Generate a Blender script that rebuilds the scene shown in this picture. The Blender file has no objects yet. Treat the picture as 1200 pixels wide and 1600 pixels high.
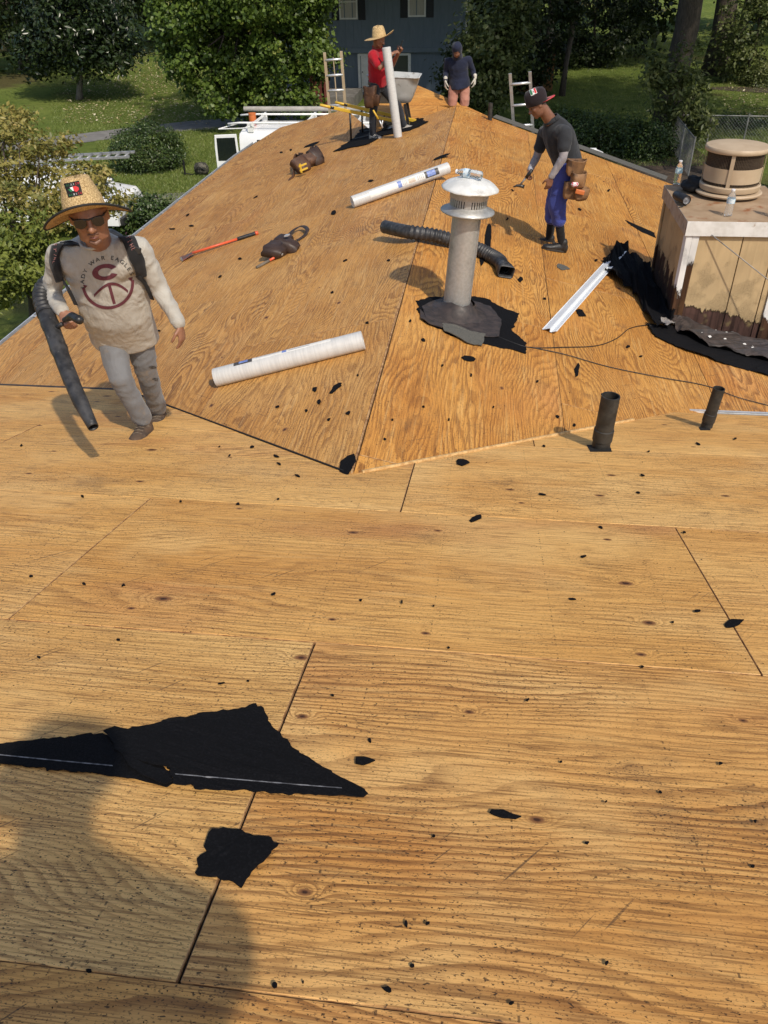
import bpy, bmesh, math, random
import numpy as np
from mathutils import Vector, Matrix, noise as mnoise
from mathutils.bvhtree import BVHTree
R_ = math.radians
random.seed(7); RNG = np.random.default_rng(7)
SC = bpy.context.scene
COL = SC.collection

# ------------------------------------------------------------------ camera
FPX, PITCH, YAW, ROLL = 1239.35, R_(35.80), R_(7.793), R_(-1.389)
fw = Vector((-math.sin(YAW)*math.cos(PITCH), math.cos(YAW)*math.cos(PITCH), -math.sin(PITCH)))
rt0 = Vector((math.cos(YAW), math.sin(YAW), 0)); up0 = rt0.cross(fw)
rt = rt0*math.cos(ROLL)+up0*math.sin(ROLL); up = -rt0*math.sin(ROLL)+up0*math.cos(ROLL)
cd = bpy.data.cameras.new('camera'); cam = bpy.data.objects.new('camera', cd); COL.objects.link(cam)
cd.sensor_fit = 'VERTICAL'; cd.sensor_height = 24.0; cd.lens = 24.0*FPX/1600.0
cd.clip_start = 0.05; cd.clip_end = 600
M = Matrix((rt, up, -fw)).transposed().to_4x4(); cam.matrix_world = M
SC.camera = cam
# ------------------------------------------------------------------ sky and sun
SUNV = Vector((-.53, .72, -1.0)).normalized()          # the way the light travels
w = bpy.data.worlds.new('World'); SC.world = w; w.use_nodes = True
nt = w.node_tree; bg = nt.nodes['Background']; sky = nt.nodes.new('ShaderNodeTexSky')
sky.sky_type = 'NISHITA'; sky.sun_disc = False
sky.sun_elevation = math.asin(-SUNV.z); sky.sun_rotation = math.atan2(-SUNV.x, -SUNV.y)
sky.dust_density = 2.0; sky.air_density = 1.0
nt.links.new(sky.outputs[0], bg.inputs[0]); bg.inputs[1].default_value = 0.15
sd = bpy.data.lights.new('sun', 'SUN'); sd.energy = 3.7; sd.angle = R_(1.2); sd.color = (1.0, .91, .77)
so = bpy.data.objects.new('sun', sd); COL.objects.link(so); so.rotation_euler = SUNV.to_track_quat('-Z', 'Y').to_euler()
SC.view_settings.view_transform = 'Standard'; SC.view_settings.look = 'None'
SC.view_settings.exposure = -0.06; SC.view_settings.gamma = 1.0
SC.render.resolution_x = 768; SC.render.resolution_y = 1024

# ------------------------------------------------------------------ surveying helpers (camera stands at the origin)
GZ = -6.6
def ray(x, y): return fw + rt*((x-600)/FPX) - up*((y-800)/FPX)
def at(x, y, Y): r = ray(x, y); return r*(Y/r.y)
def onG(x, y, z=None): r = ray(x, y); return r*((GZ if z is None else z)/r.z)
H0, S0 = 1.3707, .26885                      # near slope  z = -H0 - S0*Y
XR, ZR, T = -.64, -2.30, .225                # wing ridge and pitch
S2, YE = .37, 14.87
def onN(x, y): r = ray(x, y); return r*(-H0/(r.z+S0*r.y))
def onL(x, y): r = ray(x, y); return r*((ZR-T*XR)/(r.z-T*r.x))
def onR(x, y): r = ray(x, y); return r*((ZR+T*XR)/(r.z+T*r.x))
def zN(X, Y): return -H0-S0*Y
def zL(X, Y): return ZR+T*(X-XR)
def zR(X, Y): return ZR-T*(X-XR)
def zF(X, Y): return ZR+S2*(Y-YE)
NN = Vector((0, S0, 1)).normalized(); NL = Vector((-T, 0, 1)).normalized(); NR = Vector((T, 0, 1)).normalized()
TH = .015                                    # plywood thickness; the deck's top lies TH above those planes

# ------------------------------------------------------------------ object helpers
def tag(o, label=None, cat=None, group=None, kind=None):
    if label: o['label'] = label
    if cat: o['category'] = cat
    if group: o['group'] = group
    if kind: o['kind'] = kind
    return o
def empty(name, loc=(0, 0, 0), label=None, cat=None, group=None):
    o = bpy.data.objects.new(name, None); COL.objects.link(o); o.location = loc
    o.empty_display_size = .1
    return tag(o, label, cat, group)
def link(name, me, m=None, parent=None, smooth=False):
    o = bpy.data.objects.new(name, me); COL.objects.link(o)
    if m and not me.materials: me.materials.append(m)
    if smooth: me.polygons.foreach_set('use_smooth', [True]*len(me.polygons))
    if parent:
        o.parent = parent
        o.matrix_parent_inverse = Matrix.Translation(-Vector(wloc(parent)))
    return o
def wloc(o):
    return o.location + (wloc(o.parent)+o.matrix_parent_inverse.translation if o.parent else Vector())
class MB:
    def __init__(s): s.v = []; s.f = []
    def add(s, V, F):
        n = len(s.v); s.v += [tuple(v) for v in V]; s.f += [tuple(i+n for i in f) for f in F]; return s
    def box(s, c, size, rot=None, bev=0):
        c = Vector(c); hx, hy, hz = [a/2 for a in size]
        V = [Vector((sx*hx, sy*hy, sz*hz)) for sz in (-1, 1) for sy in (-1, 1) for sx in (-1, 1)]
        if rot is not None: V = [rot@v for v in V]
        return s.add([c+v for v in V], [(0, 2, 3, 1), (4, 5, 7, 6), (0, 1, 5, 4), (2, 6, 7, 3), (0, 4, 6, 2), (1, 3, 7, 5)])
    def beam(s, a, b, w_, h_, upv=(0, 0, 1)):
        a = Vector(a); b = Vector(b); d = b-a; x = d.normalized(); y = Vector(upv).cross(x)
        if y.length < 1e-4: y = Vector((1, 0, 0)).cross(x)
        y.normalize(); z = x.cross(y); m = Matrix((x, y, z)).transposed()
        return s.box((a+b)/2, (d.length, w_, h_), m)
    def tube(s, pts, rad, n=10, caps=True, hollow=0, squash=None):
        pts = [Vector(p) for p in pts]
        if not hasattr(rad, '__len__'): rad = [rad]*len(pts)
        d = (pts[1]-pts[0]).normalized(); u = d.orthogonal().normalized()
        V = []; F = []
        for i, p in enumerate(pts):
            a = pts[max(i-1, 0)]; b = pts[min(i+1, len(pts)-1)]; t = (b-a).normalized() if (b-a).length > 1e-9 else d
            u = (u-t*u.dot(t)).normalized(); v = t.cross(u)
            for k in range(n):
                an = 2*math.pi*k/n; V.append(p+(u*math.cos(an)+v*math.sin(an))*rad[i])
        for i in range(len(pts)-1):
            for k in range(n):
                F.append((i*n+k, i*n+(k+1) % n, (i+1)*n+(k+1) % n, (i+1)*n+k))
        if caps: F.append(tuple(range(n))[::-1]); F.append(tuple((len(pts)-1)*n+k for k in range(n)))
        return s.add(V, F)
    def lathe(s, prof, c=(0, 0, 0), n=24, ax=None, close=False):
        """prof: list of (r, z); ax: 3x3 matrix"""
        c = Vector(c); V = []; F = []
        for r, z in prof:
            for k in range(n):
                an = 2*math.pi*k/n; p = Vector((r*math.cos(an), r*math.sin(an), z))
                V.append(c+(ax@p if ax else p))
        m = len(prof)
        for i in range(m-1):
            for k in range(n): F.append((i*n+k, i*n+(k+1) % n, (i+1)*n+(k+1) % n, (i+1)*n+k))
        if close:
            F.append(tuple(range(n))[::-1]); F.append(tuple((m-1)*n+k for k in range(n)))
        return s.add(V, F)
    def loft(s, rings, n=20, caps=True):
        V = []; F = []
        for c, a, b in rings:
            for k in range(n):
                an = 2*math.pi*k/n; V.append(Vector(c)+Vector(a)*math.cos(an)+Vector(b)*math.sin(an))
        for i in range(len(rings)-1):
            for k in range(n): F.append((i*n+k, i*n+(k+1) % n, (i+1)*n+(k+1) % n, (i+1)*n+k))
        if caps: F.append(tuple(range(n))[::-1]); F.append(tuple((len(rings)-1)*n+k for k in range(n)))
        return s.add(V, F)
    def prism(s, poly, n, th):
        """poly: 3D points (flat), extruded by th along n"""
        n = Vector(n); k = len(poly); P = [Vector(p) for p in poly]
        nn = sum(((P[i]-P[0]).cross(P[(i+1) % k]-P[0]) for i in range(1, k)), Vector())
        if nn.dot(n) < 0: P = P[::-1]
        V = P+[p+n*th for p in P]
        F = [tuple(range(k))[::-1], tuple(range(k, 2*k))]+[(i, (i+1) % k, k+(i+1) % k, k+i) for i in range(k)]
        return s.add(V, F)
    def mesh(s, name):
        me = bpy.data.meshes.new(name); me.from_pydata([tuple(v) for v in s.v], [], s.f); me.update(); return me
    def build(s, name, m, parent=None, smooth=False, bev=0, seg=2, auto=None):
        o = link(name, s.mesh(name), m, parent, smooth)
        if bev:
            md = o.modifiers.new('b', 'BEVEL'); md.width = bev; md.segments = seg; md.limit_method = 'ANGLE'; md.angle_limit = R_(40)
            o.data.polygons.foreach_set('use_smooth', [True]*len(o.data.polygons))
            md2 = o.modifiers.new('w', 'WEIGHTED_NORMAL')
        if auto:
            bm = bmesh.new(); bm.from_mesh(o.data)
            for e in bm.edges:
                if len(e.link_faces) == 2 and e.calc_face_angle(0) > R_(auto): e.smooth = False
            bm.to_mesh(o.data); bm.free()
        return o
def base_at(root, *_): return root

# ------------------------------------------------------------------ material helpers
def nodes(name):
    m = bpy.data.materials.new(name); m.use_nodes = True; t = m.node_tree
    return m, t, t.nodes['Principled BSDF']
class NT:
    """tiny expression builder on a node tree"""
    def __init__(s, t): s.t = t
    def n(s, typ, **kw):
        x = s.t.nodes.new('ShaderNode'+typ)
        for k, v in kw.items(): setattr(x, k, v)
        return x
    def put(s, sock, v):
        if isinstance(v, bpy.types.NodeSocket): s.t.links.new(v, sock)
        else: sock.default_value = v
    def m(s, op, a, b=0.0, c=None):
        x = s.n('Math', operation=op); s.put(x.inputs[0], a); s.put(x.inputs[1], b)
        if c is not None: s.put(x.inputs[2], c)
        return x.outputs[0]
    def mix(s, f, a, b, blend='MIX'):
        x = s.n('Mix', data_type='RGBA', blend_type=blend); s.put(x.inputs[0], f)
        s.put(x.inputs[6], a if not isinstance(a, tuple) else (*a[:3], 1)); s.put(x.inputs[7], b if not isinstance(b, tuple) else (*b[:3], 1))
        return x.outputs[2]
    def noise(s, vec, scale=1, detail=2, rough=.5, dist=0):
        x = s.n('TexNoise'); s.put(x.inputs['Vector'], vec); x.inputs['Scale'].default_value = scale
        x.inputs['Detail'].default_value = detail; x.inputs['Roughness'].default_value = rough; x.inputs['Distortion'].default_value = dist
        return x.outputs['Fac']
    def vmul(s, v, k):
        x = s.n('VectorMath', operation='MULTIPLY'); s.put(x.inputs[0], v); s.put(x.inputs[1], k); return x.outputs[0]
    def vadd(s, v, k):
        x = s.n('VectorMath', operation='ADD'); s.put(x.inputs[0], v); s.put(x.inputs[1], k); return x.outputs[0]
    def ss(s, v, a, b, lo=0., hi=1.):
        x = s.n('MapRange', interpolation_type='SMOOTHSTEP'); s.put(x.inputs[0], v)
        for i, q in enumerate((a, b, lo, hi)): x.inputs[i+1].default_value = q
        return x.outputs[0]
    def xyz(s, v):
        x = s.n('SeparateXYZ'); s.put(x.inputs[0], v); return x.outputs
    def comb(s, a, b, c):
        x = s.n('CombineXYZ'); s.put(x.inputs[0], a); s.put(x.inputs[1], b); s.put(x.inputs[2], c); return x.outputs[0]
    def bump(s, h, strength=.3, dist=.01, normal=None):
        x = s.n('Bump'); s.put(x.inputs['Height'], h); x.inputs['Strength'].default_value = strength; x.inputs['Distance'].default_value = dist
        if normal is not None: s.put(x.inputs['Normal'], normal)
        return x.outputs[0]
def mat(name, c1, c2=None, scale=8, rough=.6, metal=0., bump=0., bscale=None, bdist=.004, spec=.5, detail=4, sharp=(.35, .65), c3=None, s3=2., t3=(.55, .7), coat=0., stretch=(1, 1, 1)):
    """two-tone noise material with optional large stains (c3) and bump"""
    m, t, b = nodes(name); q = NT(t); co = q.n('TexCoord').outputs['Object']
    if stretch != (1, 1, 1): co = q.vmul(co, stretch)
    col = None
    if c2 is not None:
        f = q.ss(q.noise(co, scale, detail, .6), *sharp); col = q.mix(f, c1, c2)
    if c3 is not None:
        f3 = q.ss(q.noise(q.vadd(co, (3.1, 7.7, 1.3)), s3, 5, .65), *t3); col = q.mix(f3, col if col is not None else c1, c3)
    if col is None: b.inputs['Base Color'].default_value = (*c1, 1)
    else: q.put(b.inputs['Base Color'], col)
    rn = q.noise(co, scale*1.7, 3); q.put(b.inputs['Roughness'], q.ss(rn, .2, .8, max(rough-.12, .03), min(rough+.12, 1)))
    b.inputs['Metallic'].default_value = metal; b.inputs['Specular IOR Level'].default_value = spec
    if coat: b.inputs['Coat Weight'].default_value = coat; b.inputs['Coat Roughness'].default_value = .08
    if bump: q.put(b.inputs['Normal'], q.bump(q.noise(co, bscale or scale*3, 4, .6), bump, bdist))
    return m

def plywood(name, light, dark, ring=(.16, .02, .02), ringk=1.0, speck=1.0, figure=1.0, red=.5, ysl=(14., 26.), freq=1.25, knot=.62, fine=1.0):
    m, t, b = nodes(name); q = NT(t)
    oc = q.n('TexCoord').outputs['Object']; oi = q.n('ObjectInfo'); rnd = oi.outputs['Random']; otint = oi.outputs['Color']; oring = oi.outputs['Alpha']
    ofs = q.comb(q.m('MULTIPLY', rnd, 37.0), q.m('MULTIPLY', rnd, 91.0), q.m('MULTIPLY', rnd, 53.0))
    p = q.vadd(oc, ofs); x, y, z = q.xyz(p)
    r2 = q.m('FRACT', q.m('MULTIPLY', rnd, 17.31)); r3 = q.m('FRACT', q.m('MULTIPLY', rnd, 41.77))
    # knots: jittered cells, some of them hold a knot of their own size
    vv = q.vmul(p, (1.9, 3.0, 0)); vo = q.n('TexVoronoi', feature='F1', voronoi_dimensions='2D'); q.put(vo.inputs['Vector'], vv)
    vo.inputs['Scale'].default_value = 1.0; vc = q.xyz(vo.outputs['Color'])
    ks = q.m('MULTIPLY_ADD', vc[1], 1.8, 1.2); d = q.m('MULTIPLY', vo.outputs['Distance'], ks)
    wob = q.noise(q.vmul(p, (9, 14, 1)), 1.0, 2, .6); d = q.m('ADD', d, q.m('MULTIPLY_ADD', wob, .035, -.0175))
    has = q.m('GREATER_THAN', vc[0], knot)
    kn = q.m('MULTIPLY', has, q.m('POWER', 2.718, q.m('MULTIPLY', q.m('MULTIPLY', d, d), -46.0)))
    # rotary-cut figure: contour lines of a stretched height field
    n1 = q.noise(q.vmul(p, (.33, 1.5, 1)), 1.0, 2.2, .45, .35)
    n2 = q.noise(q.vmul(p, (2.2, 9.0, 1)), 1.0, 3, .6)
    amp = q.m('MULTIPLY_ADD', r2, 18.0*figure, 12.0*figure)
    fld = q.m('ADD', q.m('MULTIPLY', n1, amp), q.m('MULTIPLY', y, q.m('MULTIPLY_ADD', r3, ysl[1], ysl[0])))
    fld = q.m('ADD', fld, q.m('MULTIPLY', n2, 1.3)); fld = q.m('ADD', fld, q.m('MULTIPLY', kn, 2.4))
    fr = q.m('FRACT', q.m('MULTIPLY', fld, freq))
    late = q.m('MULTIPLY', q.ss(fr, .30, .86), q.ss(fr, 1.0, .93))
    fib = q.noise(q.vmul(p, (5.0, 190.0, 1)), 1.0, 2, .6); fib2 = q.noise(q.vmul(p, (1.6, 44.0, 1)), 1.0, 3, .65)
    wear = q.ss(q.noise(q.vmul(p, (.9, 2.1, 1)), 1.3, 3, .6), .34, .66)
    lf = q.m('MULTIPLY', late, q.m('MULTIPLY_ADD', wear, .55, .36)); lf = q.m('MULTIPLY', lf, oring); lf = q.m('MULTIPLY', lf, q.ss(fib2, .25, .62, .45*ringk, 1.1*ringk))
    tone = q.ss(q.noise(q.vmul(p, (.7, 2.4, 1)), 1.0, 3, .55), .3, .72)
    base = q.mix(1.0, q.mix(tone, light, dark), otint, 'MULTIPLY')
    tint = q.mix(q.m('MULTIPLY', r3, .35), base, tuple(min(1, c*k) for c, k in zip(light, (1.06, 1.10, 1.15))))
    tint = q.mix(q.m('MULTIPLY', q.ss(q.noise(q.vmul(p, (.9, 1.3, 1)), 1.6, 3, .55), .46, .66), .42), tint, tuple(min(1, c_*k_) for c_, k_ in zip(light, (1.10, 1.26, 1.62))))
    reds = q.mix(q.m('MULTIPLY', q.ss(q.noise(q.vmul(p, (.5, 1.1, 1)), .9, 3, .6), .52, .76), red), tint, (.50, .19, .070))
    c = q.mix(lf, reds, ring)
    c = q.mix(q.m('MULTIPLY', q.ss(fib, .50, .66), .60*fine), c, (.14, .058, .018))
    c = q.mix(q.m('MULTIPLY', q.ss(fib2, .52, .74), .45), c, (.78, .475, .17))
    mot = q.noise(q.vmul(p, (9, 30, 1)), 1.0, 4, .7); c = q.mix(q.m('MULTIPLY', q.ss(mot, .53, .70), .42*fine), c, (.24, .11, .036))
    # grey scuffs and dirt
    sc = q.m('MULTIPLY', q.ss(q.noise(q.vmul(p, (2.0, 2.6, 1)), 1.0, 5, .72), .56, .74), .42)
    c = q.mix(sc, c, (.17, .105, .052))
    # scratches left by the tear-off shovels
    rx = q.m('ADD', q.m('MULTIPLY', x, .62), q.m('MULTIPLY', y, .78)); ry = q.m('SUBTRACT', q.m('MULTIPLY', y, .62), q.m('MULTIPLY', x, .78))
    scr = q.m('MULTIPLY', q.ss(q.noise(q.comb(q.m('MULTIPLY', rx, 3.0), q.m('MULTIPLY', ry, 95.0), 0.0), 1.0, 1, .5), .70, .735), q.ss(tone, .3, .8))
    c = q.mix(q.m('MULTIPLY', scr, .75), c, (.10, .058, .030))
    # knots themselves
    c = q.mix(q.m('MULTIPLY', has, q.ss(d, .10, .045)), c, (.22, .095, .035)); c = q.mix(q.m('MULTIPLY', has, q.ss(d, .045, .018)), c, (.055, .022, .011))
    # dashes of pitch, felt dust and granules
    s1 = q.noise(q.vmul(p, (1, 2.2, 1)), 88, 2, .62); mk = q.ss(wear, -.3, .8)
    sp = q.m('MULTIPLY', q.ss(s1, .622, .65), mk)
    s2 = q.noise(q.vmul(p, (1, 1.5, 1)), 150, 1, .5); sp2 = q.m('MULTIPLY', q.ss(s2, .63, .67), q.ss(sc, .0, .25, .5, 1.))
    sp = q.m('MULTIPLY', q.m('MAXIMUM', sp, sp2), .88*speck)
    # nail rows over the rafters
    lx = q.xyz(oc); nx = q.m('ABSOLUTE', q.m('SUBTRACT', q.m('FRACT', q.m('DIVIDE', lx[0], .406)), .5))
    ny = q.m('ABSOLUTE', q.m('SUBTRACT', q.m('FRACT', q.m('DIVIDE', lx[1], .023)), .5))
    nail = q.m('MULTIPLY', q.m('LESS_THAN', nx, .0058), q.m('LESS_THAN', ny, .24)); nail = q.m('MULTIPLY', nail, q.ss(fib2, .45, .6))
    sp = q.m('MAXIMUM', sp, q.m('MULTIPLY', nail, .7))
    c = q.mix(sp, c, (.022, .014, .010))
    q.put(b.inputs['Base Color'], c)
    q.put(b.inputs['Roughness'], q.ss(fib2, .2, .8, .68, .46)); b.inputs['Specular IOR Level'].default_value = .30
    hgt = q.m('ADD', q.m('MULTIPLY', fib2, 1.2), q.m('MULTIPLY', fib, .5))
    q.put(b.inputs['Normal'], q.bump(hgt, .42, .004))
    return m
def leafmat(name, a, b_, c_=None, gloss=.45, trans=.30):
    m, t, b = nodes(name); q = NT(t); at_ = q.n('Attribute', attribute_name='rnd').outputs['Fac']
    col = q.mix(q.ss(at_, .05, .7), a, b_)
    if c_ is not None: col = q.mix(q.ss(at_, .82, .98), col, c_)
    q.put(b.inputs['Base Color'], col); b.inputs['Roughness'].default_value = gloss; b.inputs['Specular IOR Level'].default_value = .4
    tr = q.n('BsdfTranslucent'); q.put(tr.inputs[0], col); mx = q.n('MixShader'); mx.inputs[0].default_value = trans
    t.links.new(b.outputs[0], mx.inputs[1]); t.links.new(tr.outputs[0], mx.inputs[2])
    t.links.new(mx.outputs[0], t.nodes['Material Output'].inputs['Surface'])
    return m
# ================================================================== materials
PLY_N = plywood('plywood_pale', (.76, .435, .138), (.60, .290, .072), ring=(.20, .075, .019), ringk=1.0, red=.75, figure=1.4, ysl=(18., 22.), freq=1.5, knot=.48)
PLY_L = plywood('plywood_brown', (.585, .298, .080), (.44, .195, .044), ring=(.15, .052, .012), figure=1.35, red=.25, ysl=(6., 12.), freq=1.9, knot=.93, ringk=.95)
PLY_R = plywood('plywood_orange', (.61, .295, .066), (.455, .180, .033), ring=(.17, .056, .012), figure=1.2, red=.45, ysl=(8., 16.), freq=1.9, knot=.93, ringk=.95)
M_EDGE = mat('plywood_edge', (.50, .30, .13), (.22, .10, .04), scale=30, rough=.8)
M_FELT = mat('black_felt', (.0045, .0045, .0055), (.010, .010, .012), scale=160, rough=.9, bump=.5, bscale=200, bdist=.003, spec=.12, sharp=(.45, .75))
M_SHING = mat('old_shingle', (.05, .048, .044), (.13, .125, .105), scale=220, rough=.95, bump=.6, bscale=300, bdist=.003)
M_DARKMET = mat('brown_flashing', (.030, .025, .024), (.055, .042, .038), scale=18, rough=.55, bump=.15, spec=.4)
M_GALV = mat('galvanised', (.40, .40, .385), (.455, .455, .44), scale=48, rough=.48, metal=.55, bump=.04, bscale=80, sharp=(.40, .62), c3=(.24, .24, .23), s3=5, t3=(.5, .75))
M_GALVW = mat('weathered_zinc', (.62, .62, .59), (.74, .74, .71), scale=9, rough=.5, metal=.15, bump=.12, bscale=16, bdist=.006, c3=(.42, .41, .38), s3=7, t3=(.55, .72))
M_WHITEP = mat('white_paint', (.72, .72, .70), (.80, .80, .78), scale=6, rough=.42, c3=(.45, .42, .36), s3=9, t3=(.6, .75))
M_ALU = mat('aluminium', (.60, .61, .62), (.72, .73, .74), scale=14, rough=.38, metal=.55)
M_BLACKPL = mat('black_plastic', (.012, .012, .013), (.026, .026, .027), scale=24, rough=.42, spec=.5, bump=.06)
M_SCUFF = mat('scuffed_black_plastic', (.016, .016, .017), (.045, .045, .047), scale=16, rough=.5, spec=.5, bump=.15, c3=(.10, .10, .098), s3=26, t3=(.60, .72))
M_ABS = mat('weathered_pipe', (.013, .012, .011), (.034, .031, .026), scale=14, rough=.62, c3=(.10, .092, .075), s3=16, t3=(.64, .76))
M_WIRE = mat('black_cord', (.010, .010, .010), rough=.5)
M_DARK = mat('shadowed_timber', (.05, .04, .03), (.08, .06, .045), scale=5, rough=.9)
M_TAN = mat('tan_house_paint', (.36, .29, .19), (.42, .34, .23), scale=4, rough=.7)
M_BLACK = mat('matt_black', (.006, .006, .006), rough=.8)

# ================================================================== ground and sky side structure
def sheet(name, poly, z, m, kind='structure'):
    b = MB(); b.add([(p[0], p[1], z) for p in poly], [tuple(range(len(poly)))]); o = b.build(name, m)
    if o.data.polygons[0].normal.z < 0: o.data.flip_normals()
    return tag(o, kind=kind)
def lawnmat():
    m, t, b = nodes('lawn'); q = NT(t); co = q.n('TexCoord').outputs['Object']
    a = q.mix(q.ss(q.noise(co, .28, 4, .6), .35, .68), (.11, .155, .030), (.175, .215, .048))
    a = q.mix(q.ss(q.noise(co, 3.0, 5, .7), .45, .75), a, (.075, .11, .022))
    a = q.mix(q.m('MULTIPLY', q.ss(q.noise(co, 14, 3, .7), .5, .75), .6), a, (.17, .19, .06))
    a = q.mix(q.m('MULTIPLY', q.ss(q.noise(co, .11, 4, .65), .56, .66), .8), a, (.085, .062, .032))
    q.put(b.inputs['Base Color'], a); b.inputs['Roughness'].default_value = .95; b.inputs['Specular IOR Level'].default_value = .1
    q.put(b.inputs['Normal'], q.bump(q.noise(co, 30, 4, .8), 1.0, .06)); return m
M_LAWN = lawnmat()
M_ROAD = mat('asphalt', (.15, .142, .132), (.20, .19, .175), scale=3, rough=.9, bump=.4, bscale=60, c3=(.15, .14, .125), s3=.5)
M_SOIL = mat('leaf_litter_soil', (.07, .045, .028), (.035, .026, .018), scale=2.5, rough=1, bump=1., bscale=14, bdist=.05, c3=(.13, .09, .055), s3=9, t3=(.58, .66))
bm_ = MB(); nx_, ny_ = 56, 56; V = []; F = []
def gz(X, Y):
    k = max(0, min(1, (Y-46)/40)); return GZ + k*k*2.0 + (max(0, min(1, (-X-15)/25))**1.5)*1.0*max(0, min(1, (Y-36)/14))
for j in range(ny_+1):
    for i in range(nx_+1):
        X = -150+300*i/nx_; Y = -60+260*j/ny_; V.append((X, Y, gz(X, Y)))
for j in range(ny_):
    for i in range(nx_): a = j*(nx_+1)+i; F.append((a, a+1, a+nx_+2, a+nx_+1))
tag(bm_.add(V, F).build('ground', M_LAWN, smooth=True), kind='structure')
tag(sheet('road', [onG(-260, 258), onG(95, 228), onG(200, 214), onG(300, 204), onG(390, 200), onG(520, 195), onG(640, 192), onG(640, 176), onG(500, 176), onG(390, 183), onG(300, 189), onG(200, 200), onG(95, 213), onG(-260, 243)], GZ+.012, M_ROAD))
tag(sheet('driveway', [onG(160, 326), onG(420, 322), onG(420, 292), onG(300, 300), onG(215, 306), onG(150, 312)], GZ+.012, M_ROAD))
tag(sheet('soil_bed', [onG(820, 250), onG(880, 236), onG(1000, 222), onG(1075, 225), onG(1130, 262), onG(1180, 330), onG(900, 420), onG(700, 300)], GZ+.01, M_SOIL))
tag(sheet('leaf_litter', [onG(1130, 110), onG(1200, 100), onG(1400, 108), onG(1400, 150), onG(1180, 145), onG(1110, 140)], GZ+.014, M_SOIL))

# ================================================================== the house with its bare roof deck
house = empty('roofed_house', (0, 6, GZ), 'house stripped to bare plywood roof deck where the crew works', 'house')
def clip(poly, x0, x1, y0, y1):
    def cut(P, ax, val, sgn):
        out = []
        for i in range(len(P)):
            a, b = P[i], P[(i+1) % len(P)]; ia = sgn*(a[ax]-val) >= -1e-9; ib = sgn*(b[ax]-val) >= -1e-9
            if ia: out.append(a)
            if ia != ib:
                t = (val-a[ax])/(b[ax]-a[ax]); out.append((a[0]+(b[0]-a[0])*t, a[1]+(b[1]-a[1])*t))
        return out
    for ax, val, s in ((0, x0, 1), (0, x1, -1), (1, y0, 1), (1, y1, -1)):
        poly = cut(poly, ax, val, s)
        if len(poly) < 3: return []
    return poly
def deck(name, origin, ex, ey, poly, rows, m, gap=.004, label=None, tint=None):
    """origin, ex (grain), ey (down slope): frame of the slope; poly in that frame; rows: (y0, y1, [x seams])"""
    ex = Vector(ex).normalized(); ey = Vector(ey).normalized(); ez = ex.cross(ey)
    if ez.z < 0: ez = -ez
    o3 = Vector(origin)
    sub = MB(); P3 = [o3+ex*a+ey*b for a, b in poly]; sub.prism([p-ez*.03 for p in P3], ez, .024)
    slope = sub.build(name, M_DARK, house)
    if label: slope['label'] = label
    for rowi, (y0, y1, xs) in enumerate(rows):
        for x0, x1 in zip(xs[:-1], xs[1:]):
            c = clip(poly, x0+gap/2, x1-gap/2, y0+gap/2, y1-gap/2)
            if len(c) < 3: continue
            ar = abs(sum(c[i][0]*c[(i+1) % len(c)][1]-c[(i+1) % len(c)][0]*c[i][1] for i in range(len(c))))/2
            if ar < .01: continue
            jx, jy = random.uniform(-.0015, .0015), random.uniform(-.0015, .0015)
            b = MB(); b.prism([(p[0]-x0, p[1]-y0, 0) for p in c], (0, 0, 1), TH+random.uniform(-.002, .0015)) if ex.cross(ey).z > 0 else b.prism([(p[0]-x0, p[1]-y0, 0) for p in c], (0, 0, -1), TH+random.uniform(-.0012, .0012))
            me = b.mesh('plywood_sheet'); me.materials.append(m); me.materials.append(M_EDGE)
            for pl in me.polygons:
                if abs(pl.normal.z) < .5: pl.material_index = 1
            s = link('plywood_sheet', me, None, slope)
            mw = Matrix((ex, ey, ex.cross(ey))).transposed().to_4x4(); mw.translation = o3+ex*(x0+jx)+ey*(y0+jy)
            s.matrix_basis = mw; s.color = tint(rowi, x0) if tint else (random.uniform(.90, 1.06),)*3+(random.uniform(.6, 1.1),)
            md = s.modifiers.new('b', 'BEVEL'); md.width = .0018; md.segments = 1
    return slope
def seams(a, b, first, step=2.438):
    xs = [a]; x = first
    while x <= a+.05: x += step
    while x-step > a+.05: x -= step
    while x < b-.05: xs.append(x); x += step
    return xs+[b]
def frows(y0, firsts, a, b, n, h=1.219):
    return [(y0+i*h, y0+(i+1)*h, seams(a, b, firsts[i % len(firsts)])) for i in range(n)]
kN = math.sqrt(1+S0*S0); kL = math.sqrt(1+T*T)
YEV = 5.15
def ntint(row, x0):
    # sheets differ: the nearest right hand one is browner and strongly figured, the far rows are paler and plainer
    if row == 2: return (.93, .86, .82, .95) if x0 > -.6 else (1.0, 1.05, 1.14, .55)
    if row == 3: return (1.0, .97, .92, .50) if x0 < .8 else (1.06, 1.06, 1.08, .42)
    if row >= 4: return (1.10, 1.12, 1.18, .40) if x0 > -.4 else (1.05, 1.06, 1.08, .48)
    return (.96, .93, .90, .9)
# near slope: frame origin at X=0, Y=1.785 (the row line in the middle of the picture)
pn = [(-5.2, -3.4*kN), (4.6, -3.4*kN), (4.6, (YEV-1.785)*kN), (-5.2, (YEV-1.785)*kN)]
deck('near_slope', (0, 1.785, zN(0, 1.785)), (1, 0, 0), (0, 1, -S0), pn,
     frows(-3*1.219, [.35, .9, -.49+.01, .905, -.33], -5.2, 4.6, 6), PLY_N, gap=.005, tint=ntint)
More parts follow.
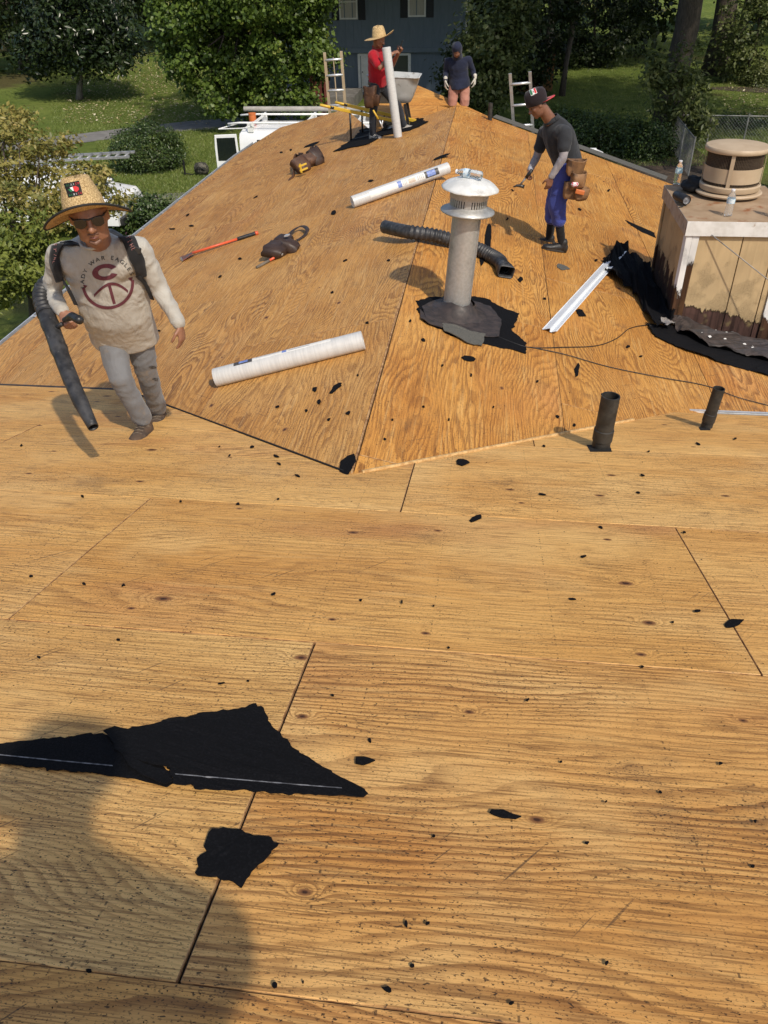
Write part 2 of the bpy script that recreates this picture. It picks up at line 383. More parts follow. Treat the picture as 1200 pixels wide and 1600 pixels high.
# wing, left slope. frame: x along +Y, y down to the left
E3 = Vector((XR, YE, ZR))
P0 = (XR, 3.461)
def toL(X, Y): return (Y, (XR-X)*kL)
pl_ = [toL(XR, 3.461), toL(-2.66, 5.15), toL(-2.66, 4.55), toL(-4.74, 4.55), toL(-4.80, 9.5), toL(-4.72, 15.5), toL(-4.42, 17.72), toL(-3.05, 17.98), toL(-1.92, 14.05), toL(XR, YE)]
deck('left_wing_slope', (XR, 0, ZR), (0, 1, 0), (-1, 0, -T), pl_, frows(.006, [5.6, 6.9, 5.1, 7.4], 3, 18.2, 4), PLY_L)
def toR(X, Y): return (Y, (X-XR)*kL)
pr_ = [toR(XR, 3.461), toR(XR, YE), toR(2.60, 12.89), toR(3.7, 12.22), toR(3.7, 4.5), toR(1.38, 4.5), toR(1.38, 5.15)]
deck('right_wing_slope', (XR, 0, ZR), (0, 1, 0), (1, 0, -T), pr_, frows(.004, [6.1, 7.3, 5.2, 6.6], 3, 15, 4), PLY_R)
# saddle beyond the end of the wing ridge
kF = math.sqrt(1+S2*S2)
def toF(X, Y): return (X, (YE-Y)*kF)
pf = [toF(XR, YE), toF(-1.92, 14.09), toF(-2.05, 15.0), toF(-1.42, 15.53), toF(-.66, 14.995), toF(0, 14.49), toF(.8, 14.0), toF(.83, 13.93), toF(.03, 14.45)]
deck('saddle_slope', (0, YE, ZR), (1, 0, 0), (0, -1, -S2), pf, frows(-2.44, [-.95, .2], -2.2, 1.2, 4, 1.219), PLY_R)
# dark drip edge and felt strip along the far edge of the right slope
b = MB()
pts = [(-.02, 14.50), (.8, 14.02), (1.8, 13.42), (2.6, 12.93)]
for (x0, y0), (x1, y1) in zip(pts[:-1], pts[1:]):
    b.prism([(x0, y0, zR(x0, y0)+.03), (x1, y1, zR(x1, y1)+.03), (x1+.06, y1+.20, zR(x1, y1)+.035), (x0+.06, y0+.20, zR(x0, y0)+.035)], (0, 0, 1), .008)
b.build('starter_shingle_strip', M_SHING, house)
# eave metal
b = MB(); b.beam((-5.2, YEV+.006, zN(0, YEV)-.05), (-2.68, YEV+.006, zN(0, YEV)-.05), .012, .10); b.build('fascia', M_DARKMET, house)
b = MB(); b.beam((1.42, YEV+.006, zN(0, YEV)-.05), (4.6, YEV+.006, zN(0, YEV)-.05), .012, .10); b.build('fascia', M_DARKMET, house)
b = MB(); b.beam((-5.2, YEV+.016, zN(0, YEV)+.010), (-2.70, YEV+.016, zN(0, YEV)+.010), .022, .010); b.build('drip_edge', M_DARKMET, house)
b = MB(); b.beam((1.44, YEV+.10, zN(0, YEV)-.018), (4.6, YEV+.10, zN(0, YEV)-.018), .020, .012); b.beam((1.44, YEV+.09, zN(0, YEV)-.05), (4.6, YEV+.09, zN(0, YEV)-.05), .006, .055); b.build('gutter', M_ALU, house)
# left gutter
g = MB(); ev = [(-4.76, 4.5), (-4.82, 9.5), (-4.74, 15.5), (-4.66, 16.6)]
prof = [(0, -.08), (-.045, -.08), (-.055, -.03), (-.058, .004), (-.066, .004), (-.066, -.004)]
V = []; F = []
for X, Y in ev:
    z = zL(X, Y)
    for dx, dz in prof: V.append((X+dx, Y, z+dz-.005))
n = len(prof)
for i in range(len(ev)-1):
    for k in range(n-1): F.append((i*n+k, i*n+k+1, (i+1)*n+k+1, (i+1)*n+k))
gt = g.add(V, F).build('gutter', M_ALU, house); gt.modifiers.new('s', 'SOLIDIFY').thickness = .004
for i in range(14):
    g = MB(); Y = 5.3+i*.8; X = np.interp(Y, [e[1] for e in ev], [e[0] for e in ev]); g.beam((X+.01, Y, zL(X, Y)-.002), (X-.062, Y, zL(X, Y)-.004), .018, .004); g.build('gutter_hanger', M_ALU, house)
g = MB()
for (x0, y0), (x1, y1) in zip(ev[:-1], ev[1:]): g.beam((x0+.012, y0, zL(x0, y0)-.06), (x1+.012, y1, zL(x1, y1)-.06), .02, .13)
g.build('fascia', M_DARKMET, house)
# walls under the eaves
def wallbox(x0, y0, x1, y1, zt):
    b = MB(); b.box(((x0+x1)/2, (y0+y1)/2, (GZ+zt)/2), (x1-x0, y1-y0, zt-GZ)); b.build('wall', M_TAN, house)
wallbox(-4.4, 4.9, 2.9, 12.0, -3.32); wallbox(-4.35, 12.0, 1.2, 13.8, -3.32); wallbox(-4.3, 13.8, -2.1, 17.5, -3.32); wallbox(-4.9, -3.0, 4.3, 4.8, -2.95)
# ridge gap strip: sliver of the left sheets standing proud
b = MB(); b.beam((XR-.004, 3.47, ZR+.003), (XR-.004, 14.86, ZR+.003), .010, .026); b.build('ridge_edge', M_EDGE, house)

M_FRESH = mat('fresh_plywood_edge', (.62, .43, .20), (.44, .26, .10), scale=40, rough=.8)
b = MB(); b.beam((XR+.05, 3.50, zN(0, 3.50)+TH+.006), (1.05, 4.874, zN(0, 4.874)+TH+.006), .014, .014, NN); b.build('valley_edge', M_FRESH, house)
b = MB(); b.beam((XR-.05, 3.50, zN(0, 3.50)+TH+.004), (-2.62, 5.115, zN(0, 5.115)+TH+.004), .010, .010, NN); b.build('valley_shade_strip', M_BLACK, house)  # black strip stands in for the shaded gap along the left valley
# ================================================================== vegetation
def leafmesh(name, C, N, S, asp=.55, rnd=None, fold=.25):
    """one folded two-triangle leaf per point: centres C, normals N, sizes S"""
    n = len(C); A = RNG.normal(size=(n, 3)); A -= (A*N).sum(1, keepdims=True)*N; A /= np.linalg.norm(A, axis=1, keepdims=True)+1e-9
    B = np.cross(N, A); s = S[:, None]
    P = np.stack([C-A*s*.5, C+B*s*asp*.5+N*s*fold*.3, C+A*s*.5, C-B*s*asp*.5+N*s*fold*.3], 1).reshape(-1, 3)
    idx = np.arange(n)*4
    T_ = np.stack([idx, idx+1, idx+2, idx, idx+2, idx+3], 1).reshape(-1)
    me = bpy.data.meshes.new(name); me.vertices.add(n*4); me.vertices.foreach_set('co', P.astype(np.float32).ravel())
    me.loops.add(n*6); me.loops.foreach_set('vertex_index', T_.astype(np.int32))
    me.polygons.add(n*2); me.polygons.foreach_set('loop_start', (np.arange(n*2)*3).astype(np.int32)); 
    me.update(calc_edges=True)
    at_ = me.attributes.new('rnd', 'FLOAT', 'FACE'); r = RNG.random(n) if rnd is None else rnd
    at_.data.foreach_set('value', np.repeat(r, 2).astype(np.float32)); me.update(); return me
def clumps(lobes, nclump, per, spread, shell=.55, flat=.7):
    """leaf centres gathered in clumps near the outside of ellipsoid lobes [(centre, radii, weight)]"""
    W = np.array([l[2] for l in lobes], float); W /= W.sum(); C = []; N = []; K = []
    for i in range(nclump):
        c, r, _ = lobes[RNG.choice(len(lobes), p=W)]; c = np.array(c); r = np.array(r)
        d = RNG.normal(size=3); d /= np.linalg.norm(d); rr = shell+(1.06-shell)*RNG.random()**.6
        cc = c+d*r*rr; k = int(per*(.5+RNG.random()))
        g = RNG.normal(size=(k, 3))*spread*np.array([1, 1, flat])*(.6+.8*RNG.random()); C.append(cc+g)
        nn = d*.55+np.array([0, 0, .55])+RNG.normal(size=(k, 3))*.55; N.append(nn)
        K.append(np.clip(RNG.random()*.55+RNG.random(k)*.45, 0, 1))
    C = np.concatenate(C); N = np.concatenate(N); N /= np.linalg.norm(N, axis=1, keepdims=True); return C, N, np.concatenate(K)
M_BARK = mat('bark', (.055, .042, .032), (.10, .08, .062), scale=6, rough=.95, bump=1., bscale=9, bdist=.05, stretch=(4, 4, .7))
M_BARKL = mat('pale_bark', (.12, .105, .085), (.19, .17, .14), scale=6, rough=.95, bump=1., bscale=9, bdist=.04, stretch=(4, 4, .8))
L_GUM = leafmat('sweetgum_leaf', (.035, .070, .012), (.125, .185, .030), (.26, .27, .055))
L_MAG = leafmat('magnolia_leaf', (.010, .020, .007), (.030, .048, .015), (.10, .11, .07), gloss=.28, trans=.08)
L_DOG = leafmat('dogwood_leaf', (.12, .135, .028), (.33, .28, .075), (.44, .32, .12))
L_DOGG = leafmat('dogwood_green_leaf', (.085, .125, .022), (.21, .24, .045), (.34, .32, .08))
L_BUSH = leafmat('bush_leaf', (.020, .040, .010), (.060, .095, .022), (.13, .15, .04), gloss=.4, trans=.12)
L_WOOD = leafmat('wood_leaf', (.014, .026, .007), (.038, .056, .014), (.085, .09, .03))  # leaf tones set dark to carry the shade of the background wood
L_LIT = leafmat('light_leaf', (.055, .08, .022), (.14, .165, .05), (.26, .25, .10))
def trunkmesh(b, base, top, r0, r1, n=9, wob=.12, seg=7):
    base = Vector(base); top = Vector(top); pts = []; rad = []
    for i in range(seg+1):
        t = i/seg; p = base.lerp(top, t); k = math.sin(t*math.pi)
        pts.append(p+Vector((random.uniform(-wob, wob)*k, random.uniform(-wob, wob)*k, 0))); rad.append((r0+(r1-r0)*t)*(1.35 if i == 0 else 1))
    b.tube(pts, rad, n)
    return pts
def tree(name, label, base, trunk_top, r0, lobes, nclump, per, spread, leaf, lm, bark=None, limbs=9, group=None, cat='tree', asp=.6, shell=.5, flat=.7, r1=None):
    t = empty(name, base, label, cat, group); b = MB(); pts = trunkmesh(b, base, trunk_top, r0, r1 or r0*.45)
    for i in range(limbs):
        c, r, _ = lobes[i % len(lobes)]; d = RNG.normal(size=3); d /= np.linalg.norm(d); e = Vector(np.array(c)+d*np.array(r)*.75)
        s = pts[min(len(pts)-1, int(len(pts)*(.45+.5*random.random())))]
        mid = s.lerp(e, .5)+Vector((random.uniform(-.2, .2), random.uniform(-.2, .2), random.uniform(-.1, .3)))
        b.tube([s, mid, e], [r0*.32, r0*.2, r0*.06], 6)
    b.build('trunk', bark or M_BARK, t, smooth=True)
    C, N, K = clumps(lobes, nclump, per, spread, shell, flat)
    S = leaf*(.6+.8*RNG.random(len(C))); link('crown', leafmesh('crown', C, N, S, asp, K), lm, t)
    return t
def bush(name, label, lobes, nclump, per, spread, leaf, lm, group=None, shell=.72, asp=.6, cat='shrub'):
    c = lobes[0][0]; t = empty(name, (c[0], c[1], GZ), label, cat, group); b = MB()
    for i in range(6):
        a = i*1.05; b.tube([(c[0]+.06*math.cos(a), c[1]+.06*math.sin(a), GZ), (c[0]+.5*math.cos(a), c[1]+.5*math.sin(a), c[2])], [.035, .015], 6)
    b.build('stem', M_BARK, t)
    C, N, K = clumps(lobes, nclump, per, spread, shell, .9); C[:, 2] = np.maximum(C[:, 2], GZ+.03)
    link('foliage', leafmesh('foliage', C, N, leaf*(.6+.8*RNG.random(len(C))), asp, K), lm, t); return t
def G3(x, y): p = onG(x, y); return (p.x, p.y, GZ)
# --- sweetgum in front of the blue house
p = at(392, 70, 37.5); zc = p.z
lob = []
for x, y, r_ in ((300, 92, 1.25), (262, 62, .8), (280, 30, 1.2), (330, 55, 1.4), (330, 120, 1.2), (350, 155, .9), (385, 100, 1.5), (390, 40, 1.6), (400, 165, 1.0), (440, 130, 1.3), (450, 75, 1.5), (455, 20, 1.4), (490, 95, 1.0), (480, 45, 1.0), (340, 0, 1.4), (400, -30, 2.2), (470, -30, 1.6), (320, -40, 1.6), (470, 160, .8)):
    Y_ = 37.5+random.uniform(-1.6, 1.2); c_ = at(x, y, Y_); lob.append((tuple(c_), (r_, r_*.95, r_*.72), r_*r_))
lob.append(((p.x, 38, zc+5.5), (3.2, 3, 2.2), 5))
tree('sweetgum_tree', 'large bright green leafy tree in front of the blue house', (p.x, 37.5, GZ), (p.x, 37.5, zc+4.5), .22, lob, 1150, 46, .21, .16, L_GUM, limbs=22, asp=.85, shell=.62)
# --- magnolia far left and its dark neighbour
b0 = G3(125, 158); k = b0[1]
q = lambda x, y, Y: tuple(at(x, y, Y))
tree('magnolia_tree', 'dark glossy evergreen tree with slim pale trunk on far lawn', b0, q(118, 40, k), .17,
     [(q(115, 30, k), (2.9, 2.6, 2.4), 3), (q(70, 75, k), (1.6, 1.6, 1.2), 1), (q(165, 70, k), (1.7, 1.6, 1.2), 1), (q(115, -60, k), (2.6, 2.4, 3), 2)], 420, 44, .32, .26, L_MAG, M_BARKL, asp=.45)
tree('shade_tree', 'dark tree with thick trunk at the top left corner', G3(40, 122), q(25, -60, 52), .42,
     [(q(10, -30, 52), (4.5, 4, 3.2), 2), (q(-60, 20, 50), (4, 3, 3), 1.5), (q(10, -130, 52), (6, 5, 4), 2)], 300, 44, .5, .30, L_WOOD)
for x, y, h, r, lab in ((252, 66, 70, .30, 'slim pine trunk rising left of the bright green tree'), (270, 84, 55, .22, 'second thinner pine trunk close behind the bright green tree'), (196, 40, 60, .32, 'dark pine trunk behind the glossy evergreen')):
    g_ = G3(x, y); zt = GZ+15
    tree('pine_tree', lab, g_, (g_[0]+.3, g_[1]+.4, zt), r, [((g_[0], g_[1], GZ+14), (3.5, 3.5, 3.0), 1)], 130, 40, .6, .30, L_WOOD, group='pines at the back of the far lawn', r1=r*.7)
# --- dogwood by the left eave
lob = [(q(-10, 240, 13.6), (1.0, 1.1, .42), 2), (q(60, 290, 13.0), (.85, 1.0, .30), 1.6), (q(-50, 300, 13.0), (1.1, 1.1, .45), 1.2), (q(-5, 195, 14.2), (.62, .7, .26), 1.0), (q(130, 285, 13.4), (.45, .6, .24), 1.0), (q(150, 318, 13.6), (.40, .6, .20), .8), (q(85, 335, 12.6), (.45, .6, .2), .8), (q(70, 235, 13.8), (.45, .6, .22), .7)]
t = tree('dogwood_tree', 'yellowing dogwood tree below the left gutter behind the man', (-7.9, 12.4, GZ), (-7.8, 12.6, -3.6), .11, lob, 230, 50, .13, .085, L_DOG, limbs=14, asp=.5, shell=.6, flat=.4)
C, N, K = clumps([(q(5, 405, 11.8), (.75, .9, .50), 2), (q(40, 360, 12.2), (.55, .8, .28), 1), (q(-50, 440, 11.5), (.9, 1.0, .6), 1)], 170, 52, .12, .5, .6)
link('lower_crown', leafmesh('crown', C, N, .085*(.6+.8*RNG.random(len(C))), .5, K), L_DOGG, t)
# --- bushes on the lawn
b0 = onG(232, 268); k = b0.y+.6
bush('round_bush', 'large rounded dark green bush on the lawn beside the road', [(q(230, 238, k), (1.28, 1.2, .92), 1)], 420, 46, .11, .075, L_BUSH)
b0 = onG(215, 362); k = b0.y
bush('leafy_bush', 'loose dark green bush close to the gutter behind the hatted man', [(q(205, 338, k), (.75, .8, .55), 1), (q(240, 330, k), (.45, .5, .4), .5)], 150, 46, .12, .09, L_BUSH, shell=.4)
# --- right hand side wood
TR = [(1040, 205, .50, 'thick dark tree trunk behind the leafy evergreen sapling'), (1116, 118, .62, 'thick straight tree trunk standing at the far right'), (851, 132, .20, 'slim grey tree trunk rising behind the man in the black cap'), (878, 150, .13, 'thin crooked tree trunk just right of the slim grey trunk'),
      (955, 74, .26, 'dark tree trunk in the deep shade of the back garden'), (800, 92, .18, 'thin dark tree trunk behind the leaning ladder')]
for i, (x, y, r, lab) in enumerate(TR):
    g_ = G3(x, y); h = 11.5 if r > .3 else 8.5
    lob = [((g_[0]-1.5, g_[1]-1, GZ+h), (5.2 if r > .3 else 3.4, 4.6, 2.4), 2), ((g_[0]+2.0, g_[1]+1.5, GZ+h+2), (4.0, 4, 2.2), 1)]+([((g_[0]+4.5, g_[1]+1.5, GZ+h+1), (5.2, 5, 2.4), 2)] if r > .3 else [])  # outer lobe on thick trunks added, unseen, to deepen the garden's shade
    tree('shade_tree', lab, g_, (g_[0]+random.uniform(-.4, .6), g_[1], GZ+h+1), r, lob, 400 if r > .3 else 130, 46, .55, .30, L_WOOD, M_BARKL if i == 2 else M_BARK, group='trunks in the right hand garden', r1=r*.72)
# unseen tall trees added out of view at right to shade the back garden
for x, Y, lab in ((9.5, 26.5, 'unseen tree added for shade beyond the chimney at the right'), (15.5, 33.0, 'unseen tree added for shade far right behind the wire fence')):
    tree('shade_tree', lab, (x, Y, GZ), (x, Y, GZ+12), .35, [((x-2.5, Y, GZ+11), (5.5, 5.5, 2.5), 2), ((x-3.5, Y+3, GZ+13), (5, 5, 2.4), 1)], 260, 46, .6, .32, L_WOOD, group='unseen trees added to shade the right hand garden')
k = 33.5
bush('evergreen_sapling', 'broad leaved glossy green sapling in front of the thick trunk', [(q(1062, 150, k), (.95, .9, 1.0), 2), (q(1085, 190, k), (.8, .8, .55), 1.3), (q(1030, 110, k), (.6, .6, .55), .6), (q(1070, 90, k), (.55, .6, .5), .5)], 150, 24, .16, .22, L_LIT, shell=.3, asp=.38, cat='tree')
for (x, y, Y, rx, rz, lab) in ((880, 205, 34, 1.3, .7, 'low dark hedge bush right behind the man in the black cap'), (945, 215, 33, 1.5, .7, 'wide dark hedge bush in the middle of the shaded hedge'), (1010, 225, 32, 1.0, .7, 'dark hedge bush beside the fence corner'), (1190, 125, 49, .9, .7, 'small bush on the lit lawn at the right edge'), (1150, 205, 38, 1.3, .5, 'scrubby growth along the wire fence')):
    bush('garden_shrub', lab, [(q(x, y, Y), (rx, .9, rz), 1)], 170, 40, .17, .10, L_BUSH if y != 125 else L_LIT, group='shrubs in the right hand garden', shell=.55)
for (x, y, Y, r, lab, lm, n) in ((772, 70, 38, (1.3, 1.2, 2.1), 'feathery light green tree at the corner of the blue house', L_LIT, 230), (838, 40, 46, (2.2, 1.6, 2.4), 'pale leafed understorey tree behind the slim grey trunk', L_WOOD, 230), (1185, 40, 50, (2.2, 1.8, 2.0), 'yellow green tree branch at the top right corner', L_LIT, 150), (930, 30, 56, (3.5, 2, 2.6), 'dark tree deep in the back garden', L_WOOD, 260), (715, 110, 39, (.5, .6, .9), 'small leafy shrub growing against the blue house corner', L_WOOD, 70)):
    c = q(x, y, Y)
    tree('understorey_tree', lab, (c[0], c[1], GZ), (c[0], c[1], c[2]+r[2]*.4), .10, [(c, r, 2), ((c[0]-.3*r[0], c[1], c[2]-.7*r[2]), (r[0]*.7, r[1]*.7, r[2]*.5), 1), ((c[0]+.4*r[0], c[1], c[2]+.6*r[2]), (r[0]*.8, r[1], r[2]*.6), 1)], n, 40, .26, .20, lm, group='small trees in the right hand garden')
# far wood that closes the view
C, N, K = [], [], []
lobw = []
for i in range(46):
    x = -46+i*2.1+random.uniform(-1, 1); Y = 60+random.uniform(0, 14); lobw.append(((x, Y, gz(x, Y)+random.uniform(1, 7)), (2.6, 2.2, 2.3), 1))
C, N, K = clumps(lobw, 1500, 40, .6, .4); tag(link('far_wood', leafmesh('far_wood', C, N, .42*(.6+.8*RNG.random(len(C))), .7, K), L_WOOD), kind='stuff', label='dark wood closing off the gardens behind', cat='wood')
for i, (x, y) in enumerate(((8, 14), (150, 8), (228, 14), (330, 5), (900, 8), (990, 20), (1075, 16), (1165, 12))):
    Y = 58+4*(i % 3); c = at(x, y, Y); b = MB(); trunkmesh(b, (c.x, Y, gz(c.x, Y)), (c.x+.4, Y, GZ+11), .28, .2); t = empty('forest_trunk', (c.x, Y, gz(c.x, Y)), ('tall dark trunk at the edge of the far wood, number %d from the left' % (i+1)) if False else ('tall dark trunk of the far wood at the upper left' if i < 4 else 'tall dark trunk of the far wood at the upper right'), 'tree', 'trunks at the edge of the far wood'); b.build('trunk', M_BARK, t, smooth=True)
# lawn: blades and fallen leaves
def scatter(px, n):
    P = []
    while len(P) < n:
        x = RNG.uniform(px[0], px[2]); y = RNG.uniform(px[1], px[3]); g_ = onG(x, y); P.append((g_.x, g_.y, gz(g_.x, g_.y)))
    return np.array(P)
def blades(name, P, hgt, lm, lab):
    n = len(P); a = RNG.uniform(0, 6.28, n); wv = np.stack([np.cos(a), np.sin(a), 0*a], 1)*.012; h = hgt*(.5+RNG.random(n))
    tip = P+np.stack([RNG.normal(size=n)*.4*h, RNG.normal(size=n)*.4*h, h], 1)
    V = np.stack([P-wv, P+wv, tip], 1).reshape(-1, 3); me = bpy.data.meshes.new(name); me.vertices.add(n*3); me.vertices.foreach_set('co', V.astype(np.float32).ravel())
    me.loops.add(n*3); me.loops.foreach_set('vertex_index', np.arange(n*3, dtype=np.int32)); me.polygons.add(n); me.polygons.foreach_set('loop_start', (np.arange(n)*3).astype(np.int32)); me.update(calc_edges=True)
    at_ = me.attributes.new('rnd', 'FLOAT', 'FACE'); at_.data.foreach_set('value', RNG.random(n).astype(np.float32))
    return tag(link(name, me, lm), lab, 'grass', kind='stuff')
L_GRASS = leafmat('grass_blade', (.10, .15, .028), (.19, .235, .055), (.28, .27, .11), trans=.2)
Pg = np.concatenate([scatter((80, 60, 420, 215), 60000), scatter((150, 200, 420, 320), 40000), scatter((820, 60, 1200, 260), 60000)])
r0 = [onG(a, b_) for a, b_ in ((95, 220), (200, 207), (300, 196), (390, 191), (520, 185))]
keep = np.ones(len(Pg), bool)
for i in range(4):
    a, b_ = r0[i], r0[i+1]; d = np.array([b_.x-a.x, b_.y-a.y]); L2 = (d*d).sum(); u = Pg[:, :2]-np.array([a.x, a.y]); tt = np.clip((u@d)/L2, 0, 1); dist = np.linalg.norm(u-tt[:, None]*d, axis=1); keep &= dist > 1.0
Pg = Pg[keep]; blades('grass', Pg, .06, L_GRASS, 'short green grass of the lawns around the house')
Pl = np.concatenate([scatter((100, 95, 330, 195), 2600), scatter((180, 90, 290, 140), 900), scatter((1130, 90, 1200, 190), 400)]); Pl[:, 2] += .05
NNl = RNG.normal(size=(len(Pl), 3))*.3+np.array([0, 0, 1]); NNl /= np.linalg.norm(NNl, axis=1, keepdims=True)
L_FALL = leafmat('fallen_leaf', (.22, .17, .06), (.42, .36, .20), (.55, .50, .36), trans=.1)
tag(link('fallen_leaves', leafmesh('fallen', Pl, NNl, .11*(.6+.8*RNG.random(len(Pl))), .6), L_FALL), 'pale fallen leaves scattered over the far lawn', 'leaves', kind='stuff')

# ================================================================== blue house
M_BLUE = mat('blue_siding', (.135, .175, .220), (.155, .195, .245), scale=3, rough=.7, bump=.2, bscale=30, stretch=(3, 3, .5))
M_GLASS = mat('window_glass', (.05, .06, .07), rough=.08, spec=.9)
M_CURT = mat('curtain', (.42, .40, .36), (.52, .50, .46), scale=6, rough=.9, stretch=(6, 1, .3))
M_SHUT = mat('dark_shutter', (.012, .015, .022), rough=.6)
YH = 46.0
bh = empty('blue_house', (at(620, 148, YH).x, YH+4, GZ), 'dark blue two storey house with vertical siding behind the roof', 'house')
xl, xr_ = at(430, 80, YH).x, at(724, 75, YH).x; zb = at(620, 80, YH).z
b = MB(); b.box(((xl+xr_)/2, YH+4, (GZ+zb)/2+.5), (xr_-xl-.3, 7.6, zb-GZ+1)); b.build('wall', M_BLUE, bh)
b = MB(); b.box(((xl+xr_)/2, YH+4, zb+1.6), (xr_-xl, 8.0, 3.2)); b.build('upper_wall', M_BLUE, bh)
n = int((xr_-xl)/.4)
for lo, hi, yy, nm in ((zb+.1, zb+3.2, YH-.005, 'batten'), (GZ, zb-.02, YH+.195, 'batten')):
    for i in range(n+1):
        x = xl+.1+i*.4
        if nm and lo == GZ and at(562, 120, YH).x-.1 < x < at(640, 120, YH).x+.3: continue
        b = MB(); b.box((x, yy-.012, (lo+hi)/2), (.045, .03, hi-lo)); b.build(nm, M_BLUE, bh)
b = MB(); b.box(((xl+xr_)/2, YH-.03, zb+.05), (xr_-xl+.04, .06, .22)); b.build('band_board', M_BLUE, bh)
b = MB(); b.box(((xl+xr_)/2, YH+.1, zb+3.35), (xr_-xl+1.6, 9.4, .18)); b.build('eave', M_WHITEP, bh)
b = MB(); b.add([(xl-.8, YH-.75, zb+3.45), (xr_+.8, YH-.75, zb+3.45), (xr_+.8, YH+4, zb+5.2), (xl-.8, YH+4, zb+5.2), (xl-.8, YH+9, zb+3.45), (xr_+.8, YH+9, zb+3.45)], [(0, 1, 2, 3), (3, 2, 5, 4), (0, 3, 4), (1, 5, 2), (0, 4, 5, 1)]); b.build('roof', M_SHING, bh)
b = MB(); b.box((xr_+.03, YH-.02, zb+1.6), (.10, .08, 3.1)); b.build('corner_trim', M_BLUE, bh)
b = MB(); b.tube([(xr_+.11, YH-.06, zb+3.2), (xr_+.11, YH-.06, GZ)], .045, 8); b.build('downspout', M_WHITEP, bh)
for x0, x1, yb in ((530, 560, 28), (637, 666, 24)):
    a_, c_ = at(x0+3, yb, YH), at(x1-3, yb, YH); wn = MB(); z0 = a_.z; x0_, x1_ = a_.x, c_.x; zt = z0+1.35
    for zz, hh in ((z0-.03, .07), (zt+.03, .07)): wn.box(((x0_+x1_)/2, YH-.04, zz), (x1_-x0_+.14, .06, hh))
    for xx in (x0_-.035, x1_+.035): wn.box((xx, YH-.042, (z0+zt)/2), (.07, .06, zt-z0))
    wn.box(((x0_+x1_)/2, YH-.04, (z0+zt)/2), (x1_-x0_, .03, .05))
    wo = wn.build('window', M_WHITEP, bh)
    b = MB(); b.box(((x0_+x1_)/2, YH-.012, (z0+zt)/2), (x1_-x0_, .012, zt-z0)); b.build('pane', M_CURT, wo)
    for xx in (x0_-.28, x1_+.28):
        b = MB(); b.box((xx, YH-.03, (z0+zt)/2), (.36, .05, zt-z0+.2))
        for j in range(12): b.box((xx, YH-.06, z0+.03+j*(zt-z0)/12), (.28, .02, .05))
        b.build('shutter', M_SHUT, bh)
a_, c_ = at(563, 148, YH+.2), at(640, 84, YH+.2); x0_, x1_ = a_.x, c_.x; z0, zt = GZ+.12, zb-.12
b = MB()
for xx, ww in ((x0_, .12), (x0_+1.0, .08), (x1_, .14)): b.box((xx, YH+.15, (z0+zt)/2), (ww, .12, zt-z0))
b.box(((x0_+x1_)/2, YH+.148, zt-.03), (x1_-x0_, .12, .10)); dr = b.build('door', M_WHITEP, bh)
b = MB(); b.box((x0_+.53, YH+.19, (z0+zt)/2), (.88, .02, zt-z0-.06)); b.build('door_leaf', M_WHITEP, dr)
b = MB(); b.box(((x0_+1.0+x1_)/2, YH+.19, (z0+zt)/2), (x1_-x0_-1.1, .02, zt-z0-.06)); b.build('pane', M_GLASS, dr)
b = MB(); b.tube([(x0_+.16, YH+.14, z0+.95), (x0_+.16, YH+.10, z0+.95)], .03, 8); b.build('handle', M_BLACKPL, dr)
# porch deck behind the near roof
b = MB(); b.box((at(480, 160, 43).x, 43.5, GZ+.25), (5, 3, .5)); tag(b.build('porch_slab', mat('porch_concrete', (.13, .12, .11), (.19, .18, .165), scale=3, rough=.9)), kind='structure')
# lattice box
M_BRICKRED = mat('red_painted_timber', (.13, .035, .025), (.17, .05, .035), scale=6, rough=.8)
c0 = at(498, 108, 40); lb = empty('lattice_well_house', (c0.x, 40, GZ), 'small dark red garden shelter with white lattice under grey roof', 'garden shelter')
for dx in (-.32, .32):
    for dy in (-.3, .3): b = MB(); b.box((c0.x+dx, 40+dy, (GZ+c0.z+.3)/2), (.12, .12, c0.z+.3-GZ)); b.build('post', M_BRICKRED, lb)
b = MB(); b.box((c0.x, 40.1, (GZ+c0.z-.45)/2), (.7, .55, c0.z-.45-GZ)); b.build('base', M_BRICKRED, lb)
b = MB(); zr = c0.z+.28; b.prism([(c0.x-.55, 39.5, zr), (c0.x, 39.5, zr+.30), (c0.x+.55, 39.5, zr)], (0, 1, 0), 1.0); b.build('roof', M_SHING, lb)
for i in range(-4, 6):
    for sg in (-1, 1):
        x0 = c0.x+i*.11; b = MB(); xa, xb = (x0-.2*sg, x0+.2*sg); xa = max(c0.x-.27, min(c0.x+.27, xa)); xb = max(c0.x-.27, min(c0.x+.27, xb))
        if abs(xb-xa) < .04: continue
        za = c0.z-.02+(xa-x0)*sg*.9; zb2 = c0.z-.02+(xb-x0)*sg*.9
        b.beam((xa, 39.68-.01*sg, za), (xb, 39.68-.01*sg, zb2), .012, .028, (0, 1, 0)); b.build('lattice_slat', M_WHITEP, lb)
# wooden fence glimpsed right of the house
M_FENCE = mat('cedar_fence', (.17, .085, .035), (.23, .12, .05), scale=4, rough=.85, stretch=(4, 4, .5))
fc = empty('board_fence', (1.0, 47, GZ), 'brown board fence glimpsed between leaves beside the blue house', 'fence')
for i in range(26): b = MB(); b.box((-1.0+i*.155, 47.2+.01*(i % 2), GZ+.95), (.145, .025, 1.9+.03*random.random())); b.build('board', M_FENCE, fc)
for z in (.4, 1.5): b = MB(); b.box((.95, 47.26, GZ+z), (4.0, .05, .09)); b.build('rail', M_FENCE, fc)
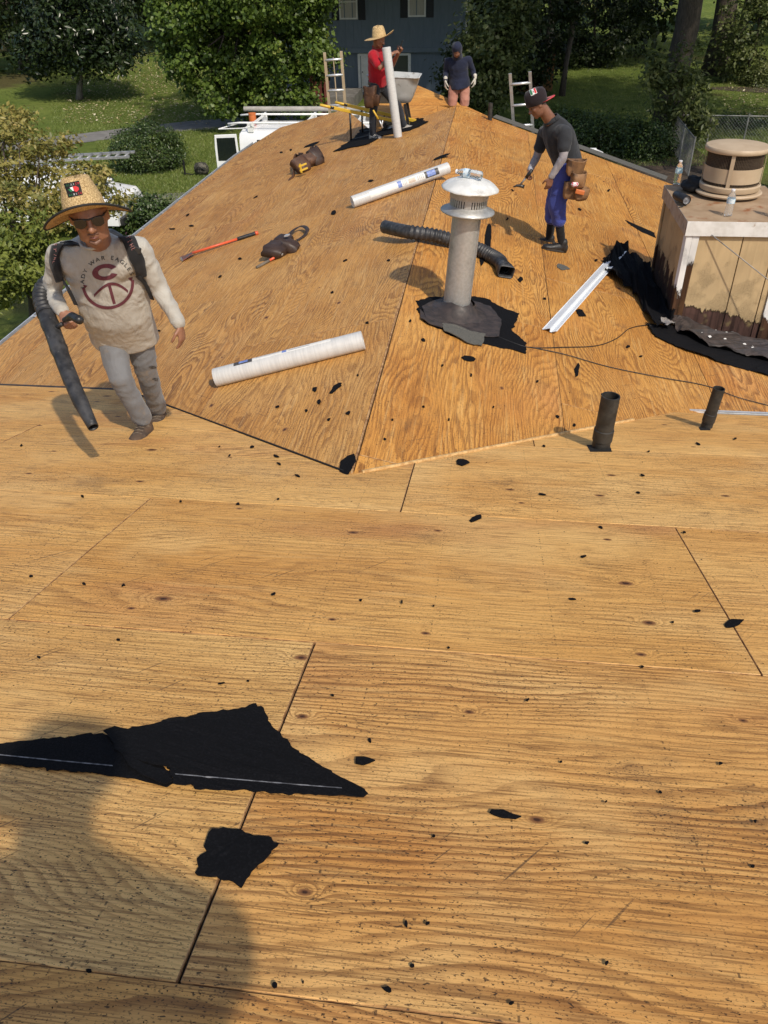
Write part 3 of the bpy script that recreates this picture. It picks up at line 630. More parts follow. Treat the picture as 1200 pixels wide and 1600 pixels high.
# chain link fence at the right
M_LINK = mat('fence_wire', (.22, .22, .21), (.32, .32, .31), scale=5, rough=.5, metal=.6)
c1 = onG(1047, 232); c2 = onG(1215, 236); c3 = onG(1075, 275)
cf = empty('wire_fence', c1, 'grey chain link fence with top rail around the back garden', 'fence')
def panel(a, b_, n, h=1.15):
    a = Vector(a); b_ = Vector(b_); a.z = b_.z = GZ; d = b_-a; L = d.length; d.normalize()
    for i in range(n+1):
        p = a.lerp(b_, i/n); m_ = MB(); m_.tube([p, p+Vector((0, 0, h+.06))], .03, 8); m_.build('post', M_LINK, cf)
    m_ = MB(); m_.tube([a+Vector((0, 0, h)), b_+Vector((0, 0, h))], .022, 8); m_.build('rail', M_LINK, cf)
    m_ = MB(); s = .11; k = int(L/s)
    for i in range(-int(h/s), k):
        for sg in (1, -1):
            x0, x1 = i*s, i*s+h; t0, t1 = max(x0, 0), min(x1, L)
            if t1-t0 < .02: continue
            z0_, z1_ = (t0-x0, t1-x0) if sg > 0 else (h-(t0-x0), h-(t1-x0)); m_.tube([a+d*t0+Vector((0, 0, z0_)), a+d*t1+Vector((0, 0, z1_))], .0035, 3, caps=False)
    tag(m_.build('wire_mesh', M_LINK, cf), kind='stuff')
panel(c1, c2, 3); panel(c1, c3, 2)
# ================================================================== vehicles
M_VAN = mat('white_van_paint', (.78, .79, .79), (.82, .82, .82), scale=1.5, rough=.25, coat=.4)
M_TYRE = mat('tyre_rubber', (.012, .012, .012), (.022, .022, .021), scale=20, rough=.8)
M_HUB = mat('steel_hub', (.45, .45, .44), rough=.35, metal=.8)
M_VGL = mat('van_glass', (.010, .014, .014), rough=.06, spec=.8)
def van(name, label, rear, length, y0, width, zroof, dirx, parts=True):
    """boxy van: rear end at x=rear running towards dirx, near side at y=y0"""
    X = lambda t: rear+dirx*t
    v = empty(name, (X(length/2), y0+width/2, GZ), label, 'van'); zs = GZ+.42; hgt = zroof-zs
    # cross-section (y, z): sides lean in towards a rounded roof
    def sec(t, k, drop):
        y_ = [0, 0, .03, .07, .14, .30, width/2, width-.30, width-.14, width-.07, width-.03, width, width]; z_ = [0, .5, .8, .92, .972, .995, 1.0, .995, .972, .92, .8, .5, 0]
        return [(X(t), y0+a, zs+hgt*b_*k-drop) for a, b_ in zip(y_, z_)]
    S = [sec(0, .97, 0), sec(.06, 1, 0), sec(length*.35, 1, 0), sec(length*.70, 1, 0), sec(length*.78, .96, 0), sec(length*.86, .60, 0), sec(length*.98, .52, 0), sec(length, .42, 0)]
    n = len(S[0]); V = [p for s in S for p in s]; F = []
    for i in range(len(S)-1):
        for k in range(n): F.append((i*n+k, i*n+(k+1) % n, (i+1)*n+(k+1) % n, (i+1)*n+k))
    F += [tuple(range(n)), tuple((len(S)-1)*n+k for k in range(n))]
    b = MB().add(V, F); o = b.build('body', M_VAN, v, smooth=True, auto=32)
    bm = bmesh.new(); bm.from_mesh(o.data); bmesh.ops.recalc_face_normals(bm, faces=bm.faces); bm.to_mesh(o.data); bm.free()
    for t in (length*.17, length*.83):
        for yy, sg in ((y0-.01, 1), (y0+width+.01, -1)):
            b = MB(); c = Vector((X(t), yy, GZ+.34)); ax = Matrix.Rotation(R_(90), 3, 'X')
            b.lathe([(.20, -.10), (.33, -.10), (.345, -.06), (.345, .06), (.33, .10), (.20, .10)], c, 24, ax); wl = b.build('wheel', M_TYRE, v, smooth=True, auto=40)
            b = MB(); b.lathe([(.0, .06*1), (.06, .07), (.19, .03), (.205, .09)], c, 20, ax); b.lathe([(.0, -.06), (.06, -.07), (.19, -.03), (.205, -.09)], c, 20, ax); b.build('rim', M_HUB, wl, smooth=True)
    for t0, t1 in ((.10, .30), (.36, .60)):
        b = MB(); b.prism([(X(length*t0), y0+.03, zs+hgt*.62), (X(length*t1), y0+.03, zs+hgt*.62), (X(length*t1), y0+.075, zs+hgt*.86), (X(length*t0), y0+.075, zs+hgt*.86)], (0, -1, .1), .035); b.build('side_window', M_VGL, v, bev=.01)
    b = MB(); b.prism([(X(length*.785), y0+.16, zs+hgt*.93), (X(length*.785), y0+width-.16, zs+hgt*.93), (X(length*.855), y0+width-.12, zs+hgt*.63), (X(length*.855), y0+.12, zs+hgt*.63)], (dirx*.9, 0, .4), .03); b.build('windscreen', M_VGL, v)
    b = MB(); b.beam((X(-.06), y0+.1, GZ+.5), (X(-.06), y0+width-.1, GZ+.5), .12, .2); b.build('bumper', M_BLACKPL, v, bev=.02)
    b = MB(); b.beam((X(length+.05), y0+.1, GZ+.5), (X(length+.05), y0+width-.1, GZ+.5), .12, .2); b.build('bumper', M_BLACKPL, v, bev=.02)
    return v, X, zs, hgt
Yv = 24.4; pr_van = at(372, 208, Yv)
v1, X, zs, hg = van('work_van', 'white work van with open rear door and roof rack behind the roof edge', pr_van.x, 5.2, Yv, 1.95, pr_van.z+.06, 1)
# open rear door, swung back along the near side
d0, d1 = X(-.02), X(-.02)-.72; zt, z0 = pr_van.z-.02, GZ+.5; yy = Yv+.02
def dface(a, z): return (d0+(d1-d0)*a, yy-.06*a, z)
b = MB(); b.prism([dface(0, z0), dface(1, z0), dface(.985, zt-.35), dface(.94, zt-.02), dface(.05, zt)], (0, -1, 0), .05); dd = b.build('rear_door', M_VAN, v1, bev=.015)
b = MB(); b.prism([dface(.10, zt-.72), dface(.90, zt-.72), dface(.87, zt-.10), dface(.12, zt-.09)], (0, -1, 0), .058); b.build('pane', M_VGL, dd, bev=.008)
b = MB(); b.prism([dface(.16, zt-1.28), dface(.84, zt-1.28), dface(.84, zt-1.0), dface(.16, zt-1.0)], (0, -1, 0), .057); b.build('plate_recess', M_BLACKPL, dd)
b = MB(); b.prism([dface(.28, zt-1.23), dface(.72, zt-1.23), dface(.72, zt-1.05), dface(.28, zt-1.05)], (0, -1, 0), .062); pl = b.build('licence_plate', M_WHITEP, dd)
# roof rack: two side rails, cross bars, stands
zr = zs+hg
for yy in (Yv+.25, Yv+1.65):
    b = MB(); b.tube([(X(-.35), yy, zr+.14), (X(0), yy, zr+.17), (X(4), yy, zr+.17)], .028, 8); b.build('rack_rail', M_WHITEP, v1, smooth=True)
for t in (.35, 1.9, 3.4):
    b = MB(); b.beam((X(t), Yv+.1, zr+.12), (X(t), Yv+1.85, zr+.12), .05, .05); b.build('rack_bar', M_WHITEP, v1)
    for yy in (Yv+.14, Yv+1.8): b = MB(); b.box((X(t), yy, zr+.06), (.18, .09, .24)); b.box((X(t)+.05, yy, zr+.16), (.06, .16, .10)); b.build('rack_foot', M_WHITEP, v1, bev=.01)
b = MB(); b.tube([(X(-.62), Yv+.15, zr+.02), (X(.1), Yv+.1, zr+.05), (X(.5), Yv+.1, zr+.1)], .016, 6); b.tube([(X(-.62), Yv+.15, zr+.02), (X(-.1), Yv+.45, zr+.12), (X(.4), Yv+.5, zr+.12)], .016, 6); b.build('rack_arm', M_WHITEP, v1)
b = MB(); b.tube([(X(-.25), Yv+1.75, zr+.30), (X(4.6), Yv+1.75, zr+.30)], .07, 10); tag(b.build('pipe_carrier', mat('grey_pvc', (.30, .28, .25), (.38, .36, .32), scale=6, rough=.6), smooth=True, auto=50), 'long grey plastic tube lying on the van roof rack', 'tube')
# orange water cooler standing behind the van rack
M_ORNG = mat("orange_plastic", (.50, .13, .03), (.56, .16, .04), scale=6, rough=.5)
c0 = at(395, 189, 25.6); wc = empty('orange_cooler', (c0.x, 25.6, zr+.15), 'small orange cooler standing on the van roof rack', 'cooler')
b = MB(); b.lathe([(.0, -.08), (.10, -.08), (.11, 0), (.11, .16), (.10, .19)], c0, 16); b.build('body', M_ORNG, wc, smooth=True, auto=40)
b = MB(); b.lathe([(.115, .18), (.115, .22), (.0, .235)], c0, 16); b.build('lid', M_ORNG, wc, smooth=True, auto=40)
Y2 = 21.0
a_ = at(172, 285, Y2); v2, X2, _, _ = van('parked_van', 'white vehicle parked under the yellowing dogwood at left edge', a_.x-5.0, 5.0, Y2, 1.9, at(100, 262, Y2).z-.25, 1)
b = MB(); b.lathe([(0, .0), (.09, .02), (.11, .09), (.0, .12)], at(170, 285, Y2-.12), 10); b.build('wing_mirror', M_VAN, v2, smooth=True)
# ladder lying over the parked vehicle's rack
M_LAD = mat('ladder_aluminium', (.26, .26, .255), (.36, .36, .35), scale=9, rough=.5, metal=.4)
def ladder(name, label, a, b_, wdir, width, nr, m, mr=None, rail=.05, rope=False):
    a = Vector(a); b_ = Vector(b_); wv = Vector(wdir).normalized()*width
    l = empty(name, a, label, 'ladder'); ax = (b_-a).normalized()
    for k in (0, 1): q_ = MB(); q_.beam(a+wv*k, b_+wv*k, rail*.55, rail, wv); q_.build('rail', m, l)
    for i in range(nr):
        p = a.lerp(b_, (i+.5)/nr); q_ = MB(); q_.tube([p, p+wv], rail*.42, 8); q_.build('rung', mr or m, l, smooth=True)
    if rope: q_ = MB(); q_.tube([a+wv*.45, b_+wv*.5-ax*.1], .012, 6); q_.build('rope', m, l)
    return l
ladder('stowed_ladder', 'grey aluminium ladder carried above the vehicle under the dogwood', at(-30, 257, 22.2), at(202, 245, 22.4), (0, 1, .1), .42, 16, M_LAD, rail=.09)
# bundle on the lawn beside the van
c0 = onG(316, 274); bp = empty('work_bag', c0, 'dark camouflage bag lying on the lawn beside the white van', 'bag')
M_CAMO = mat('camouflage_cloth', (.03, .03, .022), (.12, .11, .085), scale=12, rough=.9, sharp=(.48, .55))
b = MB(); b.loft([((c0.x+dx, c0.y, GZ+.22), (0, .15*s, 0), (0, 0, .21*s)) for dx, s in ((-.24, .5), (-.18, .9), (0, 1.05), (.18, .95), (.25, .5))], 14); b.build('body', M_CAMO, bp, smooth=True)
b = MB(); b.tube([(c0.x-.18, c0.y-.15, GZ+.2), (c0.x, c0.y-.22, GZ+.34), (c0.x+.18, c0.y-.15, GZ+.2)], .02, 6); b.build('strap', M_BLACKPL, bp)
b = MB(); b.tube([(c0.x-.62, c0.y, GZ), (c0.x-.60, c0.y-.02, GZ+.5)], .035, 7); b.tube([(c0.x-.6, c0.y, GZ+.06), (c0.x-.3, c0.y-.1, GZ+.05)], .02, 6); b.build('tool_handle', M_BLACKPL, bp)
# ================================================================== things on the roof
def jag(pts, amp, step=.02, seed=0):
    """ragged outline: subdivide the edges of a 3D polygon and push the new points in and out"""
    r = random.Random(seed); out = []; k = len(pts); c = sum((Vector(p) for p in pts), Vector())/k
    for i in range(k):
        a, b_ = Vector(pts[i]), Vector(pts[(i+1) % k]); n = max(1, int((b_-a).length/step))
        for j in range(n):
            p = a.lerp(b_, j/n); d = (p-c).normalized(); q_ = p*38+Vector((seed*1.7, 0, 0)); out.append(p+d*(amp*1.7*mnoise.noise(q_)+amp*1.2*mnoise.noise(p*130)+amp*2.2*mnoise.noise(p*11+Vector((0, seed, 0))))*(1 if j else .5))
    return out
def patchmesh(pts, nrm, th, crump=0., cuts=0, seed=0, lift=0.):
    bm = bmesh.new(); vs = [bm.verts.new(p+Vector(nrm)*lift) for p in pts]; f = bm.faces.new(vs); f.normal_update()
    if f.normal.dot(Vector(nrm)) < 0: f.normal_flip()
    bmesh.ops.triangulate(bm, faces=bm.faces[:], ngon_method='EAR_CLIP')
    for _ in range(cuts): bmesh.ops.subdivide_edges(bm, edges=bm.edges[:], cuts=1, use_grid_fill=True)
    if crump:
        for v in bm.verts:
            h = mnoise.fractal(v.co*5.5+Vector((seed*3.1, 0, 0)), 1.0, 2.0, 4); v.co += Vector(nrm)*(crump*max(0, h+.45))
    r = bmesh.ops.extrude_face_region(bm, geom=bm.faces[:]); 
    for g_ in r['geom']:
        if isinstance(g_, bmesh.types.BMVert): g_.co += Vector(nrm)*th
    bmesh.ops.recalc_face_normals(bm, faces=bm.faces[:])
    me = bpy.data.meshes.new('patch'); bm.to_mesh(me); bm.free(); return me
def patch(name, label, cat, pxs, surf, nrm, m, th=.003, amp=.006, step=.02, crump=0., cuts=0, lift=TH+.001, seed=0, group=None, parent=None):
    P = jag([surf(*p) for p in pxs], amp, step, seed+len(pxs)); o = link(name, patchmesh(P, nrm, th, crump, cuts, seed, lift), m, parent)
    return tag(o, label, cat, group) if not parent else o
# ---- metal vent stack
vb = Vector((-.213, 5.993, zR(-.213, 0)+TH)); vax = Vector((.078, 0, 1.0)).normalized(); vu = Vector((0, 1, 0)); vx = vu.cross(vax).normalized()
VM = Matrix((vx, vu, vax)).transposed()
vs = empty('vent_stack', vb, 'tall galvanised vent pipe with domed cap standing on right slope', 'vent pipe')
b = MB(); b.lathe([(.105, -.02), (.1055, .30), (.106, .60), (.106, .80)], vb, 40, VM); b.build('pipe', M_GALV, vs, smooth=True)
b = MB(); b.beam(vb+VM@Vector((.093, -.052, .0)), vb+VM@Vector((.093, -.052, .78)), .004, .012, VM@Vector((.86, -.5, 0))); b.build('pipe_seam', M_GALV, vs)
b = MB(); b.lathe([(.108, .775), (.185, .76), (.198, .768), (.196, .778), (.15, .80), (.132, .815)], vb, 40, VM); b.build('lower_flange', M_GALV, vs, smooth=True)
b = MB(); b.lathe([(.120, .80), (.120, .93)], vb, 40, VM); b.build('louvre_core', M_BLACK, vs, smooth=True)
for i in range(44):
    a = 2*math.pi*i/44; wv = .010 if i % 11 else .03; p = VM@Vector((.133*math.cos(a), .133*math.sin(a), 0)); d = VM@Vector((math.cos(a), math.sin(a), 0))
    b = MB(); b.beam(vb+p+vax*.80, vb+p+vax*.865, .012 if i % 11 else .03, .004, d); b.build('louvre', M_GALV, vs)
b = MB(); b.lathe([(.136, .865), (.140, .87), (.140, .935), (.13, .94)], vb, 40, VM); b.build('collar', M_GALV, vs, smooth=True, auto=40)
b = MB(); b.lathe([(.13, .925), (.195, .922), (.206, .926), (.207, .934), (.198, .942), (.18, .957), (.15, .975), (.11, .990), (.06, 1.0), (0, 1.003)], vb, 48, VM)
V = b.v; b.v = [tuple(Vector(v)+vax*(.006*mnoise.noise(Vector(v)*14))) for v in V]; cap_o = b.build('domed_cap', M_GALVW, vs, smooth=True, auto=60)
# skirt and ragged base
b = MB(); b.lathe([(.106, .05), (.118, .048), (.142, .012), (.150, -.01), (.146, -.02), (.115, -.02)], vb+Vector((0, 0, .03)), 36); b.build('storm_collar', M_DARKMET, vs, smooth=True)
pl = [(658, 484), (690, 470), (735, 474), (765, 485), (782, 505), (778, 532), (740, 531), (700, 520), (664, 503)]
base = patch('base_plate', None, None, pl, onR, NR, M_DARKMET, th=.004, amp=.004, step=.05, crump=.012, cuts=2, lift=TH+.008, parent=vs)
b = MB(); b.lathe([(.108, .10), (.125, .075), (.16, .03), (.23, .012), (.24, .004)], Vector((vb.x+.02, vb.y-.02, zR(vb.x+.02, 0)+TH+.004)), 36, Matrix.Rotation(R_(12.7), 3, 'Y')); b.build('boot_cone', M_DARKMET, vs, smooth=True)
patch('torn_felt_sheet', 'ragged black felt sheet around the vent pipe base', 'roofing felt', [(650, 474), (672, 468), (735, 468), (765, 472), (775, 480), (810, 494), (803, 508), (800, 520), (822, 540), (820, 557), (785, 547), (748, 541), (700, 526), (662, 506), (654, 490)], onR, NR, M_FELT, amp=.012, step=.025, crump=.006, cuts=1, seed=3)
patch('shingle_remnant', 'grey granule shingle strip left in front of the vent pipe base', 'shingle', [(688, 511), (712, 516), (735, 524), (757, 528), (752, 546), (726, 541), (713, 533), (692, 523)], onR, NR, M_SHING, th=.006, amp=.008, step=.03, crump=.012, cuts=1, lift=TH+.012, seed=5)
patch('shingle_remnant', 'small dark shingle remnant under the left of the vent base', 'shingle', [(654, 490), (668, 500), (692, 511), (690, 519), (668, 512), (655, 503)], onR, NR, M_DARKMET, th=.006, amp=.006, step=.03, crump=.02, cuts=1, lift=TH+.006, seed=9)
# ---- bottles
def bottlemat():
    m, t, b = nodes('clear_plastic'); b.inputs['Base Color'].default_value = (.93, .96, .97, 1); b.inputs['Roughness'].default_value = .06
    b.inputs['Transmission Weight'].default_value = .88; b.inputs['IOR'].default_value = 1.25; q = NT(t); co = q.n('TexCoord').outputs['Object']
    q.put(b.inputs['Normal'], q.bump(q.noise(co, 60, 2), .5, .004)); return m
M_BOT = bottlemat(); M_LBL = mat('bottle_label', (.62, .70, .74), (.20, .42, .60), scale=60, rough=.4, sharp=(.5, .6)); M_LBLB = mat('blue_bottle_label', (.35, .62, .72), (.62, .78, .82), scale=70, rough=.4)
M_CAPW = mat('white_bottle_cap', (.75, .76, .78), rough=.4)
def bottle(label, c, ax=None, s=1.0, lm=None):
    c = Vector(c); t = empty('water_bottle', c, label, 'bottle', 'water bottles on the roof')
    pr_ = [(0, .004), (.020, 0), (.030, .004), (.032, .012)]
    for i in range(7): z = .02+i*.012; pr_ += [(.0325, z), (.0308, z+.006)]
    pr_ += [(.0325, .106), (.0325, .140), (.030, .152), (.024, .172), (.0145, .188), (.0125, .193), (.0125, .2)]
    pr_ = [(r*s, z*s) for r, z in pr_]; b = MB(); b.lathe(pr_, c, 22, ax); b.build('shell', M_BOT, t, smooth=True)
    b = MB(); b.lathe([(.0333*s, .102*s), (.0333*s, .142*s)], c, 22, ax); b.build('label_band', lm or M_LBL, t, smooth=True)
    b = MB(); b.lathe([(.0155*s, .197*s), (.0158*s, .211*s), (0, .213*s)], c, 14, ax); b.build('screw_cap', M_CAPW, t, smooth=True, auto=40)
    return t
top3 = vb+vax*1.003
pA = top3+Vector((.075, -.055, .022)); dA = (top3+Vector((-.11, .02, .035))-pA).normalized(); side = dA.cross(Vector((0, 0, 1))).normalized()
bottle('crumpled clear water bottle lying on the domed vent cap', pA, Matrix((side, side.cross(dA)*-1, dA)).transposed(), .95)
ZC = -1.93
for px, py, lab, lm in ((1057, 288, 'clear water bottle with blue label at the back corner of the chimney top', M_LBLB), (1137, 337, 'clear water bottle standing at the front of the chimney top', None), (1208, 338, 'water bottle standing at the right end of the chimney top', None)):
    c = onG(px, py, ZC+.004); bottle(lab, c, None, 1.0, lm)
# ---- chimney chase
cx0, cx1, cy0, cy1 = 1.665, 2.52, 6.99, 8.13
def sidingmat(name, paint, rot, h0, hn, wob=.10, crack=True):
    m, t, b = nodes(name); q = NT(t); co = q.n('TexCoord').outputs['Object']; x, y, z = q.xyz(co)
    hrel = q.m('SUBTRACT', z, q.m('MULTIPLY_ADD', x, -T, ZR+T*XR+TH))
    ed = q.m('ADD', hrel, q.m('MULTIPLY_ADD', q.noise(q.vmul(co, (16, 7, 3.5)), 1.0, 6, .7), -wob*2, wob))
    f = q.ss(ed, h0+.006, h0-.006)
    gr = q.noise(q.vmul(co, (30, 30, 2.0)), 1.0, 3); pc = q.mix(q.ss(q.noise(co, 3, 4), .35, .7), paint, tuple(c*.82 for c in paint))
    ck = q.n('TexVoronoi', feature='DISTANCE_TO_EDGE'); q.put(ck.inputs['Vector'], q.vadd(q.vmul(co, (22, 22, 34)), q.vmul(q.comb(gr, gr, gr), (1.5, 1.5, 1.5))))
    ckf = q.m('MULTIPLY', q.ss(ck.outputs['Distance'], .05, .0), q.ss(q.m('ADD', q.noise(co, 5, 3), q.m('MULTIPLY', hrel, -.45)), .30, .45))
    if crack: pc = q.mix(q.m('MULTIPLY', ckf, .85), pc, (.09, .055, .03))
    pc = q.mix(q.m('MULTIPLY', q.ss(gr, .5, .75), .3), pc, tuple(c*.62 for c in paint))
    rc = q.mix(q.ss(gr, .35, .65), rot, tuple(c*.4 for c in rot)); rc = q.mix(q.ss(q.noise(co, 8, 3), .6, .75), rc, (.20, .15, .07))
    edge = q.m('MULTIPLY', q.ss(ed, h0+.02, h0+.004), .9)
    c = q.mix(edge, pc, (.03, .018, .012)); c = q.mix(f, c, rc); q.put(b.inputs['Base Color'], c); b.inputs['Roughness'].default_value = .8; b.inputs['Specular IOR Level'].default_value = .25
    q.put(b.inputs['Normal'], q.bump(q.m('ADD', q.m('MULTIPLY', f, -2.5), q.m('ADD', gr, q.m('MULTIPLY', ckf, -1.2))), .8, .005)); return m
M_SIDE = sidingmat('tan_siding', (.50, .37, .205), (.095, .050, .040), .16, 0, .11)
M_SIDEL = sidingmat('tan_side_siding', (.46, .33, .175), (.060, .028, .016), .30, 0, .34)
M_TRIM = sidingmat('peeling_white_trim', (.76, .76, .74), (.095, .045, .022), .26, 0, .3, crack=False)
M_TRIMI = sidingmat('rotten_white_trim', (.76, .76, .74), (.11, .052, .022), .52, 0, .14, crack=False)
M_TRIMR = sidingmat('peeling_white_trim_right', (.76, .76, .74), (.075, .036, .020), .22, 0, .22, crack=False)
M_RUST = mat('rusty_metal_top', (.30, .20, .115), (.37, .26, .16), scale=6, rough=.75, c3=(.24, .085, .025), s3=4.5, t3=(.55, .68), bump=.1)
M_FLANGE = mat('worn_white_metal', (.70, .70, .68), (.58, .57, .54), scale=10, rough=.5, c3=(.34, .26, .19), s3=8, t3=(.6, .72))
M_GREYFL = mat('bare_grey_metal', (.23, .215, .20), (.33, .31, .29), scale=12, rough=.55, metal=.3, c3=(.16, .10, .07), s3=9)
M_CAPT = mat('tan_flue_metal', (.42, .315, .205), (.48, .37, .25), scale=5, rough=.55, c3=(.33, .225, .13), s3=7, t3=(.6, .75), bump=.05)
ch = empty('chimney_chase', ((cx0+cx1)/2, (cy0+cy1)/2, zR(2.1, 0)), 'square boxed chimney with peeling tan siding and rotten base', 'chimney')
zt = ZC-.125
b = MB(); b.box(((cx0+cx1)/2, (cy0+cy1)/2, (zt+zR(cx1, 0)-.1)/2), (cx1-cx0-.03, cy1-cy0-.03, zt-zR(cx1, 0)+.1)); b.build('core', M_DARK, ch)
xs = [cx0+.012, cx0+.45, cx0+.71, cx1-.012]
for x0, x1 in zip(xs[:-1], xs[1:]):
    zb_ = zR(x1, 0)+.03; b = MB(); b.prism([(x0+.004, cy0, zR(x0, 0)+.035), (x1-.004, cy0, zb_), (x1-.004, cy0, zt), (x0+.004, cy0, zt)], (0, 1, 0), .016); b.build('siding_board', M_SIDE, ch, bev=.002, seg=1)
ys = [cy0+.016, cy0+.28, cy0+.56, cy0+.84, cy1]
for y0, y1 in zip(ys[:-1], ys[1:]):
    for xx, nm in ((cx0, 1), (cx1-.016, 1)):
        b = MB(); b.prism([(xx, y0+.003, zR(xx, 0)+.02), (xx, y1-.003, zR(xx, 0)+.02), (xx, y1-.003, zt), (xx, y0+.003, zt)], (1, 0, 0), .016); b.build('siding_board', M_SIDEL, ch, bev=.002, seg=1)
b = MB(); b.prism([(cx0-.014, cy0-.018, zR(cx0, 0)+.02), (cx0+.036, cy0-.018, zR(cx0+.036, 0)+.02), (cx0+.036, cy0-.018, zt), (cx0-.014, cy0-.018, zt)], (0, 1, 0), .016); b.build('corner_trim', M_TRIM, ch, bev=.002, seg=1)
b = MB(); b.prism([(cx0+.038, cy0-.014, zR(cx0+.04, 0)+.02), (cx0+.082, cy0-.014, zR(cx0+.082, 0)+.02), (cx0+.094, cy0-.014, zt), (cx0+.038, cy0-.014, zt)], (0, 1, 0), .013); b.build('corner_trim', M_TRIMI, ch, bev=.002, seg=1)
b = MB(); b.prism([(cx0-.016, cy0, zR(cx0, 0)+.02), (cx0-.016, cy0+.075, zR(cx0, 0)+.02), (cx0-.016, cy0+.075, zt), (cx0-.016, cy0, zt)], (1, 0, 0), .014); b.build('corner_trim', M_TRIM, ch, bev=.002, seg=1)
b = MB(); b.prism([(cx0-.016, cy1-.05, zR(cx0, 0)+.02), (cx0-.016, cy1+.012, zR(cx0, 0)+.02), (cx0-.016, cy1+.012, zt), (cx0-.016, cy1-.05, zt)], (1, 0, 0), .014); b.build('corner_trim', M_SIDEL, ch, bev=.002, seg=1)
b = MB(); b.prism([(cx1-.09, cy0-.018, zR(cx1, 0)+.02), (cx1+.012, cy0-.018, zR(cx1, 0)+.02), (cx1+.012, cy0-.018, zt), (cx1-.09, cy0-.018, zt)], (0, 1, 0), .016); b.build('corner_trim', M_TRIMR, ch, bev=.002, seg=1)
ov = .03; fx0, fx1, fy0, fy1 = cx0-ov, cx1+ov, cy0-ov, cy1+ov
b = MB(); cxm, cym = (fx0+fx1)/2, (fy0+fy1)/2
b.add([(fx0, fy0, ZC-.004), (fx1, fy0, ZC-.004), (fx1, fy1, ZC-.004), (fx0, fy1, ZC-.004), (cxm, cym, ZC+.012)], [(0, 1, 4), (1, 2, 4), (2, 3, 4), (3, 0, 4)]); tp = b.build('metal_top', M_RUST, ch)
for a, c_, m in (((fx0, fy0), (fx1, fy0), M_FLANGE), ((fx0, fy0), (fx0, fy1), M_GREYFL), ((fx1, fy0), (fx1, fy1), M_GREYFL), ((fx0, fy1), (fx1, fy1), M_GREYFL)):
    k = .004 if a[1] != c_[1] else 0; b = MB(); b.beam((a[0], a[1]+k, ZC-.062), (c_[0], c_[1]-k, ZC-.062), .005, .118); b.build('flange', m, ch, bev=.0015, seg=1)
# flue cap
fc0 = onG(1136, 306, ZC); c = Vector((fc0.x, fc0.y, ZC+.012)); ks = .98
fl = MB(); fl.lathe([(.2*ks, .0), (.285*ks, .022), (.29*ks, .035), (.28*ks, .045), (.2*ks, .05)], c, 48); flue = fl.build('flue_cap', M_CAPT, ch, smooth=True, auto=40)
b = MB(); b.lathe([(.22, .05), (.252, .058), (.258, .07), (.258, .10), (.250, .108), (.22, .11)], c, 48); b.build('base_ring', M_CAPT, flue, smooth=True, auto=40)
b = MB(); b.lathe([(.205, .10), (.205, .40)], c, 40); b.build('inner_drum', mat('flue_inside', (.03, .022, .016), (.05, .037, .026), scale=8, rough=.9), flue, smooth=True)
b = MB(); b.lathe([(.236, .135), (.240, .135), (.243, .255), (.239, .255)], c, 48); b.build('band', M_CAPT, flue, smooth=True, auto=40)
b = MB(); r_ = .235
for i in range(110): a = 2*math.pi*i/110; b.beam(c+Vector((r_*math.cos(a), r_*math.sin(a), .10)), c+Vector((r_*math.cos(a), r_*math.sin(a), .375)), .0035, .0035)
for z in np.arange(.108, .375, .012): b.lathe([(r_-.001, z-.0013), (r_+.001, z), (r_-.001, z+.0013)], c, 56)
tag(b.build('wire_screen', mat('screen_wire', (.10, .07, .045), rough=.6, metal=.4), flue), kind='stuff')
for i in range(4):
    a = R_(-108+90*i); d = Vector((math.cos(a), math.sin(a), 0)); b = MB(); b.beam(c+d*.247+Vector((0, 0, .09)), c+d*.249+Vector((0, 0, .385)), .032, .004, d); b.build('strap', M_CAPT, flue)
b = MB(); b.lathe([(.20, .375), (.262, .372), (.268, .378), (.270, .40), (.262, .412), (.20, .422), (.10, .431), (0, .434)], c, 56); b.build('lid', M_CAPT, flue, smooth=True, auto=40)
# cloth and speaker on the chimney top
sp0 = onG(1069, 322, ZC); M_GRILL = mat('speaker_cone', (.10, .10, .11), (.22, .22, .23), scale=90, rough=.5)
sx = Vector((.02, -.06, 0)).normalized(); sk = empty('portable_speaker', sp0, 'small black cylinder speaker lying on the chimney top', 'speaker')
AX = Matrix((sx.cross(Vector((0, 0, 1))), Vector((0, 0, 1)), sx)).transposed(); cc = sp0+Vector((0, .03, .05))
b = MB(); b.lathe([(0, -.16), (.035, -.155), (.040, -.14), (.040, .035), (.036, .042), (.032, .034)], cc, 24, AX); b.build('case', M_BLACKPL, sk, smooth=True, auto=40)
b = MB(); b.lathe([(.033, .033), (.028, .026), (.015, .028), (0, .034)], cc, 22, AX); b.build('driver', M_GRILL, sk, smooth=True)
b = MB(); b.tube([cc+Vector((.0, -.02, -.04)), cc+Vector((-.02, -.06, -.048)), cc+Vector((-.05, -.075, -.05))], .005, 6); b.build('carry_loop', M_BLACKPL, sk)
def lump(name, label, cat, c, r, m, amp=.25, seed=0, n=24, parent=None):
    b = MB(); V = []
    rings = []
    for i in range(n+1):
        th = math.pi*i/n
        for k in range(n):
            an = 2*math.pi*k/n; d = Vector((math.sin(th)*math.cos(an), math.sin(th)*math.sin(an), math.cos(th)))
            s = 1+amp*mnoise.fractal(d*1.7+Vector((seed, 0, 0)), 1, 2, 4); V.append(Vector(c)+Vector((d.x*r[0]*s, d.y*r[1]*s, max(d.z, -.6)*r[2]*s)))
    F = [(i*n+k, i*n+(k+1) % n, (i+1)*n+(k+1) % n, (i+1)*n+k) for i in range(n) for k in range(n)]
    o = b.add(V, F).build(name, m, parent, smooth=True); return tag(o, label, cat) if label else o
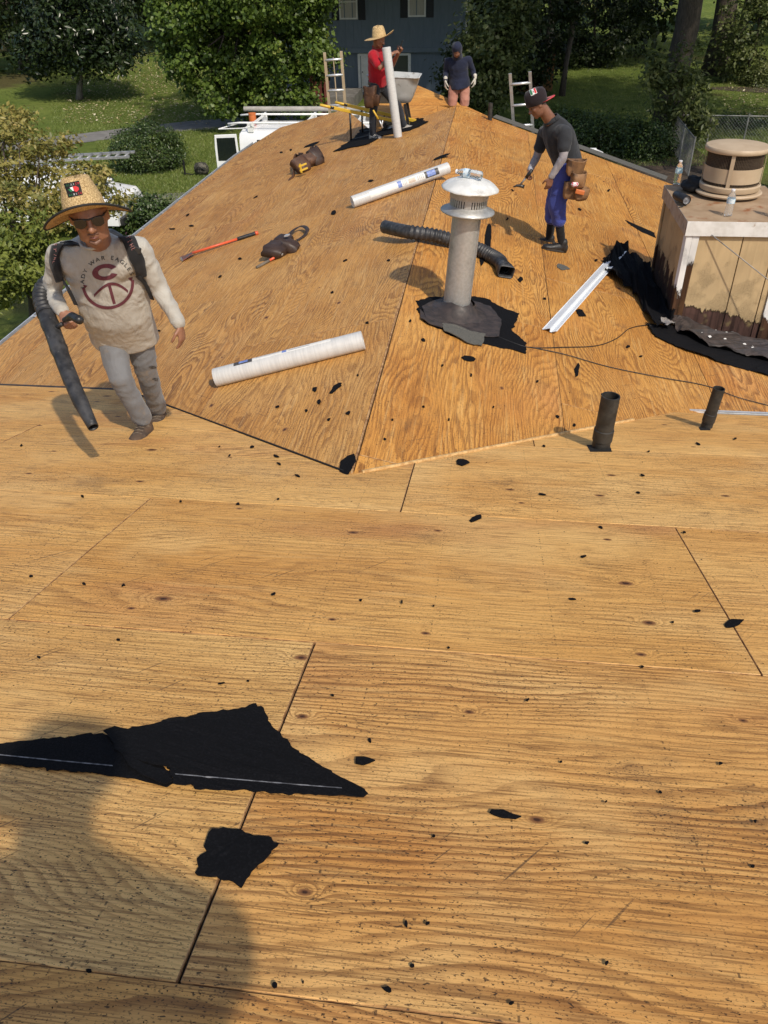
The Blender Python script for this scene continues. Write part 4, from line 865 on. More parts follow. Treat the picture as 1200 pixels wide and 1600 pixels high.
cl = onG(1090, 300, ZC); lump('black_cloth', 'crumpled black jacket piled against the flue cap', 'jacket', (cl.x, cl.y+.02, ZC+.055), (.13, .15, .075), M_BLACK, .35, 2)
# brace rod in front of the chimney
b = MB(); a_ = at(1112, 367, 6.95); c_ = at(1215, 449, 6.75); b.tube([a_, c_], .0045, 8); tag(b.build('brace_rod', M_GREYFL, smooth=True), 'thin grey metal rod slanting across the chimney front', 'rod')
# felt and flashing heaped round the chimney
patch('torn_felt_sheet', 'crumpled black felt heaped against the left side of the chimney', 'roofing felt', [(940, 412), (960, 392), (975, 390), (985, 402), (1003, 410), (1018, 440), (1046, 505), (1042, 520), (1022, 520), (1008, 500), (998, 480), (985, 458), (960, 444), (945, 432)], onR, NR, M_FELT, amp=.015, step=.03, crump=.085, cuts=2, seed=11)
patch('torn_felt_sheet', 'black felt strip along the foot of the chimney front', 'roofing felt', [(1006, 508), (1030, 512), (1060, 512), (1110, 530), (1215, 560), (1215, 596), (1160, 580), (1110, 566), (1060, 548), (1022, 530)], onR, NR, M_FELT, amp=.012, step=.03, crump=.02, cuts=2, seed=12)
patch('bent_flashing', 'bent brown metal flashing lying in front of the rotten chimney foot', 'flashing', [(1040, 501), (1062, 505), (1110, 521), (1180, 537), (1215, 546), (1215, 574), (1170, 564), (1110, 549), (1060, 530)], onR, NR, M_DARKMET, th=.004, amp=.008, step=.04, crump=.05, cuts=2, lift=TH+.02, seed=13)
patch('bent_flashing', 'pale metal flashing tip at the chimney front corner', 'flashing', [(1026, 511), (1046, 506), (1050, 518), (1036, 522)], onR, NR, M_GREYFL, th=.003, amp=.004, step=.04, crump=.05, cuts=2, lift=TH+.04, seed=14)
patch('torn_felt_sheet', 'black felt tongue up the slope left of the chimney', 'roofing felt', [(976, 346), (990, 352), (1022, 366), (1024, 374), (1004, 366), (984, 354)], onR, NR, M_FELT, amp=.01, step=.03, seed=15)
for i, (x, y) in enumerate(((1113, 527), (1128, 540), (1130, 530), (1104, 536), (1138, 546), (1170, 552), (1158, 548), (1092, 528))):
    patch('paint_flake', 'white paint flake fallen on the flashing by the chimney', 'paint flake', [(x-2.5, y-1.2), (x+1, y-2), (x+3, y+.5), (x-.5, y+1.8)], onR, NR, M_WHITEP, th=.002, amp=.002, step=.01, lift=TH+.045, seed=i, group='paint flakes by the chimney')
# ---- length of white metal trim
a_, c_ = onR(857, 523), onR(969, 397); d = (c_-a_).normalized(); s_ = NR.cross(d).normalized()
b = MB(); prof = [(-.062, .012), (-.056, .010), (-.004, .040), (.003, .012), (.012, .012), (.048, .036), (.054, .034)]
V = []; 
for p in (a_, c_):
    for u_, h_ in prof: V.append(p+s_*u_*-1+NR*(h_+TH))
n = len(prof); b.add(V, [(k, k+1, n+k+1, n+k) for k in range(n-1)]); o = b.build('metal_trim', mat('white_aluminium_trim', (.72, .75, .78), (.66, .69, .72), scale=3, rough=.55))
o.modifiers.new('s', 'SOLIDIFY').thickness = .002; tag(o, 'long white folded metal trim strip lying beside the chimney', 'metal trim')
# ---- rolls of underlayment
def rollmat():
    m, t, b = nodes('wrapped_roll'); q = NT(t); co = q.n('TexCoord').outputs['Object']; z = q.xyz(co)[2]
    f = q.noise(q.comb(q.m('MULTIPLY', z, 1.0), q.m('MULTIPLY', q.xyz(co)[0], .12), 0.0), 90, 4, .7); g_ = q.noise(co, 7, 4, .6)
    c = q.mix(q.ss(f, .4, .62), (.56, .56, .545), (.49, .49, .48)); c = q.mix(q.m('MULTIPLY', q.ss(g_, .5, .72), .45), c, (.62, .62, .61)); q.put(b.inputs['Base Color'], c); b.inputs['Roughness'].default_value = .38
    q.put(b.inputs['Normal'], q.bump(f, .12, .002)); return m
M_ROLL = rollmat(); M_PAPER = mat('paper_label', (.74, .73, .69), (.66, .65, .61), scale=40, rough=.6); M_PRINTB = mat('blue_print', (.10, .16, .42), (.22, .30, .58), scale=50, rough=.5); M_PRINTK = mat('black_print', (.03, .03, .035), (.09, .085, .08), scale=70, rough=.5); M_CORE = mat('cardboard_core', (.28, .22, .15), rough=.9)
M_PRINTT = mat('tan_print', (.46, .37, .29), (.58, .48, .40), scale=60, rough=.5); M_PRINTG = mat('grey_print', (.33, .33, .34), rough=.6)
def roll(label, a, b_, r, lab_ang=None, blocks=(), upv=Vector((0, 0, 1))):
    """roll from a to b; local z along the axis so the wrap rings follow it"""
    a = Vector(a); b_ = Vector(b_); ax = (b_-a).normalized(); L = (b_-a).length; sx_ = upv.cross(ax).normalized(); sy_ = ax.cross(sx_)
    R3 = Matrix((sx_, sy_, ax)).transposed(); t = empty('underlayment_roll', a, label, 'roll', 'rolls of white underlayment')
    mw = R3.to_4x4(); mw.translation = a
    def part(nm, mb, m, par=t, **k): o = mb.build(nm, m, par, **k); o.matrix_basis = mw; return o
    mb = MB(); mb.lathe([(r*.93, 0), (r*.99, .002), (r, .012), (r*1.004, L*.3), (r*.998, L*.6), (r, L-.012), (r*.99, L-.002), (r*.93, L)], (0, 0, 0), 40); part('wrap', mb, M_ROLL, smooth=True, auto=50)
    for z0 in (0, L): mb = MB(); mb.lathe([(r*.94, z0), (r*.75, z0+(.003 if z0 == 0 else -.003)), (r*.60, z0), (r*.45, z0+(.002 if z0 == 0 else -.002)), (r*.34, z0), (r*.34, z0+(.10 if z0 == 0 else -.10)), (0, z0+(.10 if z0 == 0 else -.10))], (0, 0, 0), 30); part('roll_end', mb, M_PAPER if z0 == 0 else M_GALVW, smooth=True, auto=50)
    for nm, m, a0, a1, s0, s1, e in blocks:
        mb = MB(); n = 10; V = []
        for i in range(n+1):
            an = R_(a0+(a1-a0)*i/n)
            for s in (s0, s1): V.append(((r*1.006+e)*math.cos(an), (r*1.006+e)*math.sin(an), s*L))
        mb.add(V, [(2*i, 2*i+2, 2*i+3, 2*i+1) for i in range(n)]); o = part(nm, mb, m, smooth=True)
    return t
r = .0655
# label strips are given as angles about the axis (0 = towards up x axis, 90 = up)
blk1 = [('paper_label', M_PAPER, 70, 112, .27, .80, .0005), ('printed_block', M_PRINTK, 66, 114, .15, .275, .0006), ('printed_block', M_PRINTB, 74, 104, .185, .245, .0012), ('printed_block', M_PRINTB, 76, 106, .475, .505, .0012), ('printed_block', M_PRINTG, 84, 90, .30, .46, .0012), ('printed_block', M_PRINTG, 92, 98, .52, .66, .0012)]
roll('white wrapped underlayment roll lying nearest on the left slope', onL(342, 606)+NL*(r+TH), onL(572, 548)+NL*(r+TH), r, None, blk1)
blk2 = [('paper_label', M_PAPER, 120, 182, .17, .70, .0005), ('printed_block', M_PRINTK, 118, 186, .735, .88, .0006), ('printed_block', M_PRINTB, 124, 178, .76, .845, .0012), ('printed_block', M_PRINTB, 120, 184, .455, .495, .0012), ('printed_block', M_PAPER, 120, 184, .69, .736, .0008), ('printed_block', M_PRINTT, 136, 176, .565, .635, .0012)]+[('printed_block', M_PRINTG, 132, 174, .66+.018*i, .665+.018*i, .0014) for i in range(4)]+[('printed_block', M_PRINTG, 128, 176, .51+.015*i, .514+.015*i, .0012) for i in range(3)]
roll('white underlayment roll with printed label lying across the ridge', onL(553, 327)+NL*(r+TH), onL(703, 275)+NL*(r+TH+.01), r, None, blk2)
# ---- black flexible downspout
hp = [onL(607, 377)+NL*.14, onL(640, 381)+NL*.115, onR(672, 384)+NR*.10, onR(705, 390)+NR*.085, onR(738, 400)+NR*.078, onR(762, 411)+NR*.076, onR(776, 420)+NR*.076, onR(783, 430)+NR*.074]
def spline(P, n):
    out = []; P = [P[0]*2-P[1]]+P+[P[-1]*2-P[-2]]
    for i in range(1, len(P)-2):
        for j in range(n):
            t = j/n; a, b_, c_, d_ = P[i-1], P[i], P[i+1], P[i+2]
            out.append(.5*((2*b_)+(c_-a)*t+(2*a-5*b_+4*c_-d_)*t*t+(3*b_-a-3*c_+d_)*t**3))
    return out+[P[-2]]
sp = spline(hp, 22); fh = empty('flexible_downspout', hp[3], 'black corrugated flexible downspout lying behind the vent pipe', 'hose'); N_ = len(sp)
b = MB(); rad = []
for i in range(N_):
    k = i/(N_-1); rad.append(.060+(.0055*(1 if (i//2) % 2 else -1) if .16 < k < .90 else .002*(1 if i % 6 < 1 else 0)))
b.tube(sp, rad, 22, caps=False); o = b.build('hose', M_SCUFF, fh, smooth=True); o.modifiers.new('s', 'SOLIDIFY').thickness = .003
e = sp[-1]; d = (sp[-1]-sp[-6]).normalized(); u_ = NR.cross(d).normalized()
b = MB(); V = []; n = 24
for dd_, a_, c_, pw in ((-.03, .062, .062, 1.0), (.0, .066, .060, .8), (.03, .070, .056, .5), (.11, .072, .052, .32)):
    for k_ in range(n):
        an = 2*math.pi*(k_+.5)/n; ca, sa = math.cos(an), math.sin(an); V.append(e+d*dd_+u_*a_*math.copysign(abs(ca)**pw, ca)+NR*c_*math.copysign(abs(sa)**pw, sa))
b.add(V, [(i*n+k_, i*n+(k_+1) % n, (i+1)*n+(k_+1) % n, (i+1)*n+k_) for i in range(3) for k_ in range(n)]); o = b.build('outlet', M_SCUFF, fh, smooth=True, auto=45); o.modifiers.new('s', 'SOLIDIFY').thickness = .004
b = MB(); b.loft([(e-d*.10, u_*.05, NR*.05), (e-d*.099, u_*.04, NR*.04)], 16); b.build('inner_wall', M_BLACK, fh)
# ---- plumbing pipes through the deck
def pipe(label, foot, h, r, lean, m, surfn):
    foot = Vector(foot); t = empty('plumbing_pipe', foot, label, 'pipe', 'vent pipes through the deck'); ax = (Vector((0, 0, 1))+Vector(lean)).normalized(); q_ = ax.to_track_quat('Z', 'Y').to_matrix()
    b = MB(); b.lathe([(r, -.05), (r, h*.15), (r*1.10, h*.16), (r*1.10, h*.36), (r, h*.37), (r, h), (r*.86, h), (r*.86, h*.3), (0, h*.3)], foot, 28, q_); b.build('tube', m, t, smooth=True, auto=40)
    return t
f1 = onN(938, 703); f2 = onN(1103, 671)
pipe('thick black plumbing pipe standing on the near slope', f1+NN*TH, .345, .053, (.03, 0, 0), M_ABS, NN)
pipe('thinner black plumbing pipe near the right eave', f2+NN*TH, .285, .037, (.07, 0, 0), M_ABS, NN)
f3 = onR(765, 189); pipe('short dark plumbing pipe at the far end of the right slope', f3+NR*TH, .25, .035, (0, 0, 0), M_ABS, NR)
patch('pipe_hole', 'dark square hole cut in the deck around the thick pipe', 'hole', [(916, 699), (922, 710), (956, 710), (952, 699)], onN, NN, M_BLACK, th=.001, amp=.001, step=.2, lift=TH+.0008)
patch('pipe_hole', 'dark slot cut in the deck around the thinner pipe', 'hole', [(1091, 671), (1094, 676), (1110, 676), (1109, 671)], onN, NN, M_BLACK, th=.001, amp=.001, step=.2, lift=TH+.0008)
# ---- cords
def cord(label, px, rad=.004):
    P = [onR(*p)+NR*(TH+.006+.004*(i % 2)) for i, p in enumerate(px)]; b = MB(); b.tube(spline(P, 8), rad, 7); tag(b.build('power_cord', M_WIRE, smooth=True), label, 'cord')
cord('thin black cord looping from the vent base towards the chimney', [(692, 500), (730, 507), (765, 524), (800, 540), (830, 547), (880, 547), (930, 544), (962, 533), (982, 517), (1008, 512), (1022, 514)], .0035)
cord('thin black cord trailing across the lower right slope', [(826, 546), (880, 558), (950, 577), (1030, 594), (1100, 606), (1150, 625), (1210, 640)], .0035)
# ---- shingle shovel
M_ORED = mat('orange_red_paint', (.60, .085, .03), (.66, .11, .04), scale=8, rough=.35, c3=(.30, .10, .06), s3=14, t3=(.62, .74))
a_, c_ = onL(303, 402), onL(403, 368); a_ += NL*.05; c_ += NL*.03; d = (c_-a_).normalized(); s_ = NL.cross(d).normalized()
sh = empty('roofing_shovel', a_, 'orange roofing shovel with black grip lying on the left slope', 'shovel')
b = MB(); b.tube([a_, a_.lerp(c_, .70)], .014, 10); b.build('shaft', M_ORED, sh, smooth=True)
b = MB(); b.tube([a_.lerp(c_, .69), a_.lerp(c_, .72), a_.lerp(c_, .95), a_.lerp(c_, .97)], [.016, .021, .021, .026], 10); b.build('grip', M_BLACKPL, sh, smooth=True)
b = MB(); b.tube([a_.lerp(c_, .965), c_+d*.012], [.025, .02], 10); b.build('end_knob', M_ORED, sh, smooth=True)
e = a_-d*.13-NL*.03; b = MB(); b.prism([a_+s_*.03+d*.02, a_-s_*.03+d*.02, e-s_*.105, e+s_*.105], NL, .006); b.build('blade', mat('worn_blade', (.28, .07, .035), (.13, .09, .075), scale=9, rough=.5, metal=.3), sh)
for k in range(7): f = e+s_*(-.09+.03*k); b = MB(); b.prism([f+s_*.011, f-s_*.011, f-d*.02], NL, .005); b.build('tooth', M_GREYFL, sh)
# ---- tool belts on the slope
M_LEATH = mat('brown_leather', (.085, .038, .018), (.055, .024, .012), scale=10, rough=.6, bump=.3, c3=(.15, .075, .038), s3=8)
M_LEATHD = mat('dark_leather', (.030, .016, .011), (.050, .028, .018), scale=10, rough=.55, bump=.3)
M_LEATHT = mat('tan_leather', (.24, .125, .052), (.13, .064, .028), scale=7, rough=.7, bump=.6, bscale=40, c3=(.055, .028, .014), s3=9, t3=(.5, .66))
M_YEL = mat('yellow_paint', (.62, .38, .03), (.68, .44, .05), scale=6, rough=.45, c3=(.30, .18, .03), s3=12, t3=(.64, .75))
def pouch(parent, c, ax, upv, w_, h_, d_, m, seed=0, nm='pouch'):
    """stiff leather pouch, boxy, open at the top with a pocket sewn on the front"""
    ax = Vector(ax).normalized(); upv = Vector(upv).normalized(); fr = ax.cross(upv); c = Vector(c); n = 24
    def rings(c0, w0, h0, d0, lev, sd_):
        V = []
        for t, kw, kd in lev:
            for k_ in range(n):
                an = 2*math.pi*k_/n; ca, sa = math.cos(an), math.sin(an); ca = math.copysign(abs(ca)**.55, ca); sa = math.copysign(abs(sa)**.55, sa)
                v = c0+upv*h0*(t-.5)+ax*w0/2*kw*ca+fr*d0/2*kd*sa; p_ = v*11+Vector((seed+sd_, 0, 3))
                V.append(v+Vector((mnoise.noise(p_), mnoise.noise(p_+Vector((5, 5, 0))), mnoise.noise(p_+Vector((0, 9, 9)))))*.020+upv*(.018*mnoise.noise(Vector((ca*1.5, sa*1.5, seed+sd_))) if t > .9 else 0))
        return V
    lev = ((0, .35, .30), (.04, .78, .6), (.25, .95, .95), (.6, 1.0, 1.0), (.97, 1.08, .92), (1.0, 1.03, .84), (.94, .92, .70), (.5, .85, .5))
    b = MB(); F = [(i*n+k_, i*n+(k_+1) % n, (i+1)*n+(k_+1) % n, (i+1)*n+k_) for i in range(len(lev)-1) for k_ in range(n)]+[tuple(range(n))[::-1], tuple((len(lev)-1)*n+k_ for k_ in range(n))]
    b.add(rings(c, w_, h_, d_, lev, 0), F); o = b.build(nm, m, parent, smooth=True, auto=38)
    return o
def strapm(parent, pts, w_, m, nrm, nm='strap', th=.004):
    P = spline([Vector(p) for p in pts], 8); V = []
    for i, p in enumerate(P):
        t = (P[min(i+1, len(P)-1)]-P[max(i-1, 0)]).normalized(); s = Vector(nrm).cross(t).normalized(); V += [p-s*w_/2, p+s*w_/2]
    b = MB(); b.add(V, [(2*i, 2*i+1, 2*i+3, 2*i+2) for i in range(len(P)-1)]); o = b.build(nm, m, parent, smooth=True); o.modifiers.new('s', 'SOLIDIFY').thickness = th; return o
def onLn(x, y, h): return onL(x, y)+NL*h
t = empty('tool_belt', onL(440, 395), 'dark leather tool belt with hammer lying on the left slope', 'tool belt', 'tool belts lying on the left slope')
dirY = (onL(465, 372)-onL(425, 405)).normalized(); sdv = NL.cross(dirY).normalized()
pouch(t, onLn(436, 402, .07), dirY, (sdv*.9+NL*.35), .27, .20, .13, M_LEATHD, 1); pouch(t, onLn(458, 394, .06), dirY, (sdv*.8+NL*.5), .16, .16, .12, M_LEATHD, 2); pouch(t, onLn(446, 382, .05), dirY, (sdv*.95+NL*.2), .24, .15, .08, M_LEATHD, 3)
strapm(t, [onLn(450, 380, .06), onLn(462, 366, .05), onLn(475, 362, .06), onLn(483, 368, .06), onLn(476, 373, .03), onLn(465, 380, .03)], .045, M_LEATHD, NL); strapm(t, [onLn(440, 385, .06), onLn(428, 392, .05), onLn(423, 396, .02)], .05, M_LEATHD, NL)
b = MB(); b.box(onLn(453, 383, .105), (.055, .045, .012), Matrix((dirY, sdv, NL)).transposed()); b.build('buckle', M_ALU, t)
hm = empty('claw_hammer', onL(430, 410), 'hammer with orange grip stuck in the dark tool belt', 'hammer')
h0, h1 = onLn(437, 405, .04), onLn(402, 422, .025); d = (h1-h0).normalized(); b = MB(); b.tube([h0.lerp(h1, .42), h1], [.013, .015], 10); b.build('handle', mat('worn_grip', (.12, .10, .075), (.18, .155, .12), scale=12, rough=.7), hm, smooth=True)
b = MB(); b.tube([h0, h0.lerp(h1, .44)], [.013, .013], 10); b.build('grip', M_ORED, hm, smooth=True)
b = MB(); b.tube([h0+NL*.05+sdv*.05, h0+NL*.03, h0-sdv*.05], [.016, .018, .016], 8); b.build('head', M_GALV, hm, smooth=True)
t = empty('tool_belt', onL(482, 262), 'brown leather tool belt with yellow tool further up the left slope', 'tool belt', 'tool belts lying on the left slope')
dirY = (onL(505, 258)-onL(465, 275)).normalized(); sdv = NL.cross(dirY).normalized()
pouch(t, onLn(474, 270, .10), dirY, (sdv*.7+NL*.7), .24, .24, .16, M_LEATH, 4); pouch(t, onLn(486, 263, .11), dirY, (sdv*.6+NL*.8), .30, .16, .14, M_LEATH, 5); pouch(t, onLn(497, 258, .10), dirY, (sdv*.5+NL*.8), .20, .26, .18, M_LEATHD, 6)
strapm(t, [onLn(480, 262, .19), onLn(468, 262, .18), onLn(463, 268, .12), onLn(460, 278, .03), onLn(452, 284, .01)], .055, M_LEATH, sdv); strapm(t, [onLn(488, 258, .16), onLn(492, 250, .18), onLn(503, 250, .18), onLn(508, 256, .10)], .045, M_LEATHD, sdv)
b = MB(); c0 = onLn(474, 276, .13)
for k in (-.03, .03): b.beam(c0+sdv*-.06+NL*k-dirY*.07, c0+sdv*-.06+NL*k+dirY*.07, .02, .02)
b.beam(c0-sdv*.06-dirY*.05+NL*-.06, c0-sdv*.06-dirY*.04+NL*.06, .02, .02); b.build('yellow_tool', M_YEL, t)
# ---- wheelbarrow
wbm = mat('grey_barrow_tray', (.38, .39, .38), (.48, .49, .48), scale=5, rough=.55, c3=(.20, .19, .17), s3=7, t3=(.55, .68), bump=.1)
WY = 14.15
wb = empty('wheelbarrow', at(612, 212, WY), 'grey wheelbarrow with yellow handles behind the man in red', 'wheelbarrow')
wc = at(612, 203, WY)
b = MB(); AXw = Matrix.Rotation(R_(90), 3, 'X'); b.lathe([(.09, -.035), (.145, -.04), (.165, -.02), (.165, .02), (.145, .04), (.09, .035)], wc, 24, AXw); wl = b.build('wheel', M_TYRE, wb, smooth=True, auto=50)
b = MB(); b.lathe([(0, -.03), (.095, -.02), (.095, .02), (0, .03)], wc, 18, AXw); b.build('rim', M_HUB, wl, smooth=True)
for (x0, y0, Y0_), (x1, y1, Y1_) in (((500, 164, WY-.32), (640, 194, WY-.08)), ((524, 160, WY+.32), (650, 189, WY+.1))):
    a_, c_ = at(x0, y0, Y0_), at(x1, y1, Y1_); b = MB(); b.beam(a_.lerp(c_, .12), c_, .035, .05); b.build('handle', M_YEL, wb, bev=.006)
    b = MB(); b.tube([a_, a_.lerp(c_, .13)], .022, 8); b.build('grip', M_YEL, wb, smooth=True); b = MB(); b.tube([a_.lerp(c_, .115), a_.lerp(c_, .155)], .026, 8); b.build('grip_collar', M_BLACKPL, wb, smooth=True)
    lg = a_.lerp(c_, .33); b = MB(); b.tube([lg, Vector((lg.x+.0, lg.y, zL(lg.x, 0)+TH+.01))], .016, 8); b.tube([Vector((lg.x, lg.y, zL(lg.x, 0)+TH+.012)), Vector((lg.x+.3, lg.y, zL(lg.x+.3, 0)+TH+.012)), a_.lerp(c_, .62)], .014, 8); b.build('leg', M_BLACKPL, wb, smooth=True)
# tray: tapered tub tipped up at the front
def trayring(t, k, hz):
    tl, tr_ = at(578, 114, WY), at(656, 118, WY); bl, br = at(590, 158, WY), at(643, 158, WY); L_, R__ = tl.lerp(bl, t), tr_.lerp(br, t); dy = .34*(1-t)+.22*t
    c4 = [L_+Vector((0, -dy, 0)), R__+Vector((0, -dy*.85, 0)), R__+Vector((0, dy*.85, 0)), L_+Vector((0, dy, 0))]; cen = sum(c4, Vector())/4; out = []
    for i in range(4):
        a, b_ = c4[i], c4[(i+1) % 4]
        for s in (.08, .3, .5, .7, .92): out.append(cen+(a.lerp(b_, s)-cen)*k)
    return out
V = []; rr = [trayring(0, 1.04, 0), trayring(0, 1.0, 0), trayring(.35, 1, 0), trayring(.7, 1, 0), trayring(.95, .97, 0), trayring(1, .85, 0)]
n = 20; V = [p for r_2 in rr for p in r_2]; F = [(i*n+k, i*n+(k+1) % n, (i+1)*n+(k+1) % n, (i+1)*n+k) for i in range(len(rr)-1) for k in range(n)]+[tuple((len(rr)-1)*n+k for k in range(n))]
o = MB().add(V, F).build('tray', wbm, wb, smooth=True, auto=70); o.modifiers.new('s', 'SOLIDIFY').thickness = .006
for dy in (-.16, .16):
    a_ = at(634, 160, WY)+Vector((0, dy, 0)); c_ = at(640, 194, WY)+Vector((0, dy, 0)); b = MB(); b.beam(a_, c_, .03, .045, (1, 0, 0)); b.build('tray_brace', M_BLACKPL, wb)
patch('torn_felt_sheet', 'black felt sheet spread under the wheelbarrow', 'roofing felt', [(520, 240), (548, 222), (565, 204), (600, 198), (640, 186), (662, 188), (668, 194), (640, 206), (600, 214), (575, 228), (545, 234)], onL, NL, M_FELT, amp=.03, step=.08, crump=.01, cuts=1, seed=21)
# ---- ladders leaning at the far eaves
def extr(p0, p1, z): d = p1-p0; return p0+d*((z-p0.z)/d.z)
a_, c_ = at(516, 184, 18.25), at(507, 82, 18.1); e_ = at(533, 80, 18.1); gb = extr(a_, c_, GZ)
ladder('extension_ladder', 'tan extension ladder with rope standing behind the far left eave', gb, c_, e_-c_, (e_-c_).length, 17, mat('tan_ladder_rail', (.40, .31, .20), (.46, .37, .25), scale=6, rough=.5), M_ALU, rail=.055, rope=True)
a_, c_ = at(802, 190, 14.75), at(797, 115, 14.6); e_ = at(828, 112, 14.6); gb = extr(a_, c_, GZ)
ladder('aluminium_ladder', 'grey aluminium ladder leaning at far edge behind the man in the cap', gb, c_, e_-c_, (e_-c_).length, 15, M_LAD, M_ALU, rail=.05)
# small white bracket on the far edge behind the capped man
b = MB(); p = onR(926, 238)+NR*.03; b.box(p, (.10, .12, .05)); b.beam(p+Vector((.05, 0, 0)), p+Vector((.14, -.1, -.02)), .02, .03); tag(b.build('edge_bracket', M_WHITEP, bev=.006), 'small white metal bracket on the far edge of the right slope', 'bracket')
# ================================================================== felt in the foreground
felt_strip = patch('felt_strip', 'long black felt strip running off the left edge', 'roofing felt', [(-90, 1178), (0, 1172), (90, 1163), (165, 1157), (200, 1160), (245, 1195), (272, 1234), (262, 1240), (210, 1226), (100, 1212), (0, 1202), (-90, 1196)], onN, NN, M_FELT, amp=.006, step=.010, crump=.004, cuts=1, seed=31)
felt_big = patch('felt_sheet', 'large triangular sheet of torn black felt in the foreground', 'roofing felt', [(163, 1156), (180, 1147), (202, 1153), (300, 1131), (368, 1117), (396, 1110), (414, 1122), (430, 1152), (470, 1188), (520, 1220), (560, 1240), (574, 1252), (568, 1259), (460, 1253), (350, 1246), (272, 1241), (268, 1216), (215, 1203), (180, 1180)], onN, NN, M_FELT, amp=.006, step=.010, crump=.010, cuts=2, lift=TH+.005, seed=32)
patch('felt_flap', 'small folded felt flap where the two foreground felts overlap', 'roofing felt', [(190, 1190), (225, 1207), (268, 1222), (271, 1236), (258, 1241), (226, 1226), (205, 1212)], onN, NN, M_FELT, amp=.003, step=.012, lift=TH+.013, seed=33)
patch('felt_scrap', 'square black felt scrap across the plywood seam in the foreground', 'roofing felt', [(328, 1315), (350, 1306), (380, 1310), (405, 1322), (437, 1333), (422, 1345), (400, 1372), (378, 1399), (358, 1388), (330, 1380), (305, 1374), (308, 1352)], onN, NN, M_FELT, amp=.006, step=.010, crump=.012, cuts=2, seed=34)
# ---- loose scraps, each one a thing
def scrap(label, x, y, wpx, hpx, ang, surf, nrm, seed, m=None, group=None, crump=.004):
    r = random.Random(seed); ca, sa = math.cos(R_(ang)), math.sin(R_(ang)); pts = []
    for k in range(8):
        a = 2*math.pi*k/8; rr_ = r.uniform(.6, 1.1); u_, v_ = math.cos(a)*wpx/2*rr_, math.sin(a)*hpx/2*rr_; pts.append((x+u_*ca-v_*sa, y+u_*sa+v_*ca))
    return patch('felt_scrap', label, 'felt scrap', pts, surf, nrm, m or M_FELT, th=.003, amp=.003, step=.012, crump=crump, cuts=0, lift=TH+.002, seed=seed, group=group)
S_ = [('black felt scrap at the front end of the wing ridge', 545, 732, 26, 40, 30, onL, NL), ('black felt tab under the edge of the right slope', 723, 727, 24, 12, 5, onN, NN), ('curled black scrap in the middle of the near slope', 744, 816, 26, 9, -20, onN, NN), ('black scrap on the right hand plywood seam', 1143, 981, 34, 14, -15, onN, NN), ('black felt scrap near the middle of the foreground sheet', 785, 1283, 56, 14, 6, onN, NN), ('oval black scrap right of the triangular felt', 568, 1198, 32, 14, 0, onN, NN),
      ('slim black scrap on the left slope under the near roll', 526, 610, 26, 9, -40, onL, NL), ('small black scrap below the middle of the near roll', 493, 612, 10, 9, 0, onL, NL), ('black strip of felt beside the vent behind the hose', 762, 372, 14, 62, 5, onR, NR), ('lower black strip of felt below the hose', 753, 402, 12, 40, 8, onR, NR), ('black felt scrap under the white trim strip', 906, 492, 20, 12, 30, onR, NR), ('grey shingle chip below the capped man', 878, 420, 24, 10, 15, onR, NR), ('small black scrap between vent base and cord', 732, 564, 24, 10, 5, onR, NR), ('black scrap on the right slope under the cord', 900, 582, 9, 22, 10, onR, NR),
      ('black scrap to the right of the far roll on the ridge', 812, 440, 11, 9, 0, onR, NR), ('long thin felt sliver above the far roll', 690, 248, 30, 5, -22, onL, NL), ('felt sliver on the far left slope', 487, 228, 28, 5, -22, onL, NL), ('black flake between tool belt and far roll', 522, 335, 12, 8, -30, onL, NL), ('dark chip near the shovel grip', 376, 407, 7, 4, 0, onL, NL), ('black felt curl below the hatted man on the valley', 276, 634, 22, 8, 10, onN, NN)]
for i, s in enumerate(S_): scrap(s[0], s[1], s[2], s[3], s[4], s[5], s[6], s[7], 100+i, m=M_SHING if 'grey' in s[0] else None)
near_bits = [(50, 908, 12, 6), (427, 937, 14, 6), (132, 919, 9, 6), (194, 921, 10, 6), (563, 945, 12, 7), (628, 949, 6, 10), (677, 955, 8, 5), (893, 943, 24, 7), (372, 793, 10, 6), (283, 790, 8, 5), (435, 786, 8, 5), (465, 749, 14, 6), (436, 730, 12, 6), (394, 703, 12, 6), (359, 717, 9, 4), (343, 703, 7, 4), (505, 675, 5, 9), (495, 688, 18, 8), (432, 718, 16, 7), (130, 782, 9, 5), (34, 701, 8, 5), (850, 702, 8, 5), (1003, 748, 12, 6), (996, 775, 10, 5), (1090, 698, 14, 5), (1148, 690, 8, 5), (1013, 710, 8, 4), (1068, 838, 9, 5), (938, 830, 12, 6), (846, 778, 20, 5), (910, 876, 18, 7), (1088, 963, 16, 8), (1050, 980, 10, 6), (823, 1103, 12, 8), (1002, 1050, 9, 7), (876, 1200, 10, 6), (578, 1166, 8, 12), (634, 1455, 8, 22), (668, 1456, 14, 8), (644, 1520, 9, 7), (946, 1517, 14, 12), (141, 1530, 12, 9), (79, 1212, 22, 8), (430, 1552, 10, 9), (798, 1580, 16, 10), (916, 1328, 10, 8), (1178, 1295, 8, 6), (1174, 1364, 9, 7), (604, 1558, 22, 14), (474, 1546, 8, 9), (1030, 1248, 8, 6), (945, 1264, 9, 7), (1124, 1203, 9, 7), (677, 1316, 9, 7), (265, 1210, 10, 5), (62, 1036, 9, 6), (186, 1008, 10, 6), (388, 1072, 8, 5), (346, 1076, 24, 7), (520, 1095, 9, 6), (700, 1020, 9, 5)]
for i, (x, y, w_, h_) in enumerate(near_bits): scrap('small black felt crumb lying on the bare near slope', x, y, w_*.66, h_*.62, random.uniform(-25, 25), onN, NN, 300+i, group='felt crumbs on the near slope')
